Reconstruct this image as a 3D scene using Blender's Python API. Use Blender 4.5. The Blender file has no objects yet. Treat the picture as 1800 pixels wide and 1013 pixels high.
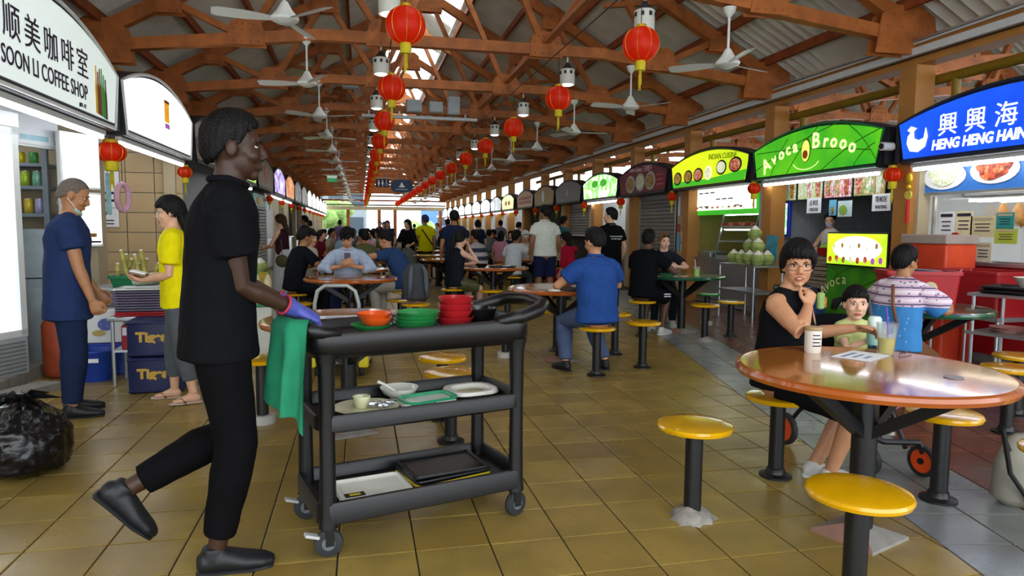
import bpy, math, random
from math import sin, cos, pi, radians as R, sqrt, atan2
from mathutils import Vector as V, Matrix, Euler
random.seed(7)
scene = bpy.context.scene
col = scene.collection

# ---------------------------------------------------------------- camera, sky, exposure
CAM_H = 1.401
CAM_F, CAM_PITCH, CAM_YAW, CAM_ROLL = 1196.2, .0866108, .2187878, .0085058
cam_data = bpy.data.cameras.new('camera')
cam_data.sensor_width = 36.0
cam_data.lens = CAM_F / 1800 * 36.0
cam_data.clip_start, cam_data.clip_end = .05, 400
cam = bpy.data.objects.new('camera', cam_data)
col.objects.link(cam)
cam.matrix_world = (Matrix.Translation((0, 0, CAM_H)) @ Matrix.Rotation(-CAM_YAW, 4, 'Z')
                    @ Matrix.Rotation(pi / 2 - CAM_PITCH, 4, 'X') @ Matrix.Rotation(CAM_ROLL, 4, 'Z'))
scene.camera = cam

world = bpy.data.worlds.new('overcast_sky')
scene.world = world
world.use_nodes = True
bg = world.node_tree.nodes['Background']
bg.inputs['Color'].default_value = (.90, .95, 1.0, 1)
bg.inputs['Strength'].default_value = 4.2

vs = scene.view_settings
vs.view_transform = 'Standard'
vs.look = 'None'
vs.gamma = 1.0
vs.use_curve_mapping = False
vs.exposure = 0.02

# ---------------------------------------------------------------- helpers: materials
MATS = {}
def rgb(h):
    """sRGB hex -> linear"""
    h = h.lstrip('#')
    c = [int(h[i:i + 2], 16) / 255 for i in (0, 2, 4)]
    return tuple(x / 12.92 if x <= .04045 else ((x + .055) / 1.055) ** 2.4 for x in c)

def mat(name, color, rough=.5, metal=0., emit=0., vary=.12, scale=9., bump=0., bscale=60., spec=.5,
        trans=0., alpha=1., coat=0., ior=1.45, color2=None, wave=None, sss=0.):
    """procedural principled material: colour broken up by noise, optional bump"""
    if name in MATS:
        return MATS[name]
    m = bpy.data.materials.new(name)
    m.use_nodes = True
    nt = m.node_tree
    N, L = nt.nodes, nt.links
    b = N['Principled BSDF']
    c = rgb(color) if isinstance(color, str) else color
    c2 = rgb(color2) if color2 else tuple(min(1, x * (1 - vary)) for x in c)
    tc = N.new('ShaderNodeTexCoord')
    if vary > 0 or color2:
        if wave:
            nz = N.new('ShaderNodeTexWave')
            nz.wave_type = 'BANDS'; nz.bands_direction = wave[0]
            nz.inputs['Scale'].default_value = wave[1]
            nz.inputs['Distortion'].default_value = wave[2]
        else:
            nz = N.new('ShaderNodeTexNoise')
            nz.inputs['Scale'].default_value = scale
            nz.inputs['Detail'].default_value = 4
        L.new(tc.outputs['Object'], nz.inputs['Vector'])
        mx = N.new('ShaderNodeMix'); mx.data_type = 'RGBA'
        L.new(nz.outputs[1 if wave else 0], mx.inputs['Factor'])
        if not wave:
            rp = N.new('ShaderNodeMapRange')
            rp.inputs['From Min'].default_value = .35; rp.inputs['From Max'].default_value = .65
            L.new(nz.outputs[0], rp.inputs['Value']); L.new(rp.outputs[0], mx.inputs['Factor'])
        mx.inputs['A'].default_value = (*c, 1); mx.inputs['B'].default_value = (*c2, 1)
        L.new(mx.outputs['Result'], b.inputs['Base Color'])
        if emit > 0:
            L.new(mx.outputs['Result'], b.inputs['Emission Color'])
    else:
        b.inputs['Base Color'].default_value = (*c, 1)
        b.inputs['Emission Color'].default_value = (*c, 1)
    b.inputs['Roughness'].default_value = rough
    b.inputs['Metallic'].default_value = metal
    b.inputs['Specular IOR Level'].default_value = spec
    b.inputs['IOR'].default_value = ior
    b.inputs['Emission Strength'].default_value = emit
    b.inputs['Transmission Weight'].default_value = trans
    b.inputs['Alpha'].default_value = alpha
    b.inputs['Coat Weight'].default_value = coat
    b.inputs['Coat Roughness'].default_value = .08
    if sss:
        b.inputs['Subsurface Weight'].default_value = sss
        b.inputs['Subsurface Radius'].default_value = (.012, .004, .002)
    if bump > 0:
        n2 = N.new('ShaderNodeTexNoise'); n2.inputs['Scale'].default_value = bscale; n2.inputs['Detail'].default_value = 3
        L.new(tc.outputs['Object'], n2.inputs['Vector'])
        bp = N.new('ShaderNodeBump'); bp.inputs['Strength'].default_value = bump; bp.inputs['Distance'].default_value = .01
        L.new(n2.outputs[0], bp.inputs['Height']); L.new(bp.outputs[0], b.inputs['Normal'])
    MATS[name] = m
    return m

def ramp_mat(name, stops, scale=14., emit=0., rough=.5, kind='noise', stretch=(1, 1, 1), bump=0.):
    """several colours laid out by a noise/voronoi field: food pictures, prints, patterned cloth"""
    if name in MATS:
        return MATS[name]
    m = bpy.data.materials.new(name); m.use_nodes = True
    nt = m.node_tree; N, L = nt.nodes, nt.links
    b = N['Principled BSDF']
    tc = N.new('ShaderNodeTexCoord'); mp = N.new('ShaderNodeMapping')
    mp.inputs['Scale'].default_value = stretch
    L.new(tc.outputs['Object'], mp.inputs['Vector'])
    if kind == 'voronoi':
        nz = N.new('ShaderNodeTexVoronoi'); out = nz.outputs['Color']
    else:
        nz = N.new('ShaderNodeTexNoise'); nz.inputs['Detail'].default_value = 3; out = nz.outputs[0]
    nz.inputs['Scale'].default_value = scale
    L.new(mp.outputs[0], nz.inputs['Vector'])
    cr = N.new('ShaderNodeValToRGB')
    cr.color_ramp.interpolation = 'LINEAR' if kind != 'voronoi' else 'CONSTANT'
    els = cr.color_ramp.elements
    while len(els) < len(stops):
        els.new(.5)
    lo, hi = (.3, .7) if kind != 'voronoi' else (0., 1.)
    for i, s in enumerate(stops):
        els[i].position = lo + (hi - lo) * i / max(1, len(stops) - (0 if kind == 'voronoi' else 1))
        els[i].color = (*rgb(s), 1)
    L.new(out, cr.inputs[0])
    L.new(cr.outputs[0], b.inputs['Base Color'])
    b.inputs['Roughness'].default_value = rough
    if emit:
        L.new(cr.outputs[0], b.inputs['Emission Color']); b.inputs['Emission Strength'].default_value = emit
    if bump:
        bp = N.new('ShaderNodeBump'); bp.inputs['Strength'].default_value = bump; bp.inputs['Distance'].default_value = .02
        L.new(out, bp.inputs['Height']); L.new(bp.outputs[0], b.inputs['Normal'])
    MATS[name] = m
    return m

def band_mat(name, bands, rough=.7, emit=0., axis=2, zoom=1.):
    """flat colours in bands along one object axis: [(start, hex), ...]"""
    if name in MATS:
        return MATS[name]
    m = bpy.data.materials.new(name); m.use_nodes = True
    nt = m.node_tree; N, L = nt.nodes, nt.links
    b = N['Principled BSDF']
    tc = N.new('ShaderNodeTexCoord'); sp = N.new('ShaderNodeSeparateXYZ')
    L.new(tc.outputs['Object'], sp.inputs[0])
    mr = N.new('ShaderNodeMapRange')
    lo, hi = bands[0][0], bands[-1][0] + .0001
    mr.inputs['From Min'].default_value = lo; mr.inputs['From Max'].default_value = hi
    L.new(sp.outputs[axis], mr.inputs[0])
    cr = N.new('ShaderNodeValToRGB'); cr.color_ramp.interpolation = 'CONSTANT'
    els = cr.color_ramp.elements
    while len(els) < len(bands):
        els.new(.5)
    for i, (p, h) in enumerate(bands):
        els[i].position = (p - lo) / (hi - lo); els[i].color = (*rgb(h), 1)
    L.new(mr.outputs[0], cr.inputs[0]); L.new(cr.outputs[0], b.inputs['Base Color'])
    if emit:
        L.new(cr.outputs[0], b.inputs['Emission Color']); b.inputs['Emission Strength'].default_value = emit
    b.inputs['Roughness'].default_value = rough
    MATS[name] = m
    return m

# ---------------------------------------------------------------- helpers: meshes
class MB:
    """collects vertices and faces of one mesh"""
    def __init__(s):
        s.v, s.f = [], []
    def add(s, vs, fs):
        k = len(s.v)
        s.v += [tuple(p) for p in vs]
        s.f += [tuple(i + k for i in f) for f in fs]
        return s
    def box(s, c, d, rz=0., M=None):
        x, y, z = d[0] / 2, d[1] / 2, d[2] / 2
        ps = [V((i, j, k)) for k in (-z, z) for j in (-y, y) for i in (-x, x)]
        m = M or Matrix.Rotation(rz, 3, 'Z')
        return s.add([m @ p + V(c) for p in ps],
                     [(0, 2, 3, 1), (4, 5, 7, 6), (0, 1, 5, 4), (2, 6, 7, 3), (0, 4, 6, 2), (1, 3, 7, 5)])
    def rbox(s, c, d, r=.02, n=3, rz=0.):
        """box with rounded vertical edges and a small chamfer top and bottom"""
        x, y, z = d[0] / 2, d[1] / 2, d[2] / 2
        ring = []
        for qx, qy, a0 in ((1, 1, 0), (-1, 1, pi / 2), (-1, -1, pi), (1, -1, 3 * pi / 2)):
            for i in range(n + 1):
                a = a0 + pi / 2 * i / n
                ring.append((qx * (x - r), qy * (y - r), cos(a), sin(a)))
        e = min(r * .5, z * .6)
        rings = [(-z, r - e), (-z + e, r), (z - e, r), (z, r - e)]
        m = Matrix.Rotation(rz, 3, 'Z')
        vs = [m @ V((a + rr * ca, b + rr * sa, zz)) + V(c) for zz, rr in rings for a, b, ca, sa in ring]
        k = len(ring)
        fs = [tuple(range(k - 1, -1, -1)), tuple(range(3 * k, 4 * k))]
        for t in range(3):
            for i in range(k):
                j = (i + 1) % k
                fs.append((t * k + i, t * k + j, (t + 1) * k + j, (t + 1) * k + i))
        return s.add(vs, fs)
    def bar(s, a, b, w, h, up=(0, 0, 1)):
        """rectangular bar from a to b: w wide, h along up"""
        a, b = V(a), V(b)
        t = (b - a).normalized()
        side = t.cross(V(up))
        side = side.normalized() if side.length > 1e-6 else V((1, 0, 0))
        u = side.cross(t).normalized()
        ps = [p + side * i * w / 2 + u * j * h / 2 for p in (a, b) for i, j in ((-1, -1), (1, -1), (1, 1), (-1, 1))]
        return s.add(ps, [(3, 2, 1, 0), (4, 5, 6, 7), (0, 1, 5, 4), (1, 2, 6, 5), (2, 3, 7, 6), (3, 0, 4, 7)])
    def cyl(s, a, b, r0, r1=None, n=16, caps=True):
        r1 = r0 if r1 is None else r1
        a, b = V(a), V(b)
        t = (b - a).normalized()
        ref = V((0, 0, 1)) if abs(t.z) < .9 else V((1, 0, 0))
        u = t.cross(ref).normalized(); w = t.cross(u)
        vs = [p + (u * cos(2 * pi * i / n) + w * sin(2 * pi * i / n)) * r for p, r in ((a, r0), (b, r1)) for i in range(n)]
        fs = [(i, (i + 1) % n, n + (i + 1) % n, n + i) for i in range(n)]
        if caps:
            fs += [tuple(range(n - 1, -1, -1)), tuple(range(n, 2 * n))]
        return s.add(vs, fs)
    def lathe(s, prof, c=(0, 0, 0), n=24, sx=1., sy=1., caps=True):
        """profile [(r, z)...] turned about the vertical through c"""
        k = len(prof)
        vs = [(c[0] + r * cos(2 * pi * i / n) * sx, c[1] + r * sin(2 * pi * i / n) * sy, c[2] + z) for r, z in prof for i in range(n)]
        fs = [(t * n + i, t * n + (i + 1) % n, (t + 1) * n + (i + 1) % n, (t + 1) * n + i) for t in range(k - 1) for i in range(n)]
        if caps:
            fs += [tuple(range(n - 1, -1, -1)), tuple(range((k - 1) * n, k * n))]
        return s.add(vs, fs)
    def ball(s, c, r, nu=14, nv=9, M=None):
        r = (r, r, r) if isinstance(r, (int, float)) else r
        m = M or Matrix.Identity(3)
        vs = [m @ V((0, 0, -r[2])) + V(c)]
        for j in range(1, nv):
            a = -pi / 2 + pi * j / nv
            for i in range(nu):
                b = 2 * pi * i / nu
                vs.append(m @ V((r[0] * cos(a) * cos(b), r[1] * cos(a) * sin(b), r[2] * sin(a))) + V(c))
        vs.append(m @ V((0, 0, r[2])) + V(c))
        fs = [(0, 1 + (i + 1) % nu, 1 + i) for i in range(nu)]
        for j in range(nv - 2):
            o = 1 + j * nu
            fs += [(o + i, o + (i + 1) % nu, o + nu + (i + 1) % nu, o + nu + i) for i in range(nu)]
        o = 1 + (nv - 2) * nu; top = len(vs) - 1
        fs += [(o + i, o + (i + 1) % nu, top) for i in range(nu)]
        return s.add(vs, fs)
    def tube(s, pts, r, n=8, closed=False, ref=None):
        """round tube along points; r scalar or list"""
        pts = [V(p) for p in pts]
        k = len(pts)
        rs = r if isinstance(r, (list, tuple)) else [r] * k
        vs = []
        prev = None
        for i, p in enumerate(pts):
            a = pts[(i - 1) % k] if (closed or i > 0) else p
            b = pts[(i + 1) % k] if (closed or i < k - 1) else p
            t = (b - a).normalized()
            if prev is None:
                q = V(ref) if ref else (V((0, 0, 1)) if abs(t.z) < .9 else V((1, 0, 0)))
            else:
                q = prev
            u = (q - t * q.dot(t)); u = u.normalized() if u.length > 1e-6 else t.orthogonal().normalized()
            prev = u
            w = t.cross(u)
            vs += [p + (u * cos(2 * pi * j / n) + w * sin(2 * pi * j / n)) * rs[i] for j in range(n)]
        m = k if closed else k - 1
        fs = [(i * n + j, i * n + (j + 1) % n, ((i + 1) % k) * n + (j + 1) % n, ((i + 1) % k) * n + j) for i in range(m) for j in range(n)]
        if not closed:
            fs += [tuple(range(n - 1, -1, -1)), tuple(range((k - 1) * n, k * n))]
        return s.add(vs, fs)
    def prism(s, poly, y0, y1):
        """polygon in local x,z pushed from y0 to y1"""
        k = len(poly)
        vs = [(x, y0, z) for x, z in poly] + [(x, y1, z) for x, z in poly]
        fs = [tuple(range(k)), tuple(range(2 * k - 1, k - 1, -1))]
        fs += [((i + 1) % k, i, k + i, k + (i + 1) % k) for i in range(k)]
        return s.add(vs, fs)
    def slab(s, poly, z0, z1):
        """polygon in x,y raised from z0 to z1"""
        k = len(poly)
        vs = [(x, y, z0) for x, y in poly] + [(x, y, z1) for x, y in poly]
        fs = [tuple(range(k - 1, -1, -1)), tuple(range(k, 2 * k))]
        fs += [(i, (i + 1) % k, k + (i + 1) % k, k + i) for i in range(k)]
        return s.add(vs, fs)
    def grid(s, fn, nu, nv, closed=False):
        vs = [fn(i / nu, j / nv) for j in range(nv + 1) for i in range(nu + (0 if closed else 1))]
        w = nu + (0 if closed else 1)
        fs = [(j * w + i, j * w + (i + 1) % w, (j + 1) * w + (i + 1) % w, (j + 1) * w + i) for j in range(nv) for i in range(nu)]
        return s.add(vs, fs)
    def mesh(s, name, smooth=None):
        me = bpy.data.meshes.new(name)
        me.from_pydata([tuple(p) for p in s.v], [], s.f)
        if smooth is not None:
            me.polygons.foreach_set('use_smooth', [True] * len(me.polygons))
            if smooth < 180:
                me.set_sharp_from_angle(angle=R(smooth))
        me.update()
        return me

def link(name, me, m=None, parent=None, loc=(0, 0, 0), rz=0.):
    o = bpy.data.objects.new(name, me)
    col.objects.link(o)
    if m is not None and me is not None:
        if len(me.materials) == 0:
            me.materials.append(m)
        elif me.materials[0] != m:
            o.material_slots[0].link = 'OBJECT'; o.material_slots[0].material = m
    o.location = loc
    o.rotation_euler = (0, 0, rz)
    if parent is not None:
        o.parent = parent
    return o

def part(name, mb, m, parent=None, smooth=40, loc=(0, 0, 0), rz=0.):
    return link(name, mb.mesh(name, smooth), m, parent, loc, rz)

def tag(o, label=None, cat=None, group=None, kind=None):
    if label: o['label'] = label
    if cat: o['category'] = cat
    if group: o['group'] = group
    if kind: o['kind'] = kind
    return o

def thing(name, label, cat, loc=(0, 0, 0), rz=0., group=None, kind=None):
    o = bpy.data.objects.new(name, None)
    o.empty_display_size = .1
    col.objects.link(o)
    o.location = loc
    o.rotation_euler = (0, 0, rz)
    return tag(o, label, cat, group, kind)

KIDS = {}
def dup(root, loc, rz=0., label=None, group=None, scale=None):
    """a copy of a thing with copies of its parts and sub-parts"""
    r = root.copy(); col.objects.link(r)
    r.location = loc; r.rotation_euler = (0, 0, rz)
    if scale: r.scale = scale
    if label: r['label'] = label
    if group: r['group'] = group
    key = root.name
    if key not in KIDS:
        KIDS[key] = [(c, list(c.children)) for c in root.children]
    for c, gs in KIDS[key]:
        cc = c.copy(); col.objects.link(cc); cc.parent = r
        for g in gs:
            d = g.copy(); col.objects.link(d); d.parent = cc
    return r

WORK = bpy.data.scenes.new('work')          # scratch scene in which modifiers and lettering are turned into meshes
def bake(o):
    WORK.collection.objects.link(o)
    vl = WORK.view_layers[0]
    vl.update()
    me = bpy.data.meshes.new_from_object(o.evaluated_get(vl.depsgraph))
    bpy.data.objects.remove(o)
    return me

def text_mesh(body, size, width=None, depth=.004, bold=0., align='CENTER', space=1., shear=0.):
    """lettering as a mesh standing in local x,z, read from -y"""
    c = bpy.data.curves.new('lettering', 'FONT')
    c.body = body; c.size = size; c.extrude = depth / 2; c.align_x = align; c.offset = bold
    c.space_character = space; c.shear = shear; c.resolution_u = 3
    me = bake(bpy.data.objects.new('lettering', c))
    bpy.data.curves.remove(c)
    xs = [v.co.x for v in me.vertices] or [0]
    k = width / max(1e-6, max(xs) - min(xs)) if width else 1.
    for v in me.vertices:
        x, y, z = v.co
        v.co = (x * k, -z, y)
    me.materials.clear()
    return me

def lettering(body, size, m, parent, x, z, y, **kw):
    rot = kw.pop('rot', 0.)
    me = text_mesh(body, size, **kw)
    o = link('lettering', me, m, parent)
    o.location = (x, y, z)
    o.rotation_euler = (0, rot, 0)
    return o

def circle(cx, cz, rx, rz, n=24, a0=0., a1=2 * pi):
    return [(cx + rx * cos(a0 + (a1 - a0) * i / n), cz + rz * sin(a0 + (a1 - a0) * i / n)) for i in range(n)]

def proj(p):
    """where a world point falls in the 1800x1013 frame (used only to sort floor tiles by size in view)"""
    q = cam.matrix_world.inverted() @ V(p)
    if q.z > -.1:
        return None
    return 900 + CAM_F * q.x / -q.z, 506.5 - CAM_F * q.y / -q.z

# ================================================================ PEOPLE: builder
def ik(a, b, l1, l2, pole):
    """middle joint between a and b for two bones, bent towards pole; returns (joint, reached end)"""
    a, b = V(a), V(b)
    d = b - a
    L = min(d.length, (l1 + l2) * .998)
    L = max(L, abs(l1 - l2) + .01)
    d = d.normalized()
    x = (l1 * l1 - l2 * l2 + L * L) / (2 * L)
    h = sqrt(max(0, l1 * l1 - x * x))
    p = V(pole); p = p - d * p.dot(d)
    p = p.normalized() if p.length > 1e-5 else d.orthogonal().normalized()
    return a + d * x + p * h, a + d * L

def chain(mb, rings, side=(1, 0, 0), n=14, cap=.55):
    """closed round-ended solid through rings [(point, rx, ry)], rx along side"""
    P = [V(r[0]) for r in rings]
    k = len(P)
    out = []
    for i in range(k):
        t = (P[min(i + 1, k - 1)] - P[max(i - 1, 0)]).normalized()
        a = V(side) - t * V(side).dot(t)
        a = a.normalized() if a.length > 1e-5 else t.orthogonal().normalized()
        b = t.cross(a)
        rx, ry = rings[i][1], rings[i][2] if len(rings[i]) > 2 else rings[i][1]
        if i == 0 and cap:
            m = min(rx, ry)
            out.append((P[0] - t * m * cap, a, b, rx * .55, ry * .55))
        out.append((P[i], a, b, rx, ry))
        if i == k - 1 and cap:
            m = min(rx, ry)
            out.append((P[i] + t * m * cap, a, b, rx * .55, ry * .55))
    vs = []
    for p, a, b, rx, ry in out:
        vs += [p + a * rx * cos(2 * pi * j / n) + b * ry * sin(2 * pi * j / n) for j in range(n)]
    fs = [(i * n + j, i * n + (j + 1) % n, (i + 1) * n + (j + 1) % n, (i + 1) * n + j) for i in range(len(out) - 1) for j in range(n)]
    fs += [tuple(range(n - 1, -1, -1)), tuple(range((len(out) - 1) * n, len(out) * n))]
    return mb.add(vs, fs)

_tex = {}
def fuse(mb, name, voxel, iters=4, wrinkle=0., wscale=.09):
    """one continuous surface from overlapping solids"""
    me = mb.mesh(name)
    o = bpy.data.objects.new(name, me)
    r = o.modifiers.new('r', 'REMESH'); r.mode = 'VOXEL'; r.voxel_size = voxel; r.adaptivity = 0
    if iters:
        s = o.modifiers.new('s', 'SMOOTH'); s.factor = .5; s.iterations = iters
    if wrinkle:
        if wscale not in _tex:
            t = bpy.data.textures.new('folds', 'CLOUDS'); t.noise_scale = wscale; t.noise_depth = 1; _tex[wscale] = t
        d = o.modifiers.new('d', 'DISPLACE'); d.texture = _tex[wscale]; d.strength = wrinkle; d.mid_level = .5
        d.texture_coords = 'LOCAL'
        s = o.modifiers.new('s2', 'SMOOTH'); s.factor = .5; s.iterations = 2
    out = bake(o)
    out.name = name
    out.polygons.foreach_set('use_smooth', [True] * len(out.polygons))
    bpy.data.meshes.remove(me)
    return out

def hand(mb, w, d, n, right, curl, s=1., spread=0., thumb=0.4, fat=1.):
    d = V(d).normalized(); n = V(n); n = (n - d * n.dot(d)).normalized()
    t = d.cross(n) if right else -d.cross(n)
    w = V(w)
    chain(mb, [(w - d * .02 * s, .026 * s * fat, .020 * s * fat), (w + d * .015 * s, .029 * s * fat, .019 * s * fat), (w + d * .05 * s, .040 * s * fat, .017 * s * fat), (w + d * .088 * s, .041 * s * fat, .0135 * s * fat)], t, 12)
    cs = curl if isinstance(curl, (list, tuple)) else [curl] * 4
    for o, L, c, q in zip((.030, .0105, -.0095, -.028), (.074, .082, .076, .060), cs, (1.5, .4, -.5, -1.5)):
        p = w + d * .084 * s + t * o * s
        th = 0.
        pts = [(p - d * .02 * s, .0105 * s * fat)]
        dd = (d + t * spread * q).normalized()
        for k, fr in enumerate((.44, .31, .25)):
            th += R(c) * (.8, 1.0, .8)[k]
            p = p + (dd * cos(th) + n * sin(th)) * L * fr * s
            pts.append((p, (.0100, .0092, .0080)[k] * s * fat))
        chain(mb, pts, t, 8, .9)
    b = w + d * .022 * s + t * .026 * s
    c0 = sum(cs) / 4
    k1 = b + (d * .62 + t * (.75 - thumb * .3) + n * (.2 + thumb * .55)).normalized() * .042 * s
    k2 = k1 + (d * .85 + t * (.3 - thumb * .5) + n * (.15 + thumb * .45)).normalized() * .034 * s
    k3 = k2 + (d * .95 + t * (.1 - thumb * .6) + n * (.1 + thumb * .3)).normalized() * .026 * s
    chain(mb, [(b - d * .01 * s - t * .012 * s, .015 * s), (k1, .0125 * s * fat), (k2, .0105 * s * fat), (k3, .0085 * s * fat)], n, 8, .9)

SKINS = {}
def skin_mat(c):
    if c not in SKINS:
        SKINS[c] = mat('skin_' + c.strip('#'), c, .5, vary=.10, scale=24, sss=.12, bump=.04, bscale=220)
    return SKINS[c]
def cloth(c, rough=.85, v=.12):
    return mat('cloth_' + c.strip('#'), c, rough, vary=v, scale=18, bump=.18, bscale=130, spec=.08)
M_EYEW = mat('eye_white', '#cfc8be', .25, vary=0)
M_IRIS = mat('iris_dark', '#1c120c', .15, vary=0)

HAIRLINES = {
    'short': [(0, 38), (35, 32), (56, 18), (72, -8), (84, -16), (92, -10), (104, -22), (125, -52), (180, -64)],
    'crop': [(0, 42), (40, 34), (60, 20), (74, -4), (84, -12), (92, -6), (106, -26), (130, -50), (180, -58)],
    'fringe': [(0, 17), (40, 16), (58, 8), (74, -22), (90, -34), (120, -46), (180, -54)],
    'long': [(0, 34), (30, 26), (50, 8), (66, -22), (85, -40), (120, -52), (180, -58)],
    'child': [(0, 20), (40, 18), (60, 10), (75, -8), (88, -14), (110, -26), (150, -40), (180, -44)],
}
def hair_cap(mb, kind, th=.17, wob=.03, top=.06, seed=0):
    edge = .10 if kind in ('short', 'crop') else .45
    line = HAIRLINES[kind]
    def e0(a):
        a = abs(((a + 180) % 360) - 180)
        for (a0, v0), (a1, v1) in zip(line, line[1:]):
            if a0 <= a <= a1:
                return v0 + (v1 - v0) * (a - a0) / (a1 - a0)
        return line[-1][1]
    nu, nv = 84, 12
    rows = []
    for j in range(-1, nv + 1):
        row = []
        for i in range(nu):
            a = 360 * i / nu
            lo = e0(a) + 3.5 * sin(i * 2.1 + seed) * sin(i * .7 + seed) * (1 if kind != 'short' else .7)
            f = max(0, j) / nv
            el = R(lo + (90 - lo) * f)
            k = 1 + (th * min(1, edge + 2.6 * f) + top * sin(max(0, el)) + wob * (sin(i * 1.9 + j * .5 + seed) + .7 * sin(i * .83 + j * 1.1 + seed * 2)) * (1.05 - f)) if j >= 0 else .9
            az = R(a)
            ch = cos(el) if el > 0 else cos(el * .55)
            row.append((sin(az) * ch * .073 * k, -.012 + cos(az) * ch * .094 * k, .02 + sin(el) * .095 * k))
        rows.append(row)
    vs = [p for r in rows for p in r]
    mb.add(vs, [(j * nu + i, (j + 1) * nu + i, (j + 1) * nu + (i + 1) % nu, j * nu + (i + 1) % nu) for j in range(nv + 1) for i in range(nu)])

def solve(p):
    """joints of a pose; local frame faces +y, +x is the person's right"""
    s = p['h'] / 1.70
    fem = p.get('fem', 0)
    J = {'s': s}
    def fr(a):
        a = R(a); return V((cos(a), sin(a), 0)), V((-sin(a), cos(a), 0))
    rp, fp = fr(p.get('pyaw', 0))
    rs, fs = fr(p.get('pyaw', 0) + p.get('twist', 0))
    lean, side = p.get('lean', 0), p.get('side', 0)
    up = lambda k: (V((0, 0, 1)) * cos(R(lean * k)) + fs * sin(R(lean * k)) + rs * sin(R(side * k))).normalized()
    J['hip'] = V(p['pel'])
    u0, u1, u2 = up(p.get('k0', .35)), up(.9), up(1.15)
    J['u0'], J['u1'], J['u2'] = u0, u1, u2
    J['waist'] = J['hip'] + u0 * .16 * s
    J['chest'] = J['waist'] + u1 * .19 * s
    J['sh'] = J['chest'] + u2 * .135 * s
    J['neck'] = J['sh'] + u2 * .05 * s
    J['rp'], J['fp'], J['rs'], J['fs'] = rp, fp, rs, fs
    hy, hp = p.get('head', (0, 0))[:2]
    hr_, hf = fr(p.get('pyaw', 0) + hy)
    nd = (V((0, 0, 1)) + fs * (.18 + p.get('neckf', 0)) + u2 * .6).normalized()
    J['headc'] = J['neck'] + nd * .135 * s * p.get('headk', 1.) ** .5
    J['hm'] = Matrix.Rotation(R(p.get('pyaw', 0) + hy), 3, 'Z') @ Matrix.Rotation(-R(hp), 3, 'X') @ Matrix.Rotation(R(p.get('hroll', 0)), 3, 'Y')
    sw = (.168 if not fem else .150) * s * p.get('shw', 1.)
    hw = (.088 if not fem else .092) * s
    la, lf, lt, ls = .285 * s, .25 * s, .425 * s, .405 * s
    for sd, nm in ((1, 'R'), (-1, 'L')):
        sh = J['sh'] + rs * sd * sw - u2 * .048 * s + fs * p.get('shf', 0)
        J['sh' + nm] = sh
        tgt = p.get('hand' + nm, tuple(sh + rs * sd * .07 - V((0, 0, 1)) * .5 * s + fs * .06))
        J['el' + nm], J['wr' + nm] = ik(sh, tgt, la, lf, p.get('pole' + nm, tuple(-fs * .8 + rs * sd * .5)))
        hp_ = J['hip'] + rp * sd * hw - u0 * .02
        J['hp' + nm] = hp_
        ft = p.get('foot' + nm, tuple(V((hp_.x, hp_.y, .085 * s)) + rp * sd * .02))
        J['kn' + nm], J['an' + nm] = ik(hp_, ft, lt, ls, p.get('knee' + nm, tuple(fp + rp * sd * .1)))
    return J

def torso(J, p, e=0., lo=-.07, hi=1., flare=0., boxy=None):
    s, f, fem = J['s'], p.get('fat', 1.), p.get('fem', 0)
    hw, ww, cw = (.165, .138, .165) if not fem else (.170, .125, .148)
    lw = .86
    if boxy is not None:
        ww = ww + (max(hw, cw) - ww) * boxy; lw = 1.02
    rings = []
    h, w, c, sh = J['hip'], J['waist'], J['chest'], J['sh']
    u0 = J['u0']
    rp, rs = J['rp'], J['rs']
    if lo < -.01:
        rings.append((h + u0 * lo * s, (hw * lw + flare) * s * f + e, ((.098 if boxy is None else .118) + flare * .7) * s * f + e))
    rings.append((h + u0 * .0, (hw + flare * .5) * s * f + e, (.112 + flare * .3) * s * f + e))
    rings.append((h + u0 * .09 * s, hw * .95 * s * f + e, .110 * s * f + e))
    rings.append((w, ww * s * f + e, (.100 if boxy is None else .108) * s * f + e))
    rings.append((w + (c - w) * .55, (ww + cw) / 2 * s * f + e, .106 * s * f + e))
    rings.append((c, cw * s * f + e, .112 * s * f + e))
    rings.append((c + (sh - c) * .6, cw * 1.0 * s * f + e, .098 * s * f + e))
    if hi >= 1:
        rings.append((sh, .125 * s + e, .075 * s + e))
        rings.append((J['neck'] - J['u2'] * (.012 * s if boxy is not None else 0), .062 * s + e * .5, .060 * s + e * .5))
    return rings

def limb(J, p, nm, kind, e=0., upto=1.):
    s, f = J['s'], p.get('fat', 1.) ** .6
    if kind == 'arm':
        a, b, c = J['sh' + nm], J['el' + nm], J['wr' + nm]
        k = p.get('arm', 1.) * (.92 if p.get('fem') else 1.) * f
        st = [(0, .053), (.25, .049), (.6, .043), (1, .037), (1.25, .038), (1.6, .031), (2, .024)]
    else:
        a, b, c = J['hp' + nm], J['kn' + nm], J['an' + nm]
        k = f * p.get('leg', 1.)
        st = [(0, .088), (.3, .082), (.7, .064), (1, .053), (1.3, .054), (1.65, .042), (2, .034)]
    out = []
    for t, r in st:
        if t > upto * 2 + 1e-6:
            break
        q = a + (b - a) * t if t <= 1 else b + (c - b) * (t - 1)
        out.append((q, r * s * k + e, r * s * k + e))
    t = upto * 2
    if not any(abs(t - x[0]) < 1e-6 for x in st):
        q = a + (b - a) * t if t <= 1 else b + (c - b) * (t - 1)
        r = st[0][1]
        for (t0, r0), (t1, r1) in zip(st, st[1:]):
            if t0 <= t <= t1: r = r0 + (r1 - r0) * (t - t0) / (t1 - t0)
        out.append((q, r * s * k + e, r * s * k + e))
    return out

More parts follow.
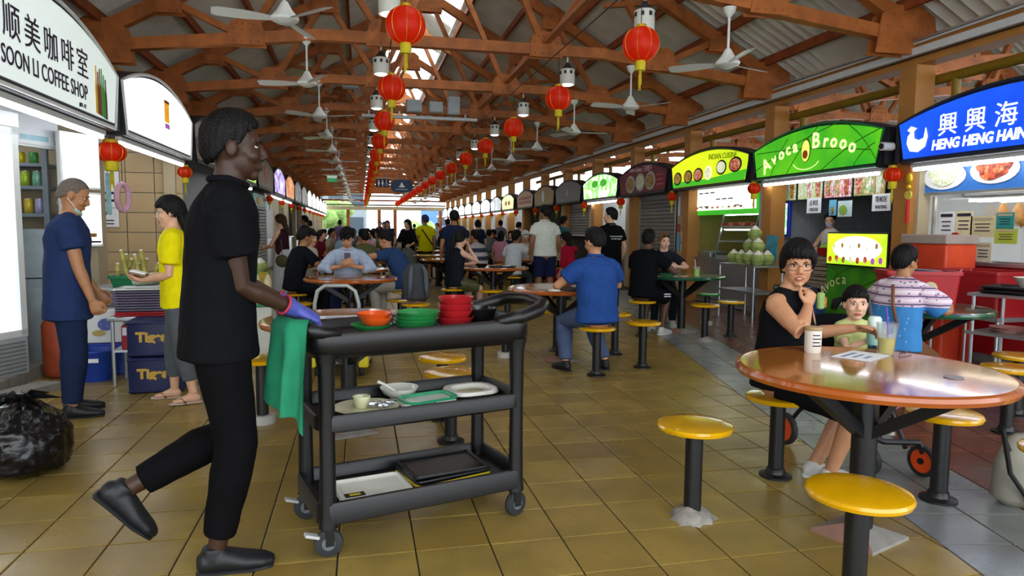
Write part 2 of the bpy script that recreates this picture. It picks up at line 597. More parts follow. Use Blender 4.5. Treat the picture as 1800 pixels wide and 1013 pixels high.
def person(label, loc, rz, p, vox=.008, name='person', root=None):
    """p: pose + clothing + hair description; returns the Empty that parents the figure"""
    J = solve(p); s = J['s']
    rs, fs = J['rs'], J['fs']
    root = thing(name, label, 'person', loc, rz)
    sk = skin_mat(p.get('skin', '#c99a78'))
    hm, hc = J['hm'], J['headc']
    hk = s * 1.05 * p.get('headk', 1.)
    HT = lambda q: hm @ (V(q) * hk) + hc
    # ---- body: one fused surface
    mb = MB()
    chain(mb, torso(J, p), rs, 20)
    chain(mb, [(J['neck'] - J['u2'] * .04 * s, .062 * s * p.get('nk', 1.), .062 * s), (J['neck'] + (hc - J['neck']) * .35, .054 * s * p.get('nk', 1.), .055 * s), (hc - hm @ V((0, .012, .045)) * hk, .052 * s, .056 * s)], rs, 14)
    for nm, sd in (('R', 1), ('L', -1)):
        chain(mb, [(J['neck'] + rs * sd * .03 * s - J['u2'] * .015 * s, .042 * s), (J['sh'] + rs * sd * .08 * s - J['u2'] * .02 * s, .054 * s), (J['sh' + nm], .052 * s * p.get('arm', 1.))], fs, 12)
        chain(mb, limb(J, p, nm, 'arm'), fs, 12)
        chain(mb, limb(J, p, nm, 'leg'), rs, 14)
        if p.get('fem', 0) > 0:
            mb.ball(J['chest'] + rs * sd * .065 * s + fs * .085 * s - J['u1'] * .01, .052 * s * p['fem'], 12, 8)
        hd = p.get('hd' + nm)
        d = V(hd[0]) if hd else (J['wr' + nm] - J['el' + nm])
        n = V(hd[1]) if hd else (-rs * sd)
        if not p.get('glove'):
            hand(mb, J['wr' + nm], d, n, sd > 0, p.get('curl' + nm, 28), s * .98, .04, p.get('thumb', .4), 1.0 if vox < .011 else 1.15)
        fy = R(p.get('fyaw' + nm, sd * -8)); fpit = R(p.get('fpit' + nm, 0))
        ff = Matrix.Rotation(fy, 3, 'Z') @ J['fp']
        fd = (ff * cos(fpit) + V((0, 0, -1)) * sin(fpit)).normalized()
        fu = (V((0, 0, 1)) * cos(fpit) + ff * sin(fpit)).normalized()
        J['fd' + nm], J['fu' + nm] = fd, fu
        an = J['an' + nm]
        chain(mb, [(an - fd * .035 * s - fu * .045 * s, .032 * s, .032 * s), (an + fd * .03 * s - fu * .038 * s, .036 * s, .038 * s), (an + fd * .10 * s - fu * .056 * s, .043 * s, .024 * s), (an + fd * .155 * s - fu * .064 * s, .038 * s, .016 * s)], fu.cross(fd), 12)
    hq = lambda c, r: mb.ball(HT(c), tuple(x * hk for x in r), 18, 12, hm)
    jw = p.get('jaw', 1.)
    hq((0, -.012, .02), (.073, .092, .095))
    hq((0, .022, -.040), (.060 * jw, .064, .072))
    hq((0, .030, -.012), (.064 * (.5 + jw / 2), .055, .05))
    hq((0, .062, -.092), (.026 * jw, .022, .020))
    chain(mb, [(HT((0, .082, .014)), .008 * hk), (HT((0, .096, -.012)), .0115 * hk), (HT((0, .100, -.027)), .0135 * hk)], hm @ V((1, 0, 0)), 10)
    for sd in (-1, 1):
        hq((sd * .011, .090, -.031), (.0105, .011, .0085))
        hq((sd * .036, .058, -.028), (.026, .026, .024))
        hq((sd * .074, -.008, -.012), (.010, .020, .031))
        hq((sd * .03, .072, .026), (.026, .012, .008))
    hq((0, .078, -.062), (.026, .013, .015))
    body = link('body', fuse(mb, 'body', vox, 3), sk, root)
    # ---- face
    if p.get('face', 1):
        for sd in (-1, 1):
            e = MB().ball(HT((sd * .031, .0695, .006)), tuple(x * hk for x in (.0145, .0075, .0070 * p.get('eye', 1.))), 12, 8, hm)
            eo = part('eye', e, p.get('eyemat', M_EYEW), root, 180)
            part('iris', MB().ball(HT((sd * .031 + p.get('gaze', 0), .0748, .006)), tuple(x * hk for x in (.0062, .004, .0064 * p.get('eye', 1.))), 10, 6, hm), M_IRIS, eo, 180)
            lid = MB().tube([HT((sd * (.031 + .015 * cos(a)), .0765 - .006 * abs(cos(a)), .006 + .0072 * p.get('eye', 1.) * sin(a))) for a in [R(10 + 160 * i / 6) for i in range(7)]], .0018 * hk, 5)
            part('eyelid', lid, p.get('hairmat', mat('hair_black', '#0c0a0a', .55, vary=.4, scale=40, bump=.6, bscale=120, spec=.25)), eo, 180)
            br = MB().tube([HT((sd * x, y, z)) for x, y, z in ((.014, .0865, .0235), (.03, .0835, .0285), (.048, .070, .025))], [.002 * hk, .0032 * hk, .0016 * hk], 6)
            part('eyebrow', br, p.get('hairmat', MATS['hair_black']), root, 180)
        mo = MB()
        op = p.get('mouth', 0.)
        for dz, th in ((.0045 + op, .0042), (-.0045 - op, .005)):
            mo.tube([HT((x, .0905 - abs(x) * .25, -.062 + dz * (1 - (abs(x) / .024) ** 2))) for x in (-.024, -.016, -.008, 0, .008, .016, .024)], [.0012 * hk, th * .75 * hk, th * hk, th * hk, th * hk, th * .75 * hk, .0012 * hk], 7)
        part('mouth', mo, mat('lips_' + p.get('lip', '#a35a4e').strip('#'), p.get('lip', '#a35a4e'), .45), root, 180)
        if op > .003:
            part('teeth', MB().ball(HT((0, .0865, -.0605)), tuple(x * hk for x in (.014, .004, op * .9)), 10, 6, hm), M_EYEW, root, 180)
    # ---- hair
    if p.get('hair'):
        hmat = p.get('hairmat', mat('hair_black', '#0c0a0a', .55, vary=.4, scale=40, bump=.6, bscale=120, spec=.25))
        hb = MB(); k0 = MB()
        hair_cap(k0, p['hair'], p.get('hth', .2), p.get('hwob', .05), p.get('htop', .06), p.get('seed', 0))
        hb.add([HT(q) for q in k0.v], k0.f)
        for rings in p.get('locks', []):
            chain(hb, [(HT(q), rx * hk, ry * hk) for q, rx, ry in rings], hm @ V((1, 0, 0)), 12)
        part('hair', hb, hmat, root, 180)
    # ---- clothes
    wk = p.get('wrk', .010 if vox < .011 else 0.)
    if p.get('top'):
        c = p['top']; e = c.get('e', .017) * s
        g = MB()
        sl = c.get('sleeve', .26)
        chain(g, torso(J, p, e, max(c.get('hem', -.12), -.075) if p.get('seated') else c.get('hem', -.12), 1., c.get('flare', .006), c.get('boxy', .6)), rs, 22, cap=.18)
        if c.get('collar', 1):
            pass
        for nm, sd in (('R', 1), ('L', -1)):
            if p.get('fem', 0) > 0:
                g.ball(J['chest'] + rs * sd * .065 * s + fs * .088 * s - J['u1'] * .01, .058 * s * p['fem'], 12, 8)
            if sl > 0:
                chain(g, [(J['neck'] + rs * sd * .045 * s - J['u2'] * .025 * s, .040 * s + e * .5), (J['sh'] + rs * sd * .08 * s - J['u2'] * .02 * s, .054 * s + e * .8), (J['sh' + nm], .053 * s + e)], fs, 14)
                ar = limb(J, p, nm, 'arm', e, sl)
                ar = [(q, a + c.get('loose', .012) * min(1, i / 2), b + c.get('loose', .012) * min(1, i / 2)) for i, (q, a, b) in enumerate(ar)]
                chain(g, ar, fs, 14, cap=.12)
            else:
                chain(g, [(J['sh'] + rs * sd * .03 * s, .055 * s + e * .6), (J['sh'] + rs * sd * (.10 if sl == 0 else .06) * s - J['u2'] * .01, .045 * s + e * .5)], fs, 12)
        link('shirt' if not c.get('name') else c['name'], fuse(g, 'shirt', max(vox, .009), 3, wk, .10), c['mat'], root)
        if c.get('polo'):
            co = MB()
            pts = [J['neck'] + J['u2'] * (.012 * s) + (rs * cos(a) * .070 + fs * sin(a) * .066) * s - J['u2'] * (.022 * s * max(0, sin(a))) for a in [2 * pi * i / 18 for i in range(18)]]
            co.tube(pts, .013 * s, 8, True)
            part('collar', co, c['mat'], root, 180)
    if p.get('bottom'):
        c = p['bottom']; e = c.get('e', .012) * s
        g = MB()
        if c.get('len', 1.) > 0:
            chain(g, torso(J, p, e * .35, -.06, 0.)[:3], J['rp'], 18, cap=.25)
            for nm in 'RL':
                lg = limb(J, p, nm, 'leg', e, c.get('len', .97))
                lg = [(q, a + c.get('loose', .008) * min(1, i / 3), b + c.get('loose', .008) * min(1, i / 3)) for i, (q, a, b) in enumerate(lg)]
                chain(g, lg, rs, 16, cap=.10)
        for rings in c.get('extra', []):
            chain(g, [(V(q), rx, ry) for q, rx, ry in rings], J['rp'], 20, cap=.2)
        link(c.get('name', 'trousers'), fuse(g, 'trousers', max(vox, .009), 3, wk, .12), c['mat'], root)
    if p.get('shoes'):
        c = p['shoes']
        for nm in 'RL':
            an, fd, fu = J['an' + nm], J['fd' + nm], J['fu' + nm]
            sdv = fu.cross(fd)
            so = None
            if c.get('kind') == 'sandal':
                g = MB()
                chain(g, [(an - fd * .06 * s - fu * .082 * s, .034 * s, .011 * s), (an + fd * .05 * s - fu * .082 * s, .038 * s, .010 * s), (an + fd * .13 * s - fu * .082 * s, .048 * s, .010 * s), (an + fd * .185 * s - fu * .080 * s, .034 * s, .009 * s)], sdv, 14)
                so = part('sandal', g, c['mat'], root, 60)
                st = MB()
                for k in (-1, 1):
                    st.tube([an + fd * .06 * s + sdv * k * .043 * s - fu * .078 * s, an + fd * .09 * s + sdv * k * .030 * s - fu * .038 * s, an + fd * .145 * s - fu * .050 * s, an + fd * .15 * s - fu * .072 * s], .006 * s, 6)
                part('strap', st, c.get('mat2', c['mat']), so, 180)
                continue
            g = MB()
            kk = c.get('k', 1.)
            chain(g, [(an - fd * .048 * s - fu * .045 * s, .037 * s * kk, .042 * s), (an + fd * .02 * s - fu * .040 * s, .042 * s * kk, .046 * s), (an + fd * .10 * s - fu * .054 * s, .050 * s * kk, .034 * s), (an + fd * .165 * s - fu * .061 * s, .046 * s * kk, .026 * s), (an + fd * .195 * s - fu * .066 * s, .030 * s, .018 * s)], sdv, 16)
            if c.get('high', 1):
                chain(g, [(an - fd * .01 * s - fu * .03 * s, .045 * s), (an - fd * .012 * s + fu * .012 * s, .041 * s)], sdv, 12, .1)
            so = link('shoe', fuse(g, 'shoe', max(.007, vox), 2), c['mat'], root)
            sl = MB()
            chain(sl, [(an - fd * .065 * s - fu * .083 * s, .036 * s * kk, .013 * s), (an + fd * .04 * s - fu * .083 * s, .042 * s * kk, .013 * s), (an + fd * .12 * s - fu * .083 * s, .052 * s * kk, .013 * s), (an + fd * .195 * s - fu * .080 * s, .036 * s * kk, .011 * s)], sdv, 14)
            part('sole', sl, c.get('sole', c['mat']), so, 60)
    if p.get('glove'):
        for nm, sd in (('R', 1), ('L', -1)):
            g = MB()
            hd = p.get('hd' + nm)
            d = V(hd[0]) if hd else (J['wr' + nm] - J['el' + nm])
            n = V(hd[1]) if hd else (-rs * sd)
            hand(g, J['wr' + nm], d, n, sd > 0, p.get('curl' + nm, 28), s * 1.04, .04, p.get('thumb', .4), 1.12)
            ax = (J['el' + nm] - J['wr' + nm]).normalized()
            chain(g, [(J['wr' + nm] - ax * .01, .031 * s), (J['wr' + nm] + ax * .055, .036 * s)], fs, 12, .1)
            gl = link('glove', fuse(g, 'glove', min(vox, .006), 2), p['glove'], root)
            part('cuff', MB().tube([J['wr' + nm] + ax * .06 + (fs.cross(ax).normalized() * cos(a) + ax.cross(fs.cross(ax)).normalized() * sin(a)) * .037 * s for a in [2 * pi * i / 16 for i in range(16)]], .006, 6, True), p['cuff'], gl, 180)
    if p.get('glasses'):
        gl = MB()
        for sd in (-1, 1):
            gl.tube([HT((sd * .034 + .026 * abs(cos(a)) ** .7 * (1 if cos(a) > 0 else -1), .093 - .008 * abs(cos(a)) - .006, .001 + .019 * abs(sin(a)) ** .8 * (1 if sin(a) > 0 else -1))) for a in [2 * pi * i / 20 for i in range(20)]], .0016 * hk, 6, True)
            gl.tube([HT((sd * .060, .078, .010)), HT((sd * .074, .05, .012)), HT((sd * .078, -.005, .012)), HT((sd * .078, -.025, -.002))], .0016 * hk, 6)
        gl.tube([HT((-.010, .094, .006)), HT((0, .100, .009)), HT((.010, .094, .006))], .0016 * hk, 6)
        part('eyeglasses', gl, p['glasses'], root, 180)
    root['_j'] = 0
    del root['_j']
    JOINTS[root.name] = (J, HT, root)
    return root
JOINTS = {}

def stand(h, **k):
    s = h / 1.7
    d = dict(h=h, pel=(0, 0, .935 * s), lean=3)
    d.update(k); return d
def sit(h, seat=.46, **k):
    """seated on a stool at the local origin, feet flat on the floor in front"""
    s = h / 1.7
    d = dict(h=h, pel=(0, .0, seat + .125 * s), seated=1, lean=12, footR=(.13, .40 * s, .085 * s), footL=(-.13, .36 * s, .085 * s), k0=.3)
    d.update(k); return d

# ================================================================ STRUCTURE
CX = 1.5                 # centre line of the hall roof
TRUSS_Y = [1.45 + 2.8 * k for k in range(19)]     # 1.45, 4.25, 7.05, ... 51.85
M_STEEL = mat('orange_steel', '#b86b30', .55, vary=.35, scale=5, bump=.08, bscale=90)
M_STEEL2 = mat('orange_steel_dark', '#9c4d22', .6, vary=.35, scale=6)
M_SHEET = mat('corrugated_sheet', '#dcd9cd', .55, vary=.2, scale=1.6)
M_WHITE = mat('white_paint', '#e6e8e4', .45, vary=.06)
M_CONC = mat('concrete', '#8f8c84', .85, vary=.25, scale=14, bump=.3, bscale=80)
M_DARK = mat('black_paint', '#17181a', .38, vary=.3, scale=22, bump=.05)
M_STAIN = mat('stainless', '#b6bcbf', .32, metal=.85, vary=.1, scale=3)
M_PILLAR = mat('pillar_paint', '#b27a38', .6, vary=.12, scale=4)
M_TRUNK = mat('trunking_white', '#cfd6d8', .4, vary=.08)
M_PIPE = mat('mustard_pipe', '#8d7418', .45, vary=.15)

# ---------------------------------------------------------------- floor
TILE = .33
TX, TY = 2.66531750 * TILE, 7.69400425 * TILE
def tile_mat(name, c, c2, c3, snap):
    m = bpy.data.materials.new(name); m.use_nodes = True
    N, L = m.node_tree.nodes, m.node_tree.links
    b = N['Principled BSDF']
    g = N.new('ShaderNodeNewGeometry')
    off = N.new('ShaderNodeVectorMath'); off.operation = 'SUBTRACT'; off.inputs[1].default_value = (TX, TY, -.5)
    L.new(g.outputs['Position'], off.inputs[0])
    sn = N.new('ShaderNodeVectorMath'); sn.operation = 'SNAP'; sn.inputs[1].default_value = (TILE, TILE, 5)
    L.new(off.outputs[0], sn.inputs[0])
    wn = N.new('ShaderNodeTexWhiteNoise'); L.new(sn.outputs[0], wn.inputs['Vector'])
    nz = N.new('ShaderNodeTexNoise'); nz.inputs['Scale'].default_value = 3.2; nz.inputs['Detail'].default_value = 5
    L.new(g.outputs['Position'], nz.inputs['Vector'])
    fine = N.new('ShaderNodeTexNoise'); fine.inputs['Scale'].default_value = 70; fine.inputs['Detail'].default_value = 3
    L.new(g.outputs['Position'], fine.inputs['Vector'])
    m1 = N.new('ShaderNodeMix'); m1.data_type = 'RGBA'; m1.inputs['A'].default_value = (*rgb(c), 1); m1.inputs['B'].default_value = (*rgb(c2), 1)
    L.new(wn.outputs['Value'], m1.inputs['Factor'])
    m2 = N.new('ShaderNodeMix'); m2.data_type = 'RGBA'; m2.inputs['B'].default_value = (*rgb(c3), 1)
    mr = N.new('ShaderNodeMapRange'); mr.inputs['From Min'].default_value = .42; mr.inputs['From Max'].default_value = .75
    L.new(nz.outputs[0], mr.inputs[0]); L.new(mr.outputs[0], m2.inputs['Factor'])
    L.new(m1.outputs['Result'], m2.inputs['A'])
    m3 = N.new('ShaderNodeMix'); m3.data_type = 'RGBA'; m3.blend_type = 'MULTIPLY'; m3.inputs['Factor'].default_value = .35
    L.new(m2.outputs['Result'], m3.inputs['A']); L.new(fine.outputs[0], m3.inputs['B'])
    L.new(m3.outputs['Result'], b.inputs['Base Color'])
    rr = N.new('ShaderNodeMapRange'); rr.inputs['To Min'].default_value = .20; rr.inputs['To Max'].default_value = .40
    L.new(nz.outputs[0], rr.inputs[0]); L.new(rr.outputs[0], b.inputs['Roughness'])
    bp = N.new('ShaderNodeBump'); bp.inputs['Strength'].default_value = .05; bp.inputs['Distance'].default_value = .004
    L.new(fine.outputs[0], bp.inputs['Height']); L.new(bp.outputs[0], b.inputs['Normal'])
    MATS[name] = m
    return m
M_OCHRE = tile_mat('ochre_tile', '#ab924c', '#957b3a', '#83703c', 1)
M_GREYT = tile_mat('grey_tile', '#8f9694', '#7f8688', '#77766c', 1)
M_REDT = tile_mat('brown_tile', '#7d4a36', '#6b3f30', '#5f4a3c', 1)
M_GROUT = mat('grout', '#3f3524', .9, vary=.3, scale=20)

flo = MB()
flo.add([(-12, -5, 0), (20, -5, 0), (20, 62, 0), (-12, 62, 0)], [(0, 1, 2, 3)])
floor = tag(part('floor', flo, M_GROUT, None, None), 'tiled floor of the food hall', kind='structure')
floor.location.z = -.007
GO = V((2.47, 2.15)); GV = V((.224, .9746)).normalized(); GU = V((GV.y, -GV.x))
def clip(poly, inside):
    out = []
    for i, p in enumerate(poly):
        q = poly[(i + 1) % len(poly)]
        a, b = inside(p), inside(q)
        if a >= 0: out.append(p)
        if a * b < 0:
            t = a / (a - b); out.append(p + (q - p) * t)
    return out
H2 = TILE / 2 - .0035
def tile_geo(poly, c):
    """chamfered tile from a polygon"""
    mb = MB(); k = len(poly); e = .004
    ps = [p - c for p in poly]
    vs = [(p.x, p.y, 0) for p in ps] + [(p.x, p.y, .005) for p in ps]
    cen = sum(ps, V((0, 0))) / k
    vs += [((p.x - cen.x) * (1 - e / .16) + cen.x, (p.y - cen.y) * (1 - e / .16) + cen.y, .007) for p in ps]
    fs = [(i, (i + 1) % k, k + (i + 1) % k, k + i) for i in range(k)]
    fs += [(k + i, k + (i + 1) % k, 2 * k + (i + 1) % k, 2 * k + i) for i in range(k)] + [tuple(range(2 * k, 3 * k))]
    return mb.add(vs, fs)
cells = []
for i in range(-13, 18):
    for j in range(-12, 86):
        c = V((TX + (i + .5) * TILE, TY + (j + .5) * TILE))
        if not (-3.9 < c.x < 6.5 and c.y > -1): continue
        sq = [c + V((a, b)) for a, b in ((-H2, -H2), (H2, -H2), (H2, H2), (-H2, H2))]
        ins = lambda p: -((p - GO).dot(GU)) - .003
        d = [ins(p) for p in sq]
        if max(d) <= .01: continue
        if min(d) >= 0: cells.append((c, None, M_OCHRE))
        else:
            pl = clip(sq, ins)
            if len(pl) >= 3: cells.append((c, pl, M_OCHRE))
ang = atan2(GU.y, GU.x)
for i in range(0, 16):
    for j in range(-12, 40):
        c = GO + GU * ((i + .5) * TILE) + GV * ((j + .5) * TILE)
        if c.x > 6.62 or c.y < -1 or c.x < 0: continue
        cells.append((c, 'r', M_GREYT if i < 2 else M_REDT))
seen = []
for k, (c, pl, m) in enumerate(cells):
    q = proj((c.x, c.y, 0))
    if q and -60 < q[0] < 1860 and -60 < q[1] < 1090:
        seen.append((c.length, k))
seen.sort()
near = {k for _, k in seen[:296]}
sq0 = [V((a, b)) for a, b in ((-H2, -H2), (H2, -H2), (H2, H2), (-H2, H2))]
tm = tile_geo(sq0, V((0, 0))).mesh('tile', None); tm.materials.append(M_OCHRE)
tms = {M_OCHRE: tm}
for mm in (M_GREYT, M_REDT):
    t2 = tm.copy(); t2.materials.clear(); t2.materials.append(mm); tms[mm] = t2
rest = {}
for k, (c, pl, m) in enumerate(cells):
    if k in near:
        if pl is None or pl == 'r':
            link('tile', tms[m], None, floor, (c.x, c.y, 0), ang if pl == 'r' else 0.)
        else:
            part('tile', tile_geo(pl, c), m, floor, None, (c.x, c.y, 0))
    else:
        if pl == 'r':
            rm = Matrix.Rotation(ang, 2)
            pl = [c + rm @ p for p in sq0]
        elif pl is None:
            pl = [c + p for p in sq0]
        g = tile_geo(pl, V((0, 0)))
        rest.setdefault(m, MB()).add(g.v, g.f)
for m, mb in rest.items():
    tag(part('tile_field', mb, m, floor, None), kind='stuff')
far_floor = MB().add([(-3.9, 31, .006), (6.5, 31, .006), (6.5, 53, .006), (-3.9, 53, .006)], [(0, 1, 2, 3)])
tag(part('tile_field', far_floor, M_OCHRE, floor, None), kind='stuff')
apron = MB().box((1.5, 72, -.06), (60, 38, .1))
tag(part('floor', apron, mat('outdoor_paving', '#b9b7b0', .8, vary=.1), None, None), 'pale paving outside the open end of the hall', kind='structure')

# ---------------------------------------------------------------- pillars, beams, walls
def pillar_row(X, ys, face):
    for y in ys:
        mb = MB().box((0, 0, 1.68), (.26, .25, 3.36))
        o = part('trim_1', mb, M_PILLAR, None, None, (X, y, 0))
        tag(o, 'orange painted pillar between the stalls', kind='structure')
pillar_row(6.49, TRUSS_Y[1:], -1)
pillar_row(-3.45, TRUSS_Y[1:], 1)
for X, n in ((6.49, 'right'), (-3.45, 'left')):
    b = part('trim_2', MB().box((X, 26, 3.5), (.24, 53, .28)), M_PILLAR, None, None)
    tag(b, 'long orange beam above the %s-hand pillars' % n, kind='structure')
tr = part('trim_3', MB().box((6.34, 15.2, 3.5), (.05, 26, .085)), M_TRUNK, None, None)
tag(tr, 'white cable trunking on the beam', kind='structure')
for z, r, m in ((3.60, .012, M_TRUNK), (3.635, .015, M_STAIN), (3.43, .008, M_DARK)):
    pts = [(6.33 + .01 * sin(y * 2.1), y, z + .008 * sin(y * 1.3 + z * 9)) for y in [4 + .7 * i for i in range(30)]]
    tag(part('trim_4', MB().tube(pts, r, 6), m, None), 'thin conduit running along the beam', kind='structure')
pp = MB().cyl((6.75, 3.5, 3.22), (6.75, 26, 3.22), .06, n=12)
for y in TRUSS_Y[2:9]:
    pp.cyl((6.75, y - .3, 3.22), (6.75, y - .3, 2.6), .05, n=12)
tag(part('trim_5', pp, M_PIPE, None), 'mustard rainwater pipe behind the pillars', kind='structure')
tag(part('wall_right', MB().box((9.2, 26, 1.35), (.15, 53, 2.7)), mat('back_wall', '#b9b2a2', .7), None, None), 'back wall behind the stalls', kind='structure')
tag(part('wall_left', MB().box((-5.0, 26, 1.7), (.15, 53, 3.4)), MATS['back_wall'], None, None), 'back wall behind the coffee and drink stalls', kind='structure')
# open far end: posts, header beam, louvre screen above
end = 52.6
for x in (-2.9, -.9, 1.38, 2.56, 6.0):
    tag(part('trim_6', MB().box((x, end, 1.37), (.24, .24, 2.74)), M_STEEL, None, None), 'orange post at the open end of the hall', kind='structure')
tag(part('trim_7', MB().box((CX, end, 2.86), (11, .3, .26)), mat('cream_beam', '#cfc7a6', .6), None, None), 'cream header beam over the open end', kind='structure')
hd = thing('wall_far', 'slatted gable above the open end', None, kind='structure')
for i in range(9):
    z = 3.1 + i * .34
    w = max(.6, 2 * (6.4 - z) / .557)
    part('slat', MB().box((CX, end, z), (min(w, 9.8), .06, .12)), M_STEEL2 if i % 2 else M_CONC, hd, None)

# ---------------------------------------------------------------- roof
SL = .557
def rz_at(dx): return 3.71 + SL * (5.0 - abs(dx))
def corrugate(side, x0, x1, y0, y1, dz, cx=CX, pitch=.19, amp=.05):
    n = int((y1 - y0) / pitch) * 4
    mb = MB()
    vs = []
    for i in range(n + 1):
        y = y0 + (y1 - y0) * i / n
        w = amp * sin(2 * pi * i / 4)
        for d in (x0, x1):
            vs.append((cx + side * d, y, rz_at(d) + dz + w))
    return mb.add(vs, [(2 * i, 2 * i + 1, 2 * i + 3, 2 * i + 2) for i in range(n)])
for sd, nm in ((-1, 'left'), (1, 'right')):
    tag(part('ceiling', corrugate(sd, .75, 5.6 if sd > 0 else 5.9, -3, 52.8, .26), M_SHEET, None, None), 'grey corrugated roof slope on the %s' % nm, kind='structure')
M_POLY = mat('translucent_sheet', '#f2f4ee', .5, vary=.05)
_nt = M_POLY.node_tree
_tb = _nt.nodes.new('ShaderNodeBsdfTranslucent'); _tb.inputs[0].default_value = (.92, .95, .95, 1)
_nt.links.new(_tb.outputs[0], _nt.nodes['Material Output'].inputs[0])
for sd in (-1, 1):
    for k in range(19):
        y0 = -1.5 + 2.8 * k
        jp = part('ceiling', corrugate(sd, 0, 1.05, y0, y0 + 2.8, .62), M_POLY if k % 2 == 0 or k > 7 else M_SHEET, None, 180)
        tag(jp, 'raised ridge roof panel letting in daylight', kind='structure')
for dx in (4.7, 3.95, 3.2, 2.45, 1.7, .85):
    for sd in (-1, 1):
        o = part('trim_8', MB().box((CX + sd * dx, 25, rz_at(dx) + .155), (.06, 55, .13)), M_STEEL2, None, None)
        tag(o, 'orange steel purlin under the roof sheets', kind='structure')
for dx in (-1.15, 1.15):
    tag(part('trim_9', MB().box((CX + dx, 25, 4.10), (.10, 55, .05)), M_STEEL, None, None), 'long steel tie joining the trusses', kind='structure')

def chord_z(dx):
    d = abs(dx)
    return 4.0 if d <= 2.0 else 4.0 - (d - 2.0) * .115
def gusset(cx, cz, w, h):
    mb = MB()
    poly = [(cx - w / 2, cz - h * .45), (cx + w / 2, cz - h * .45), (cx + w * .42, cz + h * .35), (cx + w * .2, cz + h * .55), (cx - w * .2, cz + h * .55), (cx - w * .42, cz + h * .35)]
    mb.prism(poly, -.085, -.068)
    mb.prism(poly, .068, .085)
    for i in range(4):
        for zz in (-.3, .12, .36):
            xx = cx + (i - 1.5) * w * .22 * (1 if zz < .2 else .7)
            mb.cyl((xx, -.085, cz + zz * h), (xx, -.098, cz + zz * h), .017, .010, 6)
    return mb
def build_truss():
    root = thing('ceiling_truss', 'orange riveted steel roof truss spanning the hall', None, (CX, 0, 0), kind='structure')
    xs = [-4.95, -2.0, 2.0, 4.95]
    for a, b in zip(xs, xs[1:]):
        part('bottom_chord', MB().bar((a, 0, chord_z(a)), (b, 0, chord_z(b)), .13, .15), M_STEEL, root, None)
    for sd in (-1, 1):
        part('rafter', MB().bar((sd * 5.25, 0, rz_at(5.25)), (0, 0, rz_at(0)), .13, .17), M_STEEL, root, None)
        for a, ta, b in ((2.95, chord_z(2.95), 3.9), (2.95, chord_z(2.95), 2.05), (1.15, 4.0, 2.05), (1.15, 4.0, 0.)):
            part('web', MB().bar((sd * a, .0, ta), (sd * b, .0, rz_at(b)), .10, .085), M_STEEL, root, None)
        part('web', MB().bar((sd * 3.0, 0, rz_at(3.0)), (sd * 2.05, 0, 4.0 + (rz_at(2.05) - 4) * .52), .07, .07), M_STEEL, root, None)
        for x, z, w, h in ((4.75, 3.72, .85, .55), (2.95, chord_z(2.95) + .06, .48, .34), (1.15, 4.05, .5, .36), (2.05, rz_at(2.05) - .06, .46, .4), (3.9, rz_at(3.9) - .05, .36, .3)):
            part('gusset', gusset(sd * x, z, w, h), M_STEEL, root, None)
    part('gusset', gusset(0, rz_at(0) - .15, .6, .5), M_STEEL, root, None)
    return root
truss = build_truss()
truss.location.y = TRUSS_Y[0]
for y in TRUSS_Y[1:]:
    dup(truss, (CX, y, 0))
# the neighbouring hall's roof seen through the gap over the right-hand stalls
NX = 12.6
for y in TRUSS_Y[1:9]:
    dup(truss, (NX, y + .9, 0), label='orange steel truss of the neighbouring roof over the stalls')
for sd in (-1, 1):
    tag(part('ceiling', corrugate(sd, 0., 5.3, 2, 30, .24, NX), M_SHEET, None, 180), 'corrugated roof of the neighbouring hall', kind='structure')

# ================================================================ HANGING THINGS
M_LANT = bpy.data.materials.new('lantern_silk'); M_LANT.use_nodes = True
_n = M_LANT.node_tree; _b = _n.nodes['Principled BSDF']
_b.inputs['Base Color'].default_value = (*rgb('#ee3c14'), 1); _b.inputs['Roughness'].default_value = .45
_ts = _n.nodes.new('ShaderNodeBsdfTranslucent'); _ts.inputs[0].default_value = (*rgb('#ff4a1c'), 1)
_mx = _n.nodes.new('ShaderNodeMixShader'); _mx.inputs[0].default_value = .65
_n.links.new(_b.outputs[0], _mx.inputs[1]); _n.links.new(_ts.outputs[0], _mx.inputs[2]); _n.links.new(_mx.outputs[0], _n.nodes['Material Output'].inputs[0])
M_GOLD = mat('gold_thread', '#d9b02a', .4, metal=.5, vary=.1)
M_TASSEL = mat('yellow_tassel', '#cfc01a', .7, vary=.2, scale=60)
M_REDCAP = mat('red_paper', '#c01a12', .6)
M_WIRE = mat('wire', '#2a2a2a', .6)
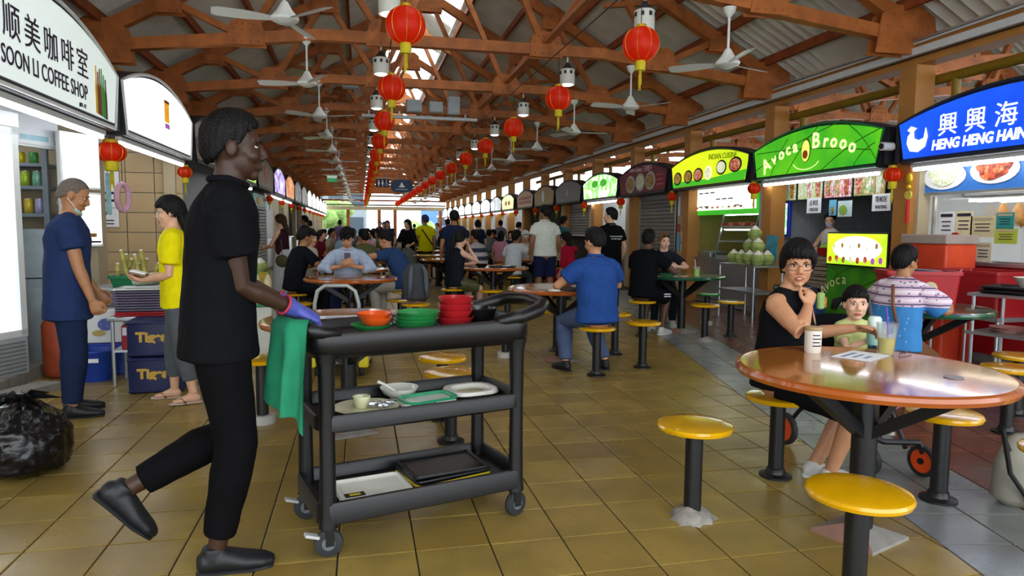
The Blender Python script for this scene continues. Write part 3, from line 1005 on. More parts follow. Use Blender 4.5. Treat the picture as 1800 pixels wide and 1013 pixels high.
def build_lantern(name, label, r=.175, group=None, string=.46):
    root = thing(name, label, 'lantern', group=group)
    n = 24; mb = MB()
    prof = [(r * (1 - .0) * cos(a) ** .85, r * .93 * sin(a)) for a in [R(-74 + 148 * i / 14) for i in range(15)]]
    vs = []
    for q, z in prof:
        for i in range(n * 2):
            rr = q * (1 - (.035 if i % 4 == 2 else 0.))
            vs.append((rr * cos(pi * i / n), rr * sin(pi * i / n), z))
    w = 2 * n
    mb.add(vs, [(t * w + i, t * w + (i + 1) % w, (t + 1) * w + (i + 1) % w, (t + 1) * w + i) for t in range(14) for i in range(w)])
    part('lantern_body', mb, M_LANT, root, 60)
    ribs = MB()
    for k in range(8):
        a = 2 * pi * k / 8
        ribs.tube([(cos(a) * (q + .002), sin(a) * (q + .002), z) for q, z in prof], .0022, 4)
    part('rib_thread', ribs, M_GOLD, root)
    z0 = prof[0][1]
    part('cap', MB().lathe([(.0, -z0 + .03), (.05, -z0 + .028), (.055, -z0 - .005), (.0, -z0 - .005)], n=16), M_GOLD, root)
    part('hanger', MB().cyl((0, 0, -z0 + .02), (0, 0, -z0 + .02 + string), .004, n=6), M_WIRE, root)
    tb = part('tassel_head', MB().lathe([(.045, z0 + .01), (.05, z0 - .01), (.05, z0 - .085), (.046, z0 - .09)], n=14), M_TASSEL, root)
    ts = MB()
    for k in range(7):
        a = 2 * pi * k / 7
        ts.cyl((.008 * cos(a), .008 * sin(a), z0 - .08), (.014 * cos(a), .014 * sin(a), z0 - .22 - .03 * (k % 3)), .004, n=4)
    part('tassel', ts, M_TASSEL, root)
    return root
lan = build_lantern('red_lantern', 'round red silk lantern with yellow tassel on the left ceiling row', group='lanterns strung down the left of the aisle')
ORD = 'first second third fourth fifth sixth seventh eighth ninth tenth eleventh twelfth thirteenth fourteenth fifteenth sixteenth seventeenth'.split()
LAN_Y = [6.3 + 2.8 * k for k in range(17)]
lan.location = (.41, LAN_Y[0], 3.20)
lan['label'] = 'first round red silk lantern of the left ceiling row, from the coffee shop sign'
for i, y in enumerate(LAN_Y[1:]):
    dup(lan, (.41, y, 3.20), .3 * i, '%s round red silk lantern of the left ceiling row, from the coffee shop sign' % ORD[i + 1])
for i, y in enumerate(LAN_Y):
    dup(lan, (2.65, y, 3.18), .4 * i + .2, '%s round red silk lantern of the right ceiling row, from the blue sign' % ORD[i], 'lanterns strung down the right of the aisle')

for _x, _z in ((.41, 3.82), (2.65, 3.80)):
    tag(part('trim_10', MB().cyl((_x, 1.4, _z), (_x, 52, _z), .007, n=5), M_WIRE, None), 'thin wire the lantern row hangs from', kind='structure')
# white cylindrical downlights with a peaked cap
M_LAMPW = mat('lamp_white', '#d8dbd0', .4, vary=.06)
M_VENT = mat('vent_dark', '#2a2c2a', .6)
M_BULB = mat('lamp_glow', '#fff6ff', .4, emit=15., vary=0)
def build_down():
    root = thing('pendant_lamp', 'white drum downlight with vent slots on the left ceiling row', 'lamp', group='drum lamps down the left of the aisle')
    sh = part('lamp_shade', MB().lathe([(.085, -.11), (.108, -.115), (.112, .1), (.09, .115), (0, .118)], n=20, caps=False), M_LAMPW, root)
    part('cap', MB().lathe([(.09, .116), (.012, .21), (0, .212)], n=16), M_VENT, root)
    vt = MB()
    for k in range(8):
        a = 2 * pi * k / 8
        vt.box((.110 * cos(a), .110 * sin(a), .055), (.012, .034, .045), a)
    part('vent_slot', vt, M_VENT, sh, None)
    part('bulb', MB().lathe([(0, -.128), (.06, -.126), (.082, -.112), (.082, -.1), (0, -.1)], n=18), M_BULB, root, None)
    part('stem', MB().cyl((0, 0, .2), (0, 0, .34), .012, n=8), M_LAMPW, root)
    return root
dl = build_down()
dl.location = (.30, 7.05, 3.62)
dl['label'] = 'first white drum downlight of the left row, from the coffee shop sign'
for i, y in enumerate(TRUSS_Y[3:]):
    dup(dl, (.30, y, 3.64), 0, '%s white drum downlight of the left row, from the coffee shop sign' % ORD[i + 1])
for i, y in enumerate(TRUSS_Y[2:]):
    dup(dl, (3.0, y, 3.64), .2, '%s white drum downlight of the right row, from the blue sign' % ORD[i], 'drum lamps down the right of the aisle')

# ceiling fans
M_FAN = mat('fan_enamel', '#dfe3dc', .35, vary=.05)
def build_fan():
    root = thing('ceiling_fan', 'white three-bladed ceiling fan hanging along the left of the aisle', 'fan', group='ceiling fans on the left')
    part('canopy', MB().lathe([(.0, .58), (.075, .575), (.06, .52), (.018, .47), (0, .468)], n=18), M_FAN, root)
    part('rod', MB().cyl((0, 0, .08), (0, 0, .5), .014, n=10), M_FAN, root)
    part('motor', MB().lathe([(0, -.075), (.06, -.075), (.125, -.045), (.135, -.02), (.12, .0), (.075, .05), (.03, .13), (0, .135)], n=22), M_FAN, root)
    for k in range(3):
        a = 2 * pi * k / 3
        def fn(u, v, a=a):
            d = .10 + .55 * v
            w = (.035 + .035 * min(1, v * 2.2)) * (1 - max(0, v - .9) * 3)
            s = (u - .5) * 2 * w
            x, y = d, s
            return (x * cos(a) - y * sin(a), x * sin(a) + y * cos(a), -.03 + s * .28)
        b = MB().grid(fn, 4, 10)
        n = len(b.v)
        b.add([(x, y, z - .006) for x, y, z in b.v], [tuple(reversed(f)) for f in b.f])
        part('blade', b, M_FAN, root)
    return root
fan = build_fan()
fan.location = (-.69, 7.05, 3.42); fan.rotation_euler.z = 1.25
fan['label'] = 'first white ceiling fan of the left row, from the coffee shop sign'
for i, y in enumerate(TRUSS_Y[3:]):
    dup(fan, (-.69, y, 3.38), .9 + .77 * i, '%s white ceiling fan of the left row, from the coffee shop sign' % ORD[i + 1])
for i, y in enumerate(TRUSS_Y[2:]):
    dup(fan, (4.0, y, 3.28), .35 + .83 * i, '%s white ceiling fan of the right row, from the blue sign' % ORD[i], 'ceiling fans on the right')

# electrical boxes and cable tray on the third truss
M_BOX = mat('grey_enamel', '#b4c0c4', .45, vary=.08)
tray = thing('cable_tray', 'long white cable tray slung under the third truss', 'cable tray', (0, 15.2, 0))
part('tray', MB().box((1.3, 0, 3.80), (2.5, .12, .06)), M_TRUNK, tray, None)
for x in (.2, .85, 2.3):
    part('clip', MB().box((x, .1, 3.87), (.03, .08, .12)), M_STAIN, tray, None)
for i, (x, z, w, h, lb) in enumerate(((1.16, 4.05, .34, .26, 'square grey junction box on the cable tray truss, beside the small box'),
                                      (1.64, 4.04, .30, .22, 'small cream junction box between two larger grey boxes on the truss'),
                                      (2.03, 4.09, .27, .38, 'tall grey junction box at the end of the three on the truss'),
                                      (-.18, 4.46, .33, .22, 'pale blue junction box standing alone on the truss by the fan'))):
    b = thing('junction_box', lb, 'box', (x, 15.2, z))
    part('housing', MB().rbox((0, 0, 0), (w, .14, h), .015), M_BOX, b)
    part('cover', MB().rbox((0, -.075, 0), (w * .9, .02, h * .86), .006), M_BOX, b)
    part('screw', MB().cyl((w * .36, -.085, h * .34), (w * .36, -.092, h * .34), .01, n=8).cyl((-w * .36, -.085, -h * .34), (-w * .36, -.092, -h * .34), .01, n=8), M_STAIN, b)
    part('bracket', MB().box((0, .1, 0), (.05, .12, .1)), M_STAIN, b, None)

# hanging signs far down the hall
M_NAVY = mat('sign_navy', '#16264a', .5); M_SIGNW = mat('sign_white', '#f0f2f2', .5, vary=0)
ts = thing('toilet_sign', 'navy hanging sign with white man, woman and wheelchair symbols', 'sign', (.92, 29.45, 3.28))
part('board', MB().rbox((0, 0, 0), (.56, .05, .34), .01), M_NAVY, ts)
for x in (-.16, .0):
    mb = MB().prism(circle(x, .10, .028, .028, 12), -.034, -.026)
    mb.prism([(x - .035, .06), (x + .035, .06), (x + .045, -.05), (x + .02, -.05), (x + .018, -.13), (x - .018, -.13), (x - .02, -.05), (x - .045, -.05)], -.034, -.026)
    part('symbol', mb, M_SIGNW, ts, None)
mb = MB().prism(circle(.16, .10, .024, .024, 12), -.034, -.026)
mb.tube([(.16, -.03, .07), (.165, -.03, -.02), (.21, -.03, -.02), (.235, -.03, -.1)], .013, 6)
mb.tube([(.16 + .055 * cos(a), -.03, -.05 + .055 * sin(a)) for a in [R(110 + 200 * i / 10) for i in range(11)]], .009, 6)
part('symbol', mb, M_SIGNW, ts, None)
part('hanger', MB().cyl((-.2, 0, .17), (-.2, 0, .7), .008, n=6).cyl((.2, 0, .17), (.2, 0, .7), .008, n=6), M_STAIN, ts)
os_ = thing('oval_sign', 'large blue oval hanging sign with a pale motif', 'sign', (1.72, 29.45, 3.17))
part('board', MB().prism([(.46 * abs(cos(a)) ** .6 * (1 if cos(a) >= 0 else -1), .27 * abs(sin(a)) ** .6 * (1 if sin(a) >= 0 else -1)) for a in [2 * pi * i / 28 for i in range(28)]], -.03, .03), mat('sign_slate', '#2d4a66', .5, vary=.2), os_, None)
part('motif', MB().prism([(-.13, -.02), (-.05, .02), (-.04, .12), (.02, .15), (.06, .04), (.14, -.01), (.1, -.05), (-.1, -.05)], -.04, -.03), M_SIGNW, os_, None)
part('motif_line', MB().box((0, -.035, -.14), (.5, .01, .05)), mat('sign_pale', '#93aabb', .5), os_, None)
part('hanger', MB().cyl((-.2, 0, .2), (-.2, 0, .8), .008, n=6).cyl((.2, 0, .2), (.2, 0, .8), .008, n=6), M_STAIN, os_)
ex = thing('exit_sign', 'small green exit sign with a white upper panel hanging under the roof', 'sign', (-1.03, 26.65, 3.23))
part('board', MB().rbox((0, 0, -.06), (.36, .06, .14), .01), mat('exit_green', '#15965a', .5, emit=.5, vary=0), ex)
part('panel', MB().rbox((0, 0, .07), (.36, .06, .11), .01), mat('exit_white', '#cfe3d6', .5, emit=.4, vary=0), ex)
lettering('EXIT', .11, M_SIGNW, ex, 0, -.10, -.036, width=.24)
part('hanger', MB().cyl((0, 0, .12), (0, 0, .7), .008, n=6), M_STAIN, ex)

# ================================================================ STALLS
def at(side, yc, x, y, z):
    return (6.2 + y, yc - x, z) if side == 'R' else (-2.5 - y, yc + x, z)
RZ = {'R': -pi / 2, 'L': pi / 2}
M_HOUS = mat('sign_housing', '#20242b', .5, vary=.2)
M_TUBE = mat('tube_glow', '#f4f8ff', .4, emit=14., vary=0)
M_BEIGE = mat('beige_wall', '#b8a98a', .6, vary=.1, scale=3)
M_INNER = mat('stall_white', '#e4e6e3', .5, vary=.05)
M_SHUT = mat('shutter_grey', '#8d8d8a', .5, metal=.3, vary=.12)
M_BLACKP = mat('plastic_black', '#141516', .42, vary=.15)
M_INK = mat('ink_dark', '#2a1c33', .6, vary=0)
M_PAPER = mat('paper', '#eceff2', .7, vary=.04)
M_RED = mat('plastic_red', '#a8141c', .4, vary=.12)
M_BLUE = mat('plastic_blue', '#1c3f9c', .4, vary=.12)
M_GREENP = mat('plastic_green', '#12784a', .4, vary=.12)
M_WHITEP = mat('plastic_white', '#dfe2df', .4, vary=.06)
M_STW = mat('print_white', '#ffffff', .5, emit=1.3, vary=0)

def sign_poly(w, zb=2.22, zs=2.65, zt=2.88, inset=.09, k=0.):
    pts = [(-w / 2 + inset + k, zb + k), (w / 2 - inset - k, zb + k), (w / 2 - k, zs)]
    n = 14
    for i in range(1, n):
        t = i / n
        x = w / 2 - k - (w - 2 * k) * t
        pts.append((x, zs + (zt - zs - k) * (1 - (2 * t - 1) ** 2)))
    pts.append((-w / 2 + k, zs))
    return pts
LK = 1.25                # the left-hand stalls are larger than the right-hand ones
def stall_sign(side, y0, y1, label, face, deco=None, tube=True, zt=2.88, zb=2.22, zs=2.65, group=None, name='stall_sign', edge=M_HOUS):
    k = LK if side == 'L' else 1.
    w = y1 - y0; yc = (y0 + y1) / 2 * k
    root = thing(name, label, 'sign', at(side, yc, 0, 0, CAM_H * (1 - k)), RZ[side], group)
    root.scale = (k, 1, k)
    part('housing', MB().prism(sign_poly(w + .04, zb - .03, zs + .02, zt + .03), .0, .30), M_HOUS, root, None)
    part('face', MB().prism(sign_poly(w, zb, zs, zt, k=.03), -.014, .004), face, root, None)
    pts = [(x, -.008, z) for x, z in sign_poly(w + .01, zb - .01, zs, zt + .01)]
    part('frame', MB().tube(pts, .020 if edge == M_HOUS else .016, 6, True), edge, root, 60)
    part('bracket', MB().box((-w / 2 - .02, .18, 2.42), (.08, .30, .40)), M_HOUS, root, None)
    part('bracket', MB().box((w / 2 + .02, .18, 2.42), (.08, .30, .40)), M_HOUS, root, None)
    if deco: deco(root, w)
    if tube:
        t = thing('tube_lamp', 'white fluorescent tube glowing under the ' + tube, 'lamp', at(side, yc, 0, .1, 2.13 * k + CAM_H * (1 - k)), RZ[side], group)
        t.scale = (k, 1, 1)
        part('tube', MB().cyl((-w * .44, 0, 0), (w * .44, 0, 0), .022, n=10), M_TUBE, t)
        part('batten', MB().box((0, .0, .045), (w * .9, .06, .05)), M_WHITEP, t, None)
    return root
def disc(root, x, z, rx, rz, m, y=-.02, name='food_picture', n=22):
    return part(name, MB().prism(circle(x, z, rx, rz, n), y, y + .008), m, root, None)
def plate(root, x, z, w, h, m, y=-.02, name='print'):
    return part(name, MB().prism([(x - w / 2, z - h / 2), (x + w / 2, z - h / 2), (x + w / 2, z + h / 2), (x - w / 2, z + h / 2)], y, y + .008), m, root, None)
def stall_body(side, y0, y1, label, depth=2.4, wall=M_INNER, counter=M_STAIN, cz=.9, lamp=True, group=None, cgap=None, post=M_BEIGE):
    k = LK if side == 'L' else 1.
    w = (y1 - y0) * k; yc = (y0 + y1) / 2 * k
    if side == 'L': depth = min(depth, 2.1)
    root = thing('food_stall', label, None, at(side, yc, 0, 0, 0), RZ[side], kind='structure')
    root.scale.z = 1.1 if side == 'L' else 1.
    part('side_wall', MB().box((-w / 2 - .03, .25 + depth / 2, 1.32), (.08, depth, 2.64)), wall, root, None)
    part('back_wall', MB().box((0, .25 + depth, 1.32), (w, .08, 2.64)), wall, root, None)
    part('canopy', MB().box((0, .28 + depth / 2, 2.68), (w + .06, depth, .06)), M_HOUS, root, None)
    part('post', MB().box((-w / 2 - .03, .32, 1.1), (.28, .16, 2.2)), post, root, None)
    part('plinth', MB().box((0, .35 + depth / 2, .05), (w, depth - .1, .1)), M_CONC, root, None)
    if counter:
        cw = w - .3 if not cgap else cgap[1] - cgap[0]
        cx = 0 if not cgap else (cgap[0] + cgap[1]) / 2
        part('counter', MB().box((cx, .62, cz / 2 + .05), (cw, .5, cz - .1)), counter, root, None)
        part('worktop', MB().box((cx, .60, cz + .015), (cw + .04, .58, .035)), M_STAIN, root, None)
    if lamp:
        part('ceiling_light', MB().box((0, 1.3, 2.62), (w * .7, .16, .04)), M_TUBE, root, None)
    return root
def shutter(side, yc, w, z0, z1, label, y=.34, group=None):
    r = thing('roller_shutter', label, 'shutter', at(side, yc, 0, y, 0), RZ[side], group)
    n = int((z1 - z0) / .085)
    sm = MB().add([(-w / 2, .0, 0), (w / 2, 0, 0), (w / 2, -.018, .028), (-w / 2, -.018, .028), (w / 2, -.018, .06), (-w / 2, -.018, .06), (w / 2, 0, .082), (-w / 2, 0, .082)],
                  [(0, 1, 2, 3), (3, 2, 4, 5), (5, 4, 6, 7)]).mesh('slat')
    sm.materials.append(M_SHUT)
    for i in range(n):
        link('slat', sm, None, r, (0, 0, z0 + i * .085))
    for q in (-1, 1): part('guide_rail', MB().box((q * (w / 2 + .02), -.01, (z0 + z1) / 2), (.05, .06, z1 - z0)), M_STAIN, r, None)
    part('bottom_bar', MB().box((0, 0, z0 - .02), (w, .05, .05)), M_STAIN, r, None)
    part('drum_cover', MB().box((0, .10, z1 + .06), (w + .08, .2, .16)), M_SHUT, r, None)
    return r
small = build_lantern('stall_lantern', 'small red lantern with a yellow tassel under the blue chicken-rice sign end', r=.105, string=.05)
small.location = (6.26, 7.09, 2.09); small.scale = (1, 1, .92)
def stall_lantern(x, y, z, label, group=None):
    return dup(small, (x, y, z), y, label, group, (1, 1, .92))

# ---- right, stall with the blue sign
BLUE = mat('sign_blue', '#1259e6', .4, emit=1.0, vary=.25, scale=.9, color2='#0a3fd0')
def deco_blue(r, w):
    x0 = -w / 2
    part('emblem', MB().prism([(x0 + .18, 2.50), (x0 + .17, 2.42), (x0 + .22, 2.33), (x0 + .33, 2.31), (x0 + .43, 2.36), (x0 + .46, 2.47), (x0 + .43, 2.57), (x0 + .41, 2.46), (x0 + .34, 2.44), (x0 + .27, 2.47), (x0 + .26, 2.55), (x0 + .30, 2.58), (x0 + .22, 2.61), (x0 + .17, 2.57), (x0 + .22, 2.54)], -.026, -.018), M_STW, r, None)
    for i, ch in enumerate('興興海南'):
        lettering(ch, .26, M_STW, r, x0 + .72 + .34 * i, 2.47, -.02)
    lettering('HENG HENG HAINANESE C', .15, M_STW, r, x0 + .52, 2.31, -.02, align='LEFT', width=1.62, bold=.005, shear=.15)
stall_sign('R', 4.15, 6.98, 'bright blue stall sign with white goose emblem and Chinese lettering', BLUE, deco_blue, 'blue chicken-rice sign')
stall_body('R', 4.15, 6.98, 'chicken-rice stall with glass front and red counter below the blue sign', counter=M_RED, cz=1.05, lamp=False)
fp = thing('menu_board', 'blue food photo board with chicken dishes under the blue sign', 'menu board', at('R', 5.55, 0, .32, 0), RZ['R'])
part('board', MB().prism([(-1.38, 1.86), (1.38, 1.86), (1.38, 2.26), (-1.38, 2.26)], 0, .03), mat('board_blue', '#3f83d8', .4, vary=.3, scale=2.5), fp, None)
part('frame', MB().box((0, .01, 1.85), (2.8, .05, .03)).box((-1.39, .01, 2.06), (.03, .05, .42)), M_STAIN, fp, None)
_FC = (('food_roast', ['#5a1508', '#a8330c', '#d8632a', '#e8a060'], 22, .5), ('food_pale', ['#d9d2a8', '#f2efdc', '#b9c88a', '#ffffff'], 18, .8),
       ('food_mix', ['#3d2a12', '#8a5a1e', '#c9a04a', '#6a8a3a'], 26, .5), ('food_red', ['#7d0f0f', '#c93a20', '#e8b090', '#4a1008'], 24, .5))
FOODS = [ramp_mat(n_, c_, s_) for n_, c_, s_, e_ in _FC]                       # food and printed food pictures
FOODL = [ramp_mat(n_ + '_backlit', c_, s_, e_) for n_, c_, s_, e_ in _FC]      # the same prints on backlit sign faces and screens
for i, (x, m) in enumerate(((-1.05, FOODS[1]), (-.42, FOODS[0]), (.25, FOODS[1]), (.9, FOODS[0]))):
    d = disc(fp, x, 2.04 + .03 * (i % 2), .29, .15, M_PAPER, -.012, 'plate_picture')
    part('food_picture', MB().prism([(x + .2 * (1 + .14 * sin(5 * a)) * cos(a), 2.05 + .03 * (i % 2) + .11 * (1 + .16 * sin(3 * a + i)) * sin(a)) for a in [2 * pi * k / 20 for k in range(20)]], -.022, -.012), m, d, None)
plate(fp, .02, 2.2, .30, .06, M_PAPER, -.014)
# hanging poached chickens on their rail
M_CHICK = mat('chicken_skin', '#d9a44a', .35, vary=.3, scale=14, color2='#c58030')
rl = thing('hanging_rail', 'steel rail across the glass front from which chickens hang', 'rail', at('R', 5.75, 0, .9, 1.83), RZ['R'])
part('rail', MB().cyl((-1.15, 0, 0), (1.0, 0, 0), .012, n=8), M_STAIN, rl)
part('bracket', MB().box((-1.15, 0, .25), (.03, .03, .5)).box((1.0, 0, .25), (.03, .03, .5)), M_STAIN, rl, None)
ch0 = None
for i in range(9):
    loc = at('R', 5.75, -.62 + .19 * i, .9, 1.62)
    if ch0 is None:
        ch0 = thing('hanging_chicken', 'glossy pale poached chicken hanging in the stall window', 'chicken', loc, RZ['R'], 'chickens hung in the stall window')
        b = MB(); chain(b, [((0, 0, .10), .03), ((0, 0, .03), .06, .055), ((0, 0, -.05), .085, .075), ((0, 0, -.11), .06, .06)], (1, 0, 0), 12)
        for s_ in (-1, 1):
            chain(b, [((s_ * .06, -.02, -.03), .03), ((s_ * .085, -.03, -.1), .02), ((s_ * .07, -.03, -.16), .01)], (1, 0, 0), 8)
        part('carcass', b, M_CHICK, ch0, 180)
        part('hook', MB().tube([(0, 0, .1), (0, 0, .18), (.01, 0, .215), (-.005, 0, .222)], .005, 6), M_STAIN, ch0)
    else:
        dup(ch0, loc, RZ['R'])
stl = thing('heat_lamp', 'bright strip lamp above the hanging chickens', 'lamp', at('R', 5.75, .1, .75, 1.77), RZ['R'])
part('tube', MB().cyl((-.9, 0, 0), (.9, 0, 0), .018, n=8), mat('warm_glow', '#fff0d0', .4, emit=9, vary=0), stl)
part('reflector', MB().box((0, .0, .04), (1.9, .09, .02)), M_STAIN, stl, None)
gls = thing('glass_screen', 'clear glass screen standing on the chicken-rice counter', 'screen', at('R', 5.6, 0, .40, 0), RZ['R'])
M_GLASS = mat('clear_glass', '#f2fbff', .02, trans=1., vary=0, ior=1.3, alpha=.25)
part('pane', MB().box((0, 0, 1.45), (2.4, .012, .72)), M_GLASS, gls, None)
part('frame', MB().box((0, 0, 1.085), (2.4, .03, .03)).box((-1.2, 0, 1.45), (.03, .03, .75)), M_STAIN, gls, None)
for i, (yy, z, w_, h_, m, lb) in enumerate(((6.59, 1.49, .2, .3, M_PAPER, 'white award certificate with a dark crest taped to the stall glass'),
        (6.36, 1.50, .22, .28, mat('cream_card', '#e8dfb0', .6), 'cream award card with a dark crest taped to the stall glass'),
        (6.12, 1.47, .30, .23, mat('parchment', '#d9cda0', .6), 'parchment card with brushed calligraphy taped to the stall glass'),
        (5.86, 1.53, .2, .17, mat('teal_card', '#2d8f8a', .5), 'teal card taped to the stall glass'),
        (5.84, 1.37, .26, .16, mat('lime_card', '#b9c94a', .5), 'lime payment card on the stall glass'),
        (6.27, 1.20, .15, .2, M_PAPER, 'white payment stand on the red counter'),
        (6.08, 1.19, .2, .22, mat('parchment2', '#d9d2b8', .6), 'pale certificate leaning on the red counter'))):
    c = thing('notice_card', lb, 'notice', at('R', yy, 0, .375 if i < 5 else .36, z), RZ['R'])
    part('card', MB().box((0, 0, 0), (w_, .006, h_)), m, c, None)
    part('border', MB().box((0, -.005, h_ * .36), (w_ * .8, .004, h_ * .12)), M_INK if i in (0, 1) else M_BEIGE, c, None)
    for k in range(3):
        part('text_line', MB().box((0, -.005, h_ * (.12 - .16 * k)), (w_ * (.62 - .1 * (k % 2)), .004, h_ * .045)), M_INK, c, None)
    if i >= 5:
        part('stand', MB().box((0, .02, -h_ / 2 + .004), (w_, .07, .008)), M_STAIN, c, None)
mas = thing('gold_ornament', 'red and gold festive ornament hanging on the stall glass', 'ornament', at('R', 6.44, 0, .36, 1.26), RZ['R'])
part('plaque', MB().prism(circle(0, 0, .085, .15, 10), -.02, 0), mat('festive_red', '#b0200f', .45), mas, None)
part('relief', MB().prism(circle(0, .05, .05, .05, 8), -.035, -.02).prism(circle(0, -.06, .06, .045, 8), -.035, -.02), M_GOLD, mas, None)
pst = thing('wall_notices', 'pillar post between blue and green stalls carrying small red notices', 'notice', at('R', 7.12, 0, .222, 0), RZ['R'])
for x, z, w_, h_, m in ((-.03, 1.42, .12, .16, M_PAPER), (.10, 1.38, .12, .14, M_RED), (-.05, 1.63, .1, .12, M_RED), (-.06, 1.26, .12, .14, mat('sky_card', '#6fb6d8', .5))):
    part('notice', MB().box((x, 0, z), (w_, .006, h_)), m, pst, None)
stick = thing('hanging_charm', 'gold festive charm with a red tassel hanging on the post', 'ornament', at('R', 6.90, .0, .12, 1.93), RZ['R'])
part('knot', MB().ball((0, 0, .1), (.05, .03, .07)).ball((0, 0, .0), (.035, .03, .035)), M_GOLD, stick)
part('coin', MB().cyl((0, -.01, -.09), (0, .01, -.09), .05, n=16), mat('coin_yellow', '#d9c84a', .4), stick)
part('tassel', MB().cyl((0, 0, -.14), (0, 0, -.42), .018, .024, 8), M_REDCAP, stick)
part('cord', MB().cyl((0, 0, -.14), (0, 0, .28), .004, n=5), M_REDCAP, stick)
cc = thing('security_camera', 'white dome-ended security camera between blue and green signs', 'camera', at('R', 7.08, 0, -.04, 2.42), RZ['R'])
part('camera_body', MB().cyl((0, -.09, 0), (0, .06, 0), .05, n=16), M_WHITEP, cc)
part('lens', MB().cyl((0, -.1, 0), (0, -.088, 0), .035, n=14), M_BLACKP, cc)
part('mount', MB().box((0, .07, 0), (.05, .12, .05)), M_WHITEP, cc, None)
# ---- right, green avocado stall
LEAF = mat('sign_leaf', '#5fc414', .4, emit=.85, vary=.2, scale=1.2, color2='#26a01e')
M_VEIN = mat('leaf_vein', '#2c7a14', .5, emit=.25, vary=0)
M_CREAM = mat('print_cream', '#f3f0b4', .5, emit=1.0, vary=0)
def deco_avo(r, w):
    v = MB()
    for a, b in (((-1.36, 2.34), (.55, 2.84)), ((-1.3, 2.62), (1.2, 2.42)), ((-.5, 2.25), (.2, 2.86)), ((.3, 2.25), (1.35, 2.66)), ((.9, 2.24), (1.28, 2.5)), ((.8, 2.78), (1.3, 2.3)), ((-.9, 2.24), (-.5, 2.76))):
        v.tube([(a[0] + (b[0] - a[0]) * t, -.016, a[1] + (b[1] - a[1]) * t + .05 * sin(pi * t)) for t in [i / 8 for i in range(9)]], .007, 4)
    part('leaf_vein', v, M_VEIN, r, None)
    for ch, x, z, t in (('A', -.98, 2.33, -.5), ('v', -.79, 2.42, -.4), ('o', -.62, 2.48, -.3), ('c', -.46, 2.525, -.22), ('a', -.30, 2.55, -.15), ('B', .15, 2.56, 0.), ('r', .35, 2.55, .1), ('o', .51, 2.53, .2), ('o', .69, 2.49, .28), ('o', .86, 2.43, .36)):
        lettering(ch, .30 if ch in 'AB' else .25, M_CREAM, r, x, z, -.02, rot=t, bold=.006)
    disc(r, -.06, 2.55, .10, .17, mat('avo_skin', '#2f6a12', .5, emit=.4, vary=0), -.022, 'avocado')
    disc(r, -.06, 2.54, .085, .15, mat('avo_flesh', '#e6ee6a', .5, emit=1., vary=0), -.026, 'avocado')
    disc(r, -.06, 2.49, .055, .06, mat('avo_seed', '#8a3a10', .5, emit=.5, vary=0), -.032, 'avocado')
    part('smile', MB().tube([(-.06 + .3 * cos(a), -.018, 2.42 + .14 * sin(a)) for a in [R(200 + 140 * i / 10) for i in range(11)]], .006, 4), M_CREAM, r, None)
stall_sign('R', 7.2, 10.0, 'lime green leaf-patterned stall sign with cream lettering and an avocado', LEAF, deco_avo, 'green avocado sign', edge=M_GREENP)
M_STEELW = mat('steel_wall', '#a3a7ab', .45, metal=.15, vary=.15)
stall_body('R', 7.2, 10.0, 'juice stall with leaf-green counter below the avocado sign', wall=M_STEELW, counter=mat('counter_leaf', '#4fa81a', .4, vary=.3, scale=2.5, color2='#2a7d1c'), cgap=(-.0, 1.38), cz=.95, post=M_STAIN, lamp=False)
cv = thing('counter_print', 'cream lettering and dark leaf veins printed on the green counter', 'print', at('R', 8.6, 0, .365, 0), RZ['R'])
v = MB()
for a, b in (((.02, .2), (1.3, .9)), ((.1, .9), (.9, .1)), ((.6, .12), (1.36, .5)), ((.02, .6), (.6, .92))):
    v.tube([(a[0] + (b[0] - a[0]) * t, 0, a[1] + (b[1] - a[1]) * t + .08 * sin(pi * t)) for t in [i / 8 for i in range(9)]], .007, 4)
part('leaf_vein', v, mat('vein_print', '#2c7a14', .5, vary=0), cv, None)
for i, ch in enumerate('Avoca'):
    a = R(150 - 14 * i); lettering(ch, .2, mat('cream_print', '#f3f0b4', .5, vary=0), cv, .42 + .5 * cos(a), .32 + .36 * sin(a), -.008, rot=-(a - pi / 2) * .5)
pics = [ramp_mat('drink_pic_%d' % i, c, 16, 0., stretch=(1.6, 1, .8)) for i, c in enumerate((['#fff8e0', '#8fbf3a', '#ffffff', '#c9483a'], ['#ffffff', '#9bcf6a', '#f5f0c0', '#5a7a3a'], ['#ffe0ea', '#d8304a', '#ffffff', '#e89aa8'], ['#e8f2c0', '#4f9a4a', '#f09a4a', '#ffffff']))]
for i in range(4):
    pb = thing('drink_poster', ('green smoothie poster at the far end of the drinks row', 'pale green shake poster second in the drinks row', 'pink and red juice poster in the drinks row', 'orange and green fruit poster at the near end of the drinks row')[i], 'poster', at('R', 8.85 , -1.0 + .62 * i, .50, 2.06), RZ['R'])
    part('poster', MB().box((0, 0, 0), (.58, .02, .33)), pics[i], pb, None)
    part('frame', MB().box((.30, 0, 0), (.02, .03, .34)).box((0, 0, .17), (.6, .03, .015)), M_DARK, pb, None)
    for k in range(3):
        part('glass_print', MB().prism([(-.2 + .19 * k - .04, -.14), (-.2 + .19 * k + .04, -.14), (-.2 + .19 * k + .055, .08), (-.2 + .19 * k - .055, .08)], -.016, -.01), FOODS[(i + k) % 4] if k != 1 else pics[(i + 1) % 4], pb, None)
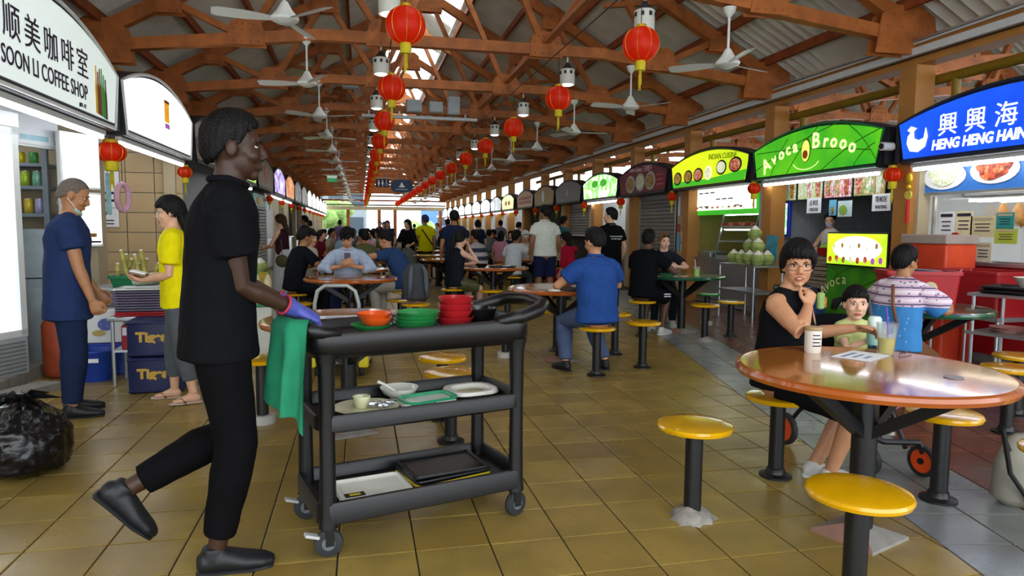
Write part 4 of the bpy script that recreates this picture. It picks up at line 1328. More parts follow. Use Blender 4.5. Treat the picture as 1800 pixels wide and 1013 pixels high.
for yy, lab, t1, t2 in ((8.86, 'white hanging card reading ORDER over the juice counter', '点单区', 'ORDER'), (7.53, 'white hanging card reading WAITING beside the lantern', '等候区', 'WAITING')):
    cd = thing('hanging_card', lab, 'sign', at('R', yy, 0, .3, 1.78), RZ['R'])
    part('card', MB().box((0, 0, 0), (.32, .006, .22)), M_PAPER, cd, None)
    lettering(t1, .085, M_INK, cd, 0, .01, -.005, width=.2)
    lettering(t2, .065, M_INK, cd, 0, -.08, -.005, width=.2)
    part('string', MB().cyl((-.12, 0, .11), (-.12, 0, .34), .003, n=5).cyl((.12, 0, .11), (.12, 0, .34), .003, n=5), M_WIRE, cd)
scr = thing('display_screen', 'blue-edged upright screen showing pale pictures on the juice stall wall', 'screen', at('R', 10.06, .05, .55, 1.60), RZ['R'])
part('bezel', MB().rbox((0, .02, 0), (.42, .05, .56), .01), mat('bezel_blue', '#1a2fb8', .3, vary=0), scr)
part('display', MB().box((-.02, -.01, 0), (.35, .01, .50)), ramp_mat('screen_pic', ['#6fd0e8', '#e8fbff', '#7fc89a', '#ffffff', '#b8e0d0'], 5, 1.2), scr, None)
part('bracket', MB().box((0, .1, -.2), (.06, .12, .3)), M_STAIN, scr, None)
tv = thing('menu_screen', 'glowing yellow menu screen mounted on the green juice counter', 'screen', at('R', 7.94, 0, .30, 1.165), RZ['R'])
part('bezel', MB().rbox((0, .02, 0), (1.16, .06, .46), .012), M_BLACKP, tv)
part('display', MB().box((0, -.012, 0), (1.12, .008, .42)), mat('menu_lime', '#d8ec2a', .4, emit=1.15, vary=.25, scale=1.6, color2='#9fd82a'), tv, None)
disc(tv, .02, .01, .46, .17, mat('menu_white', '#fffef0', .4, emit=1.4, vary=0), -.022, 'menu_panel', 26)
for i in range(8):
    disc(tv, -.48 + .137 * i, -.145 + .012 * (i % 2), .032, .045, FOODL[(i * 3) % 4] if i < 6 else mat('pic_plum', '#b05fc0', .5, emit=.7, vary=0), -.030, 'fruit_picture', 10)
for i in range(6):
    disc(tv, -.4 + .16 * i, .03 + .02 * (i % 2), .022, .035, FOODL[2] if i % 2 else FOODL[1], -.030, 'fruit_picture', 10)
part('bracket', MB().box((0, .055, -.15), (.2, .03, .12)), M_BLACKP, tv, None)
lp = thing('drink_leaflet', 'blue drink leaflet hanging by the order card', 'leaflet', at('R', 8.5, 0, .34, 1.74), RZ['R'])
part('card', MB().box((0, 0, 0), (.15, .005, .22)), mat('sky_print', '#6cc0e4', .5), lp, None)
disc(lp, 0, -.04, .03, .06, FOODS[2], -.01, 'drink_picture', 10)
part('string', MB().cyl((0, 0, .1), (0, 0, .33), .003, n=5), M_WIRE, lp)
lp = thing('drink_leaflet', 'pale leaflet with a green coconut picture over the juice counter', 'leaflet', at('R', 8.25, 0, .34, 1.72), RZ['R'])
part('card', MB().box((0, 0, 0), (.28, .005, .22)), mat('ice_print', '#cfe4e8', .5), lp, None)
disc(lp, -.03, -.02, .08, .07, mat('coco_print', '#8fb84a', .5), -.01, 'coconut_picture', 14)
part('string', MB().cyl((0, 0, .1), (0, 0, .35), .003, n=5), M_WIRE, lp)
fz = thing('upright_freezer', 'stainless double-door chiller at the back of the juice stall', 'fridge', at('R', 7.95, 0, 2.2, .1), RZ['R'])
part('cabinet', MB().rbox((0, 0, 1.0), (1.3, .7, 2.0), .02), M_STAIN, fz)
part('control_panel', MB().box((0, -.36, 1.86), (1.3, .02, .2)), mat('panel_blue', '#7f9ad8', .4), fz, None)
for s_ in (-1, 1):
    d = part('door', MB().rbox((s_ * .33, -.37, .95), (.6, .04, 1.5), .015), mat('chiller_door', '#9aa6b0', .25, metal=.4), fz)
    part('handle', MB().cyl((s_ * .08, -.41, .7), (s_ * .08, -.41, 1.2), .014, n=8), M_STAIN, d)
part('contents', MB().ball((-.3, -.40, 1.2), (.22, .03, .3)), mat('pink_bag', '#c07a82', .5, vary=.3), fz, 180)
M_WOODC = mat('crate_wood', '#9a8a70', .7, vary=.3, scale=12)
for i in range(3):
    cr = thing('slatted_crate', ('lowest of three pale slatted crates beside the juice counter', 'middle of three pale slatted crates beside the juice counter', 'topmost of three pale slatted crates beside the juice counter')[i], 'crate', at('R', 8.82, 0, .55, .60 + .15 * i), RZ['R'])
    part('base', MB().box((0, 0, .01), (.42, .36, .02)), M_WOODC, cr, None)
    for z in (.04, .10):
        for s_ in (-1, 1):
            part('slat', MB().box((0, s_ * .17, z + .01), (.42, .015, .045)), M_WOODC, cr, None)
            part('slat', MB().box((s_ * .2, 0, z + .01), (.015, .34, .045)), M_WOODC, cr, None)
sb = thing('steel_bench', 'low steel bench under the slatted crates in the juice stall', 'bench', at('R', 8.95, 0, .62, 0), RZ['R'])
part('top', MB().box((0, 0, .585), (.75, .5, .03)), M_STAIN, sb, None)
for x in (-.34, .34):
    for y in (-.2, .2):
        part('leg', MB().box((x, y, .335), (.04, .04, .47)), M_STAIN, sb, None)
bg_ = thing('bottle_bag', 'blue plastic bag of bottles under the juice stall bench', 'bag', at('R', 9.0, 0, .62, .1), RZ['R'])
part('bag', MB().ball((0, 0, .19), (.3, .2, .19)), mat('film_blue', '#4a74c0', .25, vary=.4, scale=18, bump=.5, bscale=30), bg_, 180)
part('knot', MB().ball((0, 0, .38), (.05, .04, .05)), MATS['film_blue'], bg_, 180)
cup = thing('straw_holder', 'clear box of coloured straws on the juice counter', 'holder', at('R', 8.02, 0, .62, .97), RZ['R'])
part('box', MB().rbox((0, 0, .11), (.2, .1, .22), .01), mat('yellow_clear', '#c8b85a', .3), cup)
for i in range(9):
    part('straw', MB().cyl((-.08 + .02 * i, 0, .1), (-.1 + .026 * i, .02 * ((i % 3) - 1), .42), .006, n=6), (M_BLUE, M_GREENP, M_RED, M_WHITEP)[i % 4], cup)
for i in range(5):
    bt = thing('water_bottle', 'clear blue-capped bottle standing on the juice counter', 'bottle', at('R', 7.5 + .09 * i, 0, .66, .97), RZ['R'], 'bottles by the waiting card')
    part('bottle_body', MB().lathe([(.0, 0), (.035, .0), (.036, .16), (.015, .21), (.015, .24), (0, .24)], n=12), mat('bottle_blue', '#7fa8d8', .15, vary=.2), bt)
    part('cap', MB().cyl((0, 0, .24), (0, 0, .262), .017, n=10), M_BLUE, bt)
bn = thing('red_bin', 'red produce tub resting on the slatted crates', 'tub', at('R', 8.82, 0, .55, 1.045), RZ['R'])
part('tub', MB().lathe([(.0, 0), (.13, 0), (.16, .12), (.15, .12), (.12, .015), (0, .015)], n=18), M_RED, bn)
part('greens', MB().ball((0, 0, .12), (.13, .13, .07), 10, 6), mat('leafy', '#8fb83a', .6, vary=.3, scale=20), bn)
# ---- coconut rack between the green and yellow stalls
M_COCO = mat('coconut_husk', '#7f9a4a', .6, vary=.3, scale=14, color2='#a8b06a')
M_COCOW = mat('coconut_flesh', '#e6e4d2', .6, vary=.06)
def build_coconut(label, loc, rz, group):
    r = thing('trimmed_coconut', label, 'coconut', loc, rz, group)
    part('husk', MB().lathe([(0, -.10), (.07, -.095), (.112, -.02), (.11, .02), (.075, .065), (0, .065)], n=12), M_COCO, r, 30)
    part('cut_top', MB().lathe([(.08, .06), (.012, .125), (0, .126)], n=12), M_COCOW, r, 30)
    return r
rk = thing('coconut_rack', 'steel two-shelf rack holding trimmed coconuts', 'rack', (6.05, 9.75, 0), 0)
for x in (-.24, .24):
    for y in (-.5, .5):
        part('leg', MB().cyl((x, y, 0), (x, y, .86), .016, n=8), M_STAIN, rk)
for z in (.86, .45):
    part('shelf', MB().box((0, 0, z), (.54, 1.06, .03)), M_STAIN, rk, None)
co0 = build_coconut('green trimmed coconut with white cut top piled on the steel rack', (5.91, 9.32, .98), 0, 'coconuts on the steel rack')
for i, (x, y, z) in enumerate(((5.91, 9.55, .98), (5.91, 9.78, .98), (5.91, 10.01, .98), (6.14, 9.43, .98), (6.14, 9.66, .98), (6.14, 9.90, .98), (6.02, 9.50, 1.172), (6.02, 9.73, 1.172), (6.02, 9.60, 1.362))):
    dup(co0, (x, y, z), i * .8)
lf = thing('price_card', 'blue leaflet standing behind the piled coconuts', 'card', (6.29, 9.55, .875), RZ['R'])
part('card', MB().box((0, .0, .26), (.3, .006, .40)), mat('aqua_print', '#4fb3d0', .5, vary=.4, scale=8), lf, None)
part('stand', MB().box((0, .0, .03), (.12, .06, .06)), M_STAIN, lf, None)
# ---- right, yellow-green stall
YEL = mat('sign_yellow', '#e0ea16', .4, emit=1.0, vary=.3, scale=1., color2='#bfdc1a')
def deco_ind(r, w):
    part('band', MB().prism([(-w / 2 + .12, 2.25), (w / 2 - .12, 2.25), (w / 2 - .05, 2.42), (.1, 2.34), (-w / 2 + .08, 2.36)], -.018, -.012), mat('band_green', '#3fb81e', .4, emit=.8, vary=0), r, None)
    lettering('INDIAN CUISINE', .14, mat('ink_olive', '#6a7a12', .5, vary=0), r, .58, 2.66, -.02, width=.95, rot=.05)
    for i, (x, rx, m, rim) in enumerate(((-1.12, .17, FOODL[2], M_DARK), (-.68, .17, FOODL[2], M_DARK), (-.28, .18, FOODL[3], M_DARK), (.10, .13, FOODL[1], M_CREAM), (.56, .17, FOODL[1], M_DARK), (1.02, .2, FOODL[3], M_DARK))):
        z = 2.42 + .05 * i / 5 + (.05 if i > 3 else 0)
        d = disc(r, x, z, rx, .13, rim, -.022, 'dish_picture'); disc(d, x, z, rx * .8, .10, m, -.03, 'food_picture')
stall_sign('R', 10.12, 12.98, 'yellow and green stall sign with a row of curry dish pictures', YEL, deco_ind, None)
stall_body('R', 10.12, 12.98, 'curry stall with stainless counter below the yellow sign', wall=mat('mustard_tile', '#b3a258', .5, vary=.1), cz=.85, lamp=False)
mb_ = thing('menu_lightbox', 'white lit menu board with green border under the yellow sign', 'menu board', at('R', 11.62, 0, .37, 2.0), RZ['R'])
part('border', MB().box((0, .03, 0), (2.44, .08, .60)), mat('menu_green', '#3dbb2a', .4, emit=.8, vary=.2, scale=2), mb_, None)
part('panel', MB().box((.06, -.015, .02), (2.2, .01, .46)), mat('menu_lit', '#fdfff0', .4, emit=1.6, vary=0), mb_, None)
for i in range(9):
    part('text_line', MB().box((-.75 + .22 * (i % 7), -.024, .12 - .13 * (i // 3)), (.16, .004, .022)), M_INK, mb_, None)
    disc(mb_, -.9 + .2 * i, -.16, .05, .022, FOODL[i % 4], -.026, 'dish_picture', 10)
dc = thing('food_display_case', 'lit glass food display case on the curry stall counter', 'display case', at('R', 11.3, -.05, .72, .88), RZ['R'])
part('base', MB().box((0, 0, .03), (1.2, .5, .06)), M_STAIN, dc, None)
for z in (.32, .6):
    part('shelf', MB().box((0, .02, z), (1.16, .4, .02)), M_STAIN, dc, None)
    part('strip_light', MB().cyl((-.54, -.1, z + .22), (.54, -.1, z + .22), .012, n=8), M_TUBE, dc)
part('front_glass', MB().add([(-.6, -.25, .06), (.6, -.25, .06), (.6, -.1, .84), (-.6, -.1, .84)], [(0, 1, 2, 3)]), M_GLASS, dc, None)
part('frame', MB().bar((-.6, -.25, .06), (-.6, -.1, .84), .03, .03).bar((.6, -.25, .06), (.6, -.1, .84), .03, .03).box((0, .05, .85), (1.22, .4, .03)), M_STAIN, dc, None)
for i in range(6):
    part('food_tray', MB().box((-.47 + .19 * i, 0, .645), (.16, .3, .05)), FOODS[(i * 2 + 1) % 4] if i % 2 else mat('chilli_red', '#c8382a', .5, vary=.4, scale=30), dc, None)
bm = thing('food_warmer', 'stainless tray of food wells on the curry stall counter', 'tray', at('R', 12.35, 0, .6, .885), RZ['R'])
part('tray', MB().rbox((0, 0, .05), (.6, .4, .1), .02), M_STAIN, bm)
for i in range(4):
    part('well', MB().rbox((-.21 + .14 * i, 0, .101), (.11, .3, .012), .01), mat('well_blue', '#9fc0d0', .3), bm)
# notices on the yellow stall's post
nt2 = thing('wall_notices', 'post beside the shutter carrying small blue, red and white notices', 'notice', at('R', 13.05, 0, .22, 0), RZ['R'])
for x, z, w_, h_, m in ((.0, 1.9, .10, .4, M_PAPER), (0, 1.45, .12, .16, M_RED), (0, 1.15, .14, .3, MATS['sky_card']), (.2, 1.28, .16, .22, M_PAPER), (.22, 1.05, .22, .16, M_PAPER), (.24, 1.5, .1, .14, M_RED)):
    part('notice', MB().box((x, 0, z), (w_, .006, h_)), m, nt2, None)
# ---- right, maroon dumpling stall with shutter
def deco_gy(r, w):
    for i in range(3):
        x = -.62 + .56 * i
        d = disc(r, x, 2.46 + .02 * (i > 0), .26, .20, mat('plate_print', '#b8c0b0', .5), -.02, 'plate_picture')
        disc(d, x, 2.46 + .02 * (i > 0), .2, .15, FOODS[(2, 1, 2)[i]], -.028, 'food_picture')
    lettering('Sunto Gyoza 三多饺子', .15, mat('print_pink', '#f0d0d8', .5, vary=0), r, -.05, 2.72, -.02, width=1.25, rot=.04)
    for k in range(3):
        part('text_line', MB().box((.98, -.018, 2.58 - .1 * k), (.34, .004, .03)), mat('print_rose', '#d04858', .5), r, None)
MAR = mat('sign_maroon', '#7d1430', .5, vary=.2, scale=2)
stall_sign('R', 13.15, 15.85, 'maroon dumpling stall sign with three plate pictures', MAR, deco_gy, None)
stall_body('R', 13.15, 15.85, 'closed dumpling stall behind a grey shutter under the maroon sign', wall=M_CONC, counter=None, lamp=False)
shutter('R', 14.35, 1.9, .12, 2.1, 'wide closed grey roller shutter under the maroon sign')
shutter('R', 15.6, .42, .12, 2.1, 'narrow closed grey roller shutter beside the wide one')
# ---- the rest of the right row
WHITE_LIT = mat('sign_white_lit', '#fdfff6', .4, emit=1.7, vary=0)
GREENW = ramp_mat('sign_green_white', ['#ffffff', '#eaffd0', '#58c02a', '#ffffff'], 3.2, 1.5)
def deco_blob(m, n=3, z=2.5):
    def f(r, w):
        for i in range(n):
            disc(r, (i - (n - 1) / 2) * w * .24, z, w * .09, .10, m, -.02, 'print')
    return f
def deco_logo(m):
    def f(r, w):
        part('logo', MB().prism([(-.08, 2.46), (-.02, 2.52), (.05, 2.63), (.08, 2.62), (.02, 2.5), (-.02, 2.42)], -.024, -.016), m, r, None)
    return f
def deco_oval(m):
    def f(r, w): disc(r, -.05, 2.53, .16, .2, m, -.022, 'emblem')
    return f
def deco_text(m):
    def f(r, w):
        for k in range(2):
            for i in range(7):
                part('print', MB().box((-w * .33 + w * .11 * i, -.02, 2.42 + .16 * k), (w * .06, .006, .1)), m, r, None)
    return f
RROW = [
    (15.95, 18.65, 'white and green glowing stall sign beside the maroon one', GREENW, deco_blob(MATS['menu_green'], 2, 2.62), 'lit'),
    (18.8, 21.45, 'plain grey stall sign with a small white bird mark', mat('sign_grey', '#6f7176', .5), deco_logo(M_SIGNW), 'shut'),
    (21.6, 24.25, 'mustard brown stall sign with a silver oval emblem', mat('sign_tan', '#9a7f3c', .5), deco_oval(mat('silver_print', '#c2c8cc', .4)), 'dark'),
    (24.4, 27.05, 'cream and rust stall sign with blocky red print', mat('sign_rust', '#c9a888', .5), deco_text(mat('print_rust', '#a83a20', .5)), 'dark'),
    (27.6, 30.1, 'pale yellow lit stall sign before the long run of white signs', ramp_mat('sign_pale_lit', ['#ffffff', '#f6f2b0', '#c8d090', '#ffffff'], 2.6, 1.2), deco_blob(FOODL[2], 2), 'lit'),
    (30.2, 32.8, 'white lit stall sign with grey food print', ramp_mat('sign_grey_lit', ['#ffffff', '#e0e6ea', '#9aa4aa', '#ffffff'], 2.2, 1.1), None, 'lit')]
for k in range(7):
    RROW.append((32.95 + 2.8 * k, 35.6 + 2.8 * k, 'plain white lit stall sign far down the right row', WHITE_LIT, None, 'lit'))
for i, (a, b, lb, m, dc_, st) in enumerate(RROW):
    g = 'far white signs on the right' if i > 5 else None
    stall_sign('R', a, b, lb, m, dc_, (lb.replace(' stall sign', ' sign').split(' beside')[0].split(' before')[0] if st == 'lit' else None), group=g)
    stall_body('R', a, b, 'stall %s under the %s' % ('brightly lit' if st == 'lit' else 'unlit', lb.replace('stall ', '')), lamp=st == 'lit', wall=M_INNER if st == 'lit' else M_CONC, group='far lit stalls on the right' if i > 5 else None, counter=M_STAIN if st != 'shut' else None)
    if st == 'shut':
        shutter('R', (a + b) / 2, b - a - .35, 1.25, 2.1, 'half-lowered grey roller shutter under the grey bird sign')
# ---- small lanterns on the right row
stall_lantern(6.26, 10.06, 2.09, 'small red lantern with yellow tassel between the green and yellow signs')
stall_lantern(6.26, 13.06, 2.09, 'small red lantern with yellow tassel between the yellow and maroon signs')
stall_lantern(6.26, 15.9, 2.09, 'small red lantern with yellow tassel in front of the white and green sign')
stall_lantern(6.26, 18.72, 2.09, 'small red lantern with yellow tassel at the edge of the grey bird sign')
for a in [r_[0] for r_ in RROW[2:]]:
    stall_lantern(6.26, a - .07, 2.09, 'small red lantern under the far signs of the right row', 'lanterns under the far right signs')

# ================= left row
WHITE_SOFT = mat('sign_white_soft', '#e0ece8', .4, emit=.6, vary=.05, scale=1)
def deco_coffee(r, w):
    for i, ch in enumerate('顺美咖啡室'):
        lettering(ch, .225, M_INK, r, -.56 + .262 * i, 2.505, -.02)
    lettering('SOON LI COFFEE SHOP', .155, M_INK, r, -.07, 2.33, -.02, width=1.26, bold=.001)
    lettering('#01-47', .045, M_INK, r, .46, 2.265, -.02)
    for i, (c, h_) in enumerate((('#c8a02a', .30), ('#6a2a1a', .27), ('#7a3a20', .3), ('#3f9a2a', .31), ('#2f8a3a', .28), ('#4a3424', .26))):
        h_ *= 1.2; x = .74 + .040 * i; z = 2.27 - .004 * i
        part('bottle_print', MB().prism([(x - .018, z), (x + .018, z), (x + .018, z + h_ * .55), (x + .007, z + h_ * .72), (x + .006, z + h_), (x - .006, z + h_), (x - .007, z + h_ * .72), (x - .018, z + h_ * .55)], -.024, -.018), mat('bottle_%d' % i, c, .4, emit=.2), r, None)
stall_sign('L', 3.95, 6.46, 'large white arched coffee shop sign with Chinese lettering and beer bottles', WHITE_SOFT, deco_coffee, 'coffee shop sign', zt=2.92, edge=M_WHITEP)
M_BRIGHT = mat('lit_panel', '#fbfdff', .4, emit=1.6, vary=0)
stall_body('L', 3.95, 6.5, 'open-fronted coffee stall with white walls under the coffee shop sign', depth=2.6, counter=None)
def deco_w2(r, w):
    plate(r, .12, 2.60, .17, .22, mat('logo_orange', '#e8a020', .5, emit=.8, vary=.3, scale=20), -.02, 'logo')
    plate(r, .12, 2.70, .17, .03, mat('logo_brown', '#7a3018', .5, emit=.3), -.024, 'logo')
    part('logo_text', MB().box((.12, -.02, 2.45), (.16, .006, .05)), mat('logo_purple', '#a060b8', .5, emit=.5), r, None)
stall_sign('L', 6.58, 9.06, 'glowing white arched sign with a small orange logo', mat('sign_w2', '#ffffff', .4, emit=1.25, vary=0), deco_w2, 'white sign with the orange logo', edge=M_WHITEP)
sgt = stall_body('L', 6.58, 9.06, 'sugar-cane stall with beige tiled wall under the orange-logo sign', depth=1.75, wall=M_BEIGE, counter=None)
tw = thing('wall_tiles', 'beige wall tiles at the back of the sugar-cane stall', 'tiles', (-3.65, 11.36, 0), 0)
tmm = MB().rbox((0, 0, 0), (.39, .012, .29), .004, 1).mesh('tile', 30); tmm.materials.append(mat('tile_beige', '#c4ab82', .35, vary=.1, scale=3))
for i in range(5):
    for j in range(9):
        link('tile', tmm, None, tw, (-.8 + .4 * i, 0, .25 + .3 * j))
LROW = [
    (9.16, 11.7, 'dim picture sign with brown dishes behind the waiter', ramp_mat('sign_dim', ['#8a8f96', '#5a4038', '#b0a8a0', '#6a6f76'], 4), None, 'dark'),
    (11.8, 14.35, 'small lime and white lit stall sign beside the food poster', ramp_mat('sign_lime', ['#ffffff', '#b8e070', '#6fae2a', '#ffffff'], 2.5, 1.0), None, 'lit'),
    (14.45, 17.0, 'olive brown stall sign with a red blot', mat('sign_olive', '#7a6f4c', .5, vary=.2, scale=3), deco_oval(mat('print_coral', '#c05038', .5)), 'shut'),
    (17.1, 19.6, 'purple and white lit stall sign', ramp_mat('sign_purple', ['#ffffff', '#d8c8f0', '#6a3fb0', '#ffffff'], 3, 1.1), None, 'lit'),
    (19.7, 22.2, 'orange and white stall sign', ramp_mat('sign_orange', ['#fff0d8', '#f0b070', '#d8702a', '#f4e6d0'], 2.5, .7), None, 'lit'),
    (22.3, 24.8, 'grey-green picture sign between orange and white ones', ramp_mat('sign_sage', ['#c8d4cc', '#8a9a94', '#e0e8e4', '#6a7a74'], 3), None, 'dark'),
    (24.9, 27.4, 'pale grey stall sign on a dark bracket', ramp_mat('sign_ash', ['#e8eeee', '#a8b4b8', '#ffffff', '#8a969a'], 3), None, 'dark')]
for k in range(6):
    LROW.append((27.5 + 2.6 * k, 30.0 + 2.6 * k, 'plain white lit stall sign far down the left row', WHITE_LIT, None, 'lit'))
for i, (a, b, lb, m, dc_, st) in enumerate(LROW):
    far = i > 6
    stall_sign('L', a, b, lb, m, dc_, (lb.replace(' stall sign', ' sign').split(' beside')[0] if st == 'lit' else None), group='far white signs on the left' if far else None)
    stall_body('L', a, b, 'stall %s under the %s' % ('brightly lit' if st == 'lit' else 'unlit', lb.replace('stall ', '')), lamp=st == 'lit', wall=M_INNER if st == 'lit' else M_CONC, group='far lit stalls on the left' if far else None, counter=None if st == 'shut' else M_STAIN)
shutter('L', 19.7, 2.6, .15, 1.90, 'closed grey shutter below the mango poster', y=.2)
fps = thing('food_poster', 'turquoise poster of yellow mango slices above the shutter', 'poster', at('L', 19.7, 0, .17, 2.11), RZ['L'])
fps.scale = (1.25, 1, 1.25)
part('poster', MB().box((0, 0, 0), (1.9, .03, .26)), mat('poster_teal', '#7fcfc4', .5, vary=.15), fps, None)
disc(fps, -.1, -.01, .45, .09, mat('mango', '#e8b020', .5, vary=.3, scale=14), -.03, 'fruit_picture')
lettering('FOOD', .11, mat('print_teal', '#2a9a9a', .5), fps, .66, .0, -.018, width=.35)
stall_lantern(-2.62, 8.20, 2.19, 'squat red lantern hanging beside the coffee shop sign').scale = (1.4, 1.4, 1.1)
stall_lantern(-2.62, 11.39, 2.225, 'red lantern hanging beyond the orange-logo sign')
for a, b in [(r_[0], r_[1]) for r_ in LROW[3:]]:
    stall_lantern(-2.62, (a - .05) * LK, 2.225, 'small red lantern under the far signs of the left row', 'lanterns under the far left signs')

# ---- outside the open end
M_LEAFT = mat('tree_leaf', '#6f9a48', .7, vary=.5, scale=3, color2='#9fc070')
for lb, x, y, z, r in (('leafy green tree outside beyond the left posts', -2.2, 62, 2.6, 1.5), ('low green shrub outside beyond the middle posts', 5.4, 64, 1.0, 1.2), ('round green tree outside near the blue hoarding', 11.0, 66, 1.4, 1.3)):
    t = thing('garden_tree', lb, 'tree', (x, y, 0))
    b = MB()
    for k in range(16):
        a = random.uniform(0, 2 * pi); q = random.uniform(.2, .9) * r
        b.ball((cos(a) * q, sin(a) * q, z + random.uniform(-.7, .7) * r * .7), random.uniform(.35, .6) * r, 8, 6)
    part('crown', b, M_LEAFT, t, 30)
    part('trunk', MB().cyl((0, 0, 0), (0, 0, z), .14, .09, 8), mat('bark', '#5a4634', .8), t)
bd = thing('office_building', 'grey building with dark glazing outside beyond the open end', 'building', (-3.4, 74, 0))
part('wall', MB().box((0, 0, 6), (8, 6, 12)), mat('building_grey', '#7f8a90', .6), bd, None)
for i in range(4):
    for j in range(3):
        part('window', MB().box((-3 + 2 * i, -3.02, 1.6 + 2.6 * j), (1.4, .06, 1.7)), mat('window_dark', '#3f4c58', .2), bd, None)
hb = thing('blue_hoarding', 'blue roadside board with a white arrow outside the hall', 'hoarding', (8.6, 70, 0))
part('board', MB().box((0, 0, 2.1), (5.2, .1, 2.4)), mat('hoarding_blue', '#5a84d8', .5, vary=.2, scale=.6), hb, None)
part('panel', MB().box((-.1, -.06, 2.1), (1.6, .03, .8)), mat('hoarding_dark', '#3a4450', .5), hb, None)
part('arrow', MB().prism([(-1.0, 2.68), (.9, 2.68), (.9, 2.85), (1.4, 2.6), (.9, 2.35), (.9, 2.52), (-1.0, 2.52)], -.10, -.06), M_WHITE, hb, None)
part('post', MB().box((-2.2, .08, .5), (.12, .12, 1.0)).box((2.2, .08, .5), (.12, .12, 1.0)), M_STAIN, hb, None)

# ================================================================ TABLES AND STOOLS
TH, TR, SH, SR = .79, .575, .475, .182
M_TOP = mat('table_orange', '#b3702a', .16, vary=.35, scale=2.2, coat=.6, color2='#96581c')
M_TOPG = mat('table_green', '#1f6a4a', .16, vary=.25, scale=3, coat=.6)
M_RIM = mat('table_rim', '#a5541a', .22, vary=.15, coat=.5)
M_SEAT = mat('stool_yellow', '#d9a404', .18, vary=.14, scale=6, coat=.6)
M_SEATG = mat('stool_green', '#2f8a3c', .2, vary=.14, coat=.5)
M_PYR = mat('base_tile_pink', '#9a7566', .6, vary=.2, scale=12)
M_PYR2 = mat('base_tile_grey', '#8d8a84', .6, vary=.2, scale=12)
def build_table(label, loc, top=M_TOP, rim=M_RIM, group=None):
    r = thing('round_table', label, 'table', loc, .35, group)
    part('tabletop', MB().lathe([(0, TH - .035), (TR - .03, TH - .035), (TR - .02, TH - .001), (TR - .035, TH), (0, TH)], n=56), top, r)
    part('rim', MB().lathe([(TR - .04, TH - .045), (TR - .008, TH - .04), (TR, TH - .022), (TR - .006, TH - .006), (TR - .022, TH + .0005), (TR - .03, TH - .003), (TR - .04, TH - .02)], n=56, caps=False), rim, r)
    part('underframe', MB().box((0, 0, TH - .055), (.9, .06, .03)).box((0, 0, TH - .055), (.06, .9, .03)).cyl((0, 0, TH - .07), (0, 0, TH - .036), .16, n=16), M_DARK, r, None)
    part('column', MB().cyl((0, 0, .05), (0, 0, TH - .04), .055, n=20), M_DARK, r)
    for k in range(4):
        a = pi / 2 * k
        part('brace', MB().bar((.03 * cos(a), .03 * sin(a), TH - .30), (.40 * cos(a), .40 * sin(a), TH - .06), .05, .05), M_DARK, r, None)
    h, b = .07, .155
    for k in range(4):
        a = pi / 2 * k + pi / 4
        p1 = (b * 1.35 * cos(a), b * 1.35 * sin(a)); p2 = (b * 1.35 * cos(a + pi / 2), b * 1.35 * sin(a + pi / 2))
        part('base_facet', MB().add([(p1[0], p1[1], 0), (p2[0], p2[1], 0), (0, 0, h), (p1[0], p1[1], .015), (p2[0], p2[1], .015)], [(0, 1, 4, 3), (3, 4, 2)]), M_PYR if k % 2 else M_PYR2, r, None)
    return r
def build_stool(label, loc, seat=M_SEAT, base='flange', group=None, rz=0.):
    r = thing('round_stool', label, 'stool', loc, rz, group)
    part('seat', MB().lathe([(0, SH - .034), (SR - .02, SH - .034), (SR - .004, SH - .028), (SR, SH - .015), (SR - .006, SH - .004), (SR - .02, SH), (SR * .5, SH + .004), (0, SH + .005)], n=40), seat, r)
    part('post', MB().cyl((0, 0, .0), (0, 0, SH - .03), .042, n=18), M_DARK, r)
    if base == 'mound':
        b = MB(); n = 18
        vs = [(.11 * (1 + .12 * sin(3 * i) + .08 * sin(5.3 * i)) * cos(2 * pi * i / n), .11 * (1 + .12 * sin(3 * i) + .08 * sin(5.3 * i)) * sin(2 * pi * i / n), 0) for i in range(n)]
        vs += [(.085 * cos(2 * pi * i / n), .085 * sin(2 * pi * i / n), .03 + .008 * sin(4 * i)) for i in range(n)]
        vs += [(.04 * cos(2 * pi * i / n), .04 * sin(2 * pi * i / n), .055 + .012 * sin(7 * i)) for i in range(n)]
        b.add(vs, [(t * n + i, t * n + (i + 1) % n, (t + 1) * n + (i + 1) % n, (t + 1) * n + i) for t in range(2) for i in range(n)] + [tuple(range(2 * n, 3 * n))])
        part('concrete_mound', b, mat('mortar', '#9a958c', .9, vary=.35, scale=18, bump=.6, bscale=50), r, 60)
    elif base == 'block':
        part('concrete_collar', MB().lathe([(.088, 0), (.09, .055), (.084, .06), (.04, .06)], n=20), mat('collar_grey', '#b3b2aa', .8, vary=.2), r)
    else:
        part('flange', MB().lathe([(.09, 0), (.09, .012), (.055, .022), (.048, .05), (.042, .055)], n=20), M_DARK, r)
    return r
T1 = build_table('orange round table holding the iced drink, tin and paper', (2.24, 2.62, 0))
TB = build_table('orange round table where the man in the blue shirt eats', (2.08, 6.92, 0))
TN = build_table('orange round table just behind the black trolley', (-.09, 4.72, 0))
TP = build_table('orange round table where the man looks at his phone', (-.12, 8.62, 0))
TG = build_table('green round table with the lime drink', (4.32, 8.62, 0), M_TOPG, mat('rim_green', '#17513a', .2, coat=.5))
TO = build_table('green round table carrying the red basket', (4.5, 4.78, 0), M_TOPG, MATS['rim_green'])
TQ = build_table('orange round table shared by the slate-polo man and cream-tee girl', (-.13, 10.5, 0))
TT = build_table('orange round table by the woman in the black vest', (2.09, 10.8, 0))
s_f = build_stool('yellow stool with a rough concrete foot in front of the orange table', (1.57, 2.955, 0), base='mound')
s_n = build_stool('yellow stool with a rusty post beside the iced-drink table', (1.75, 2.06, 0))
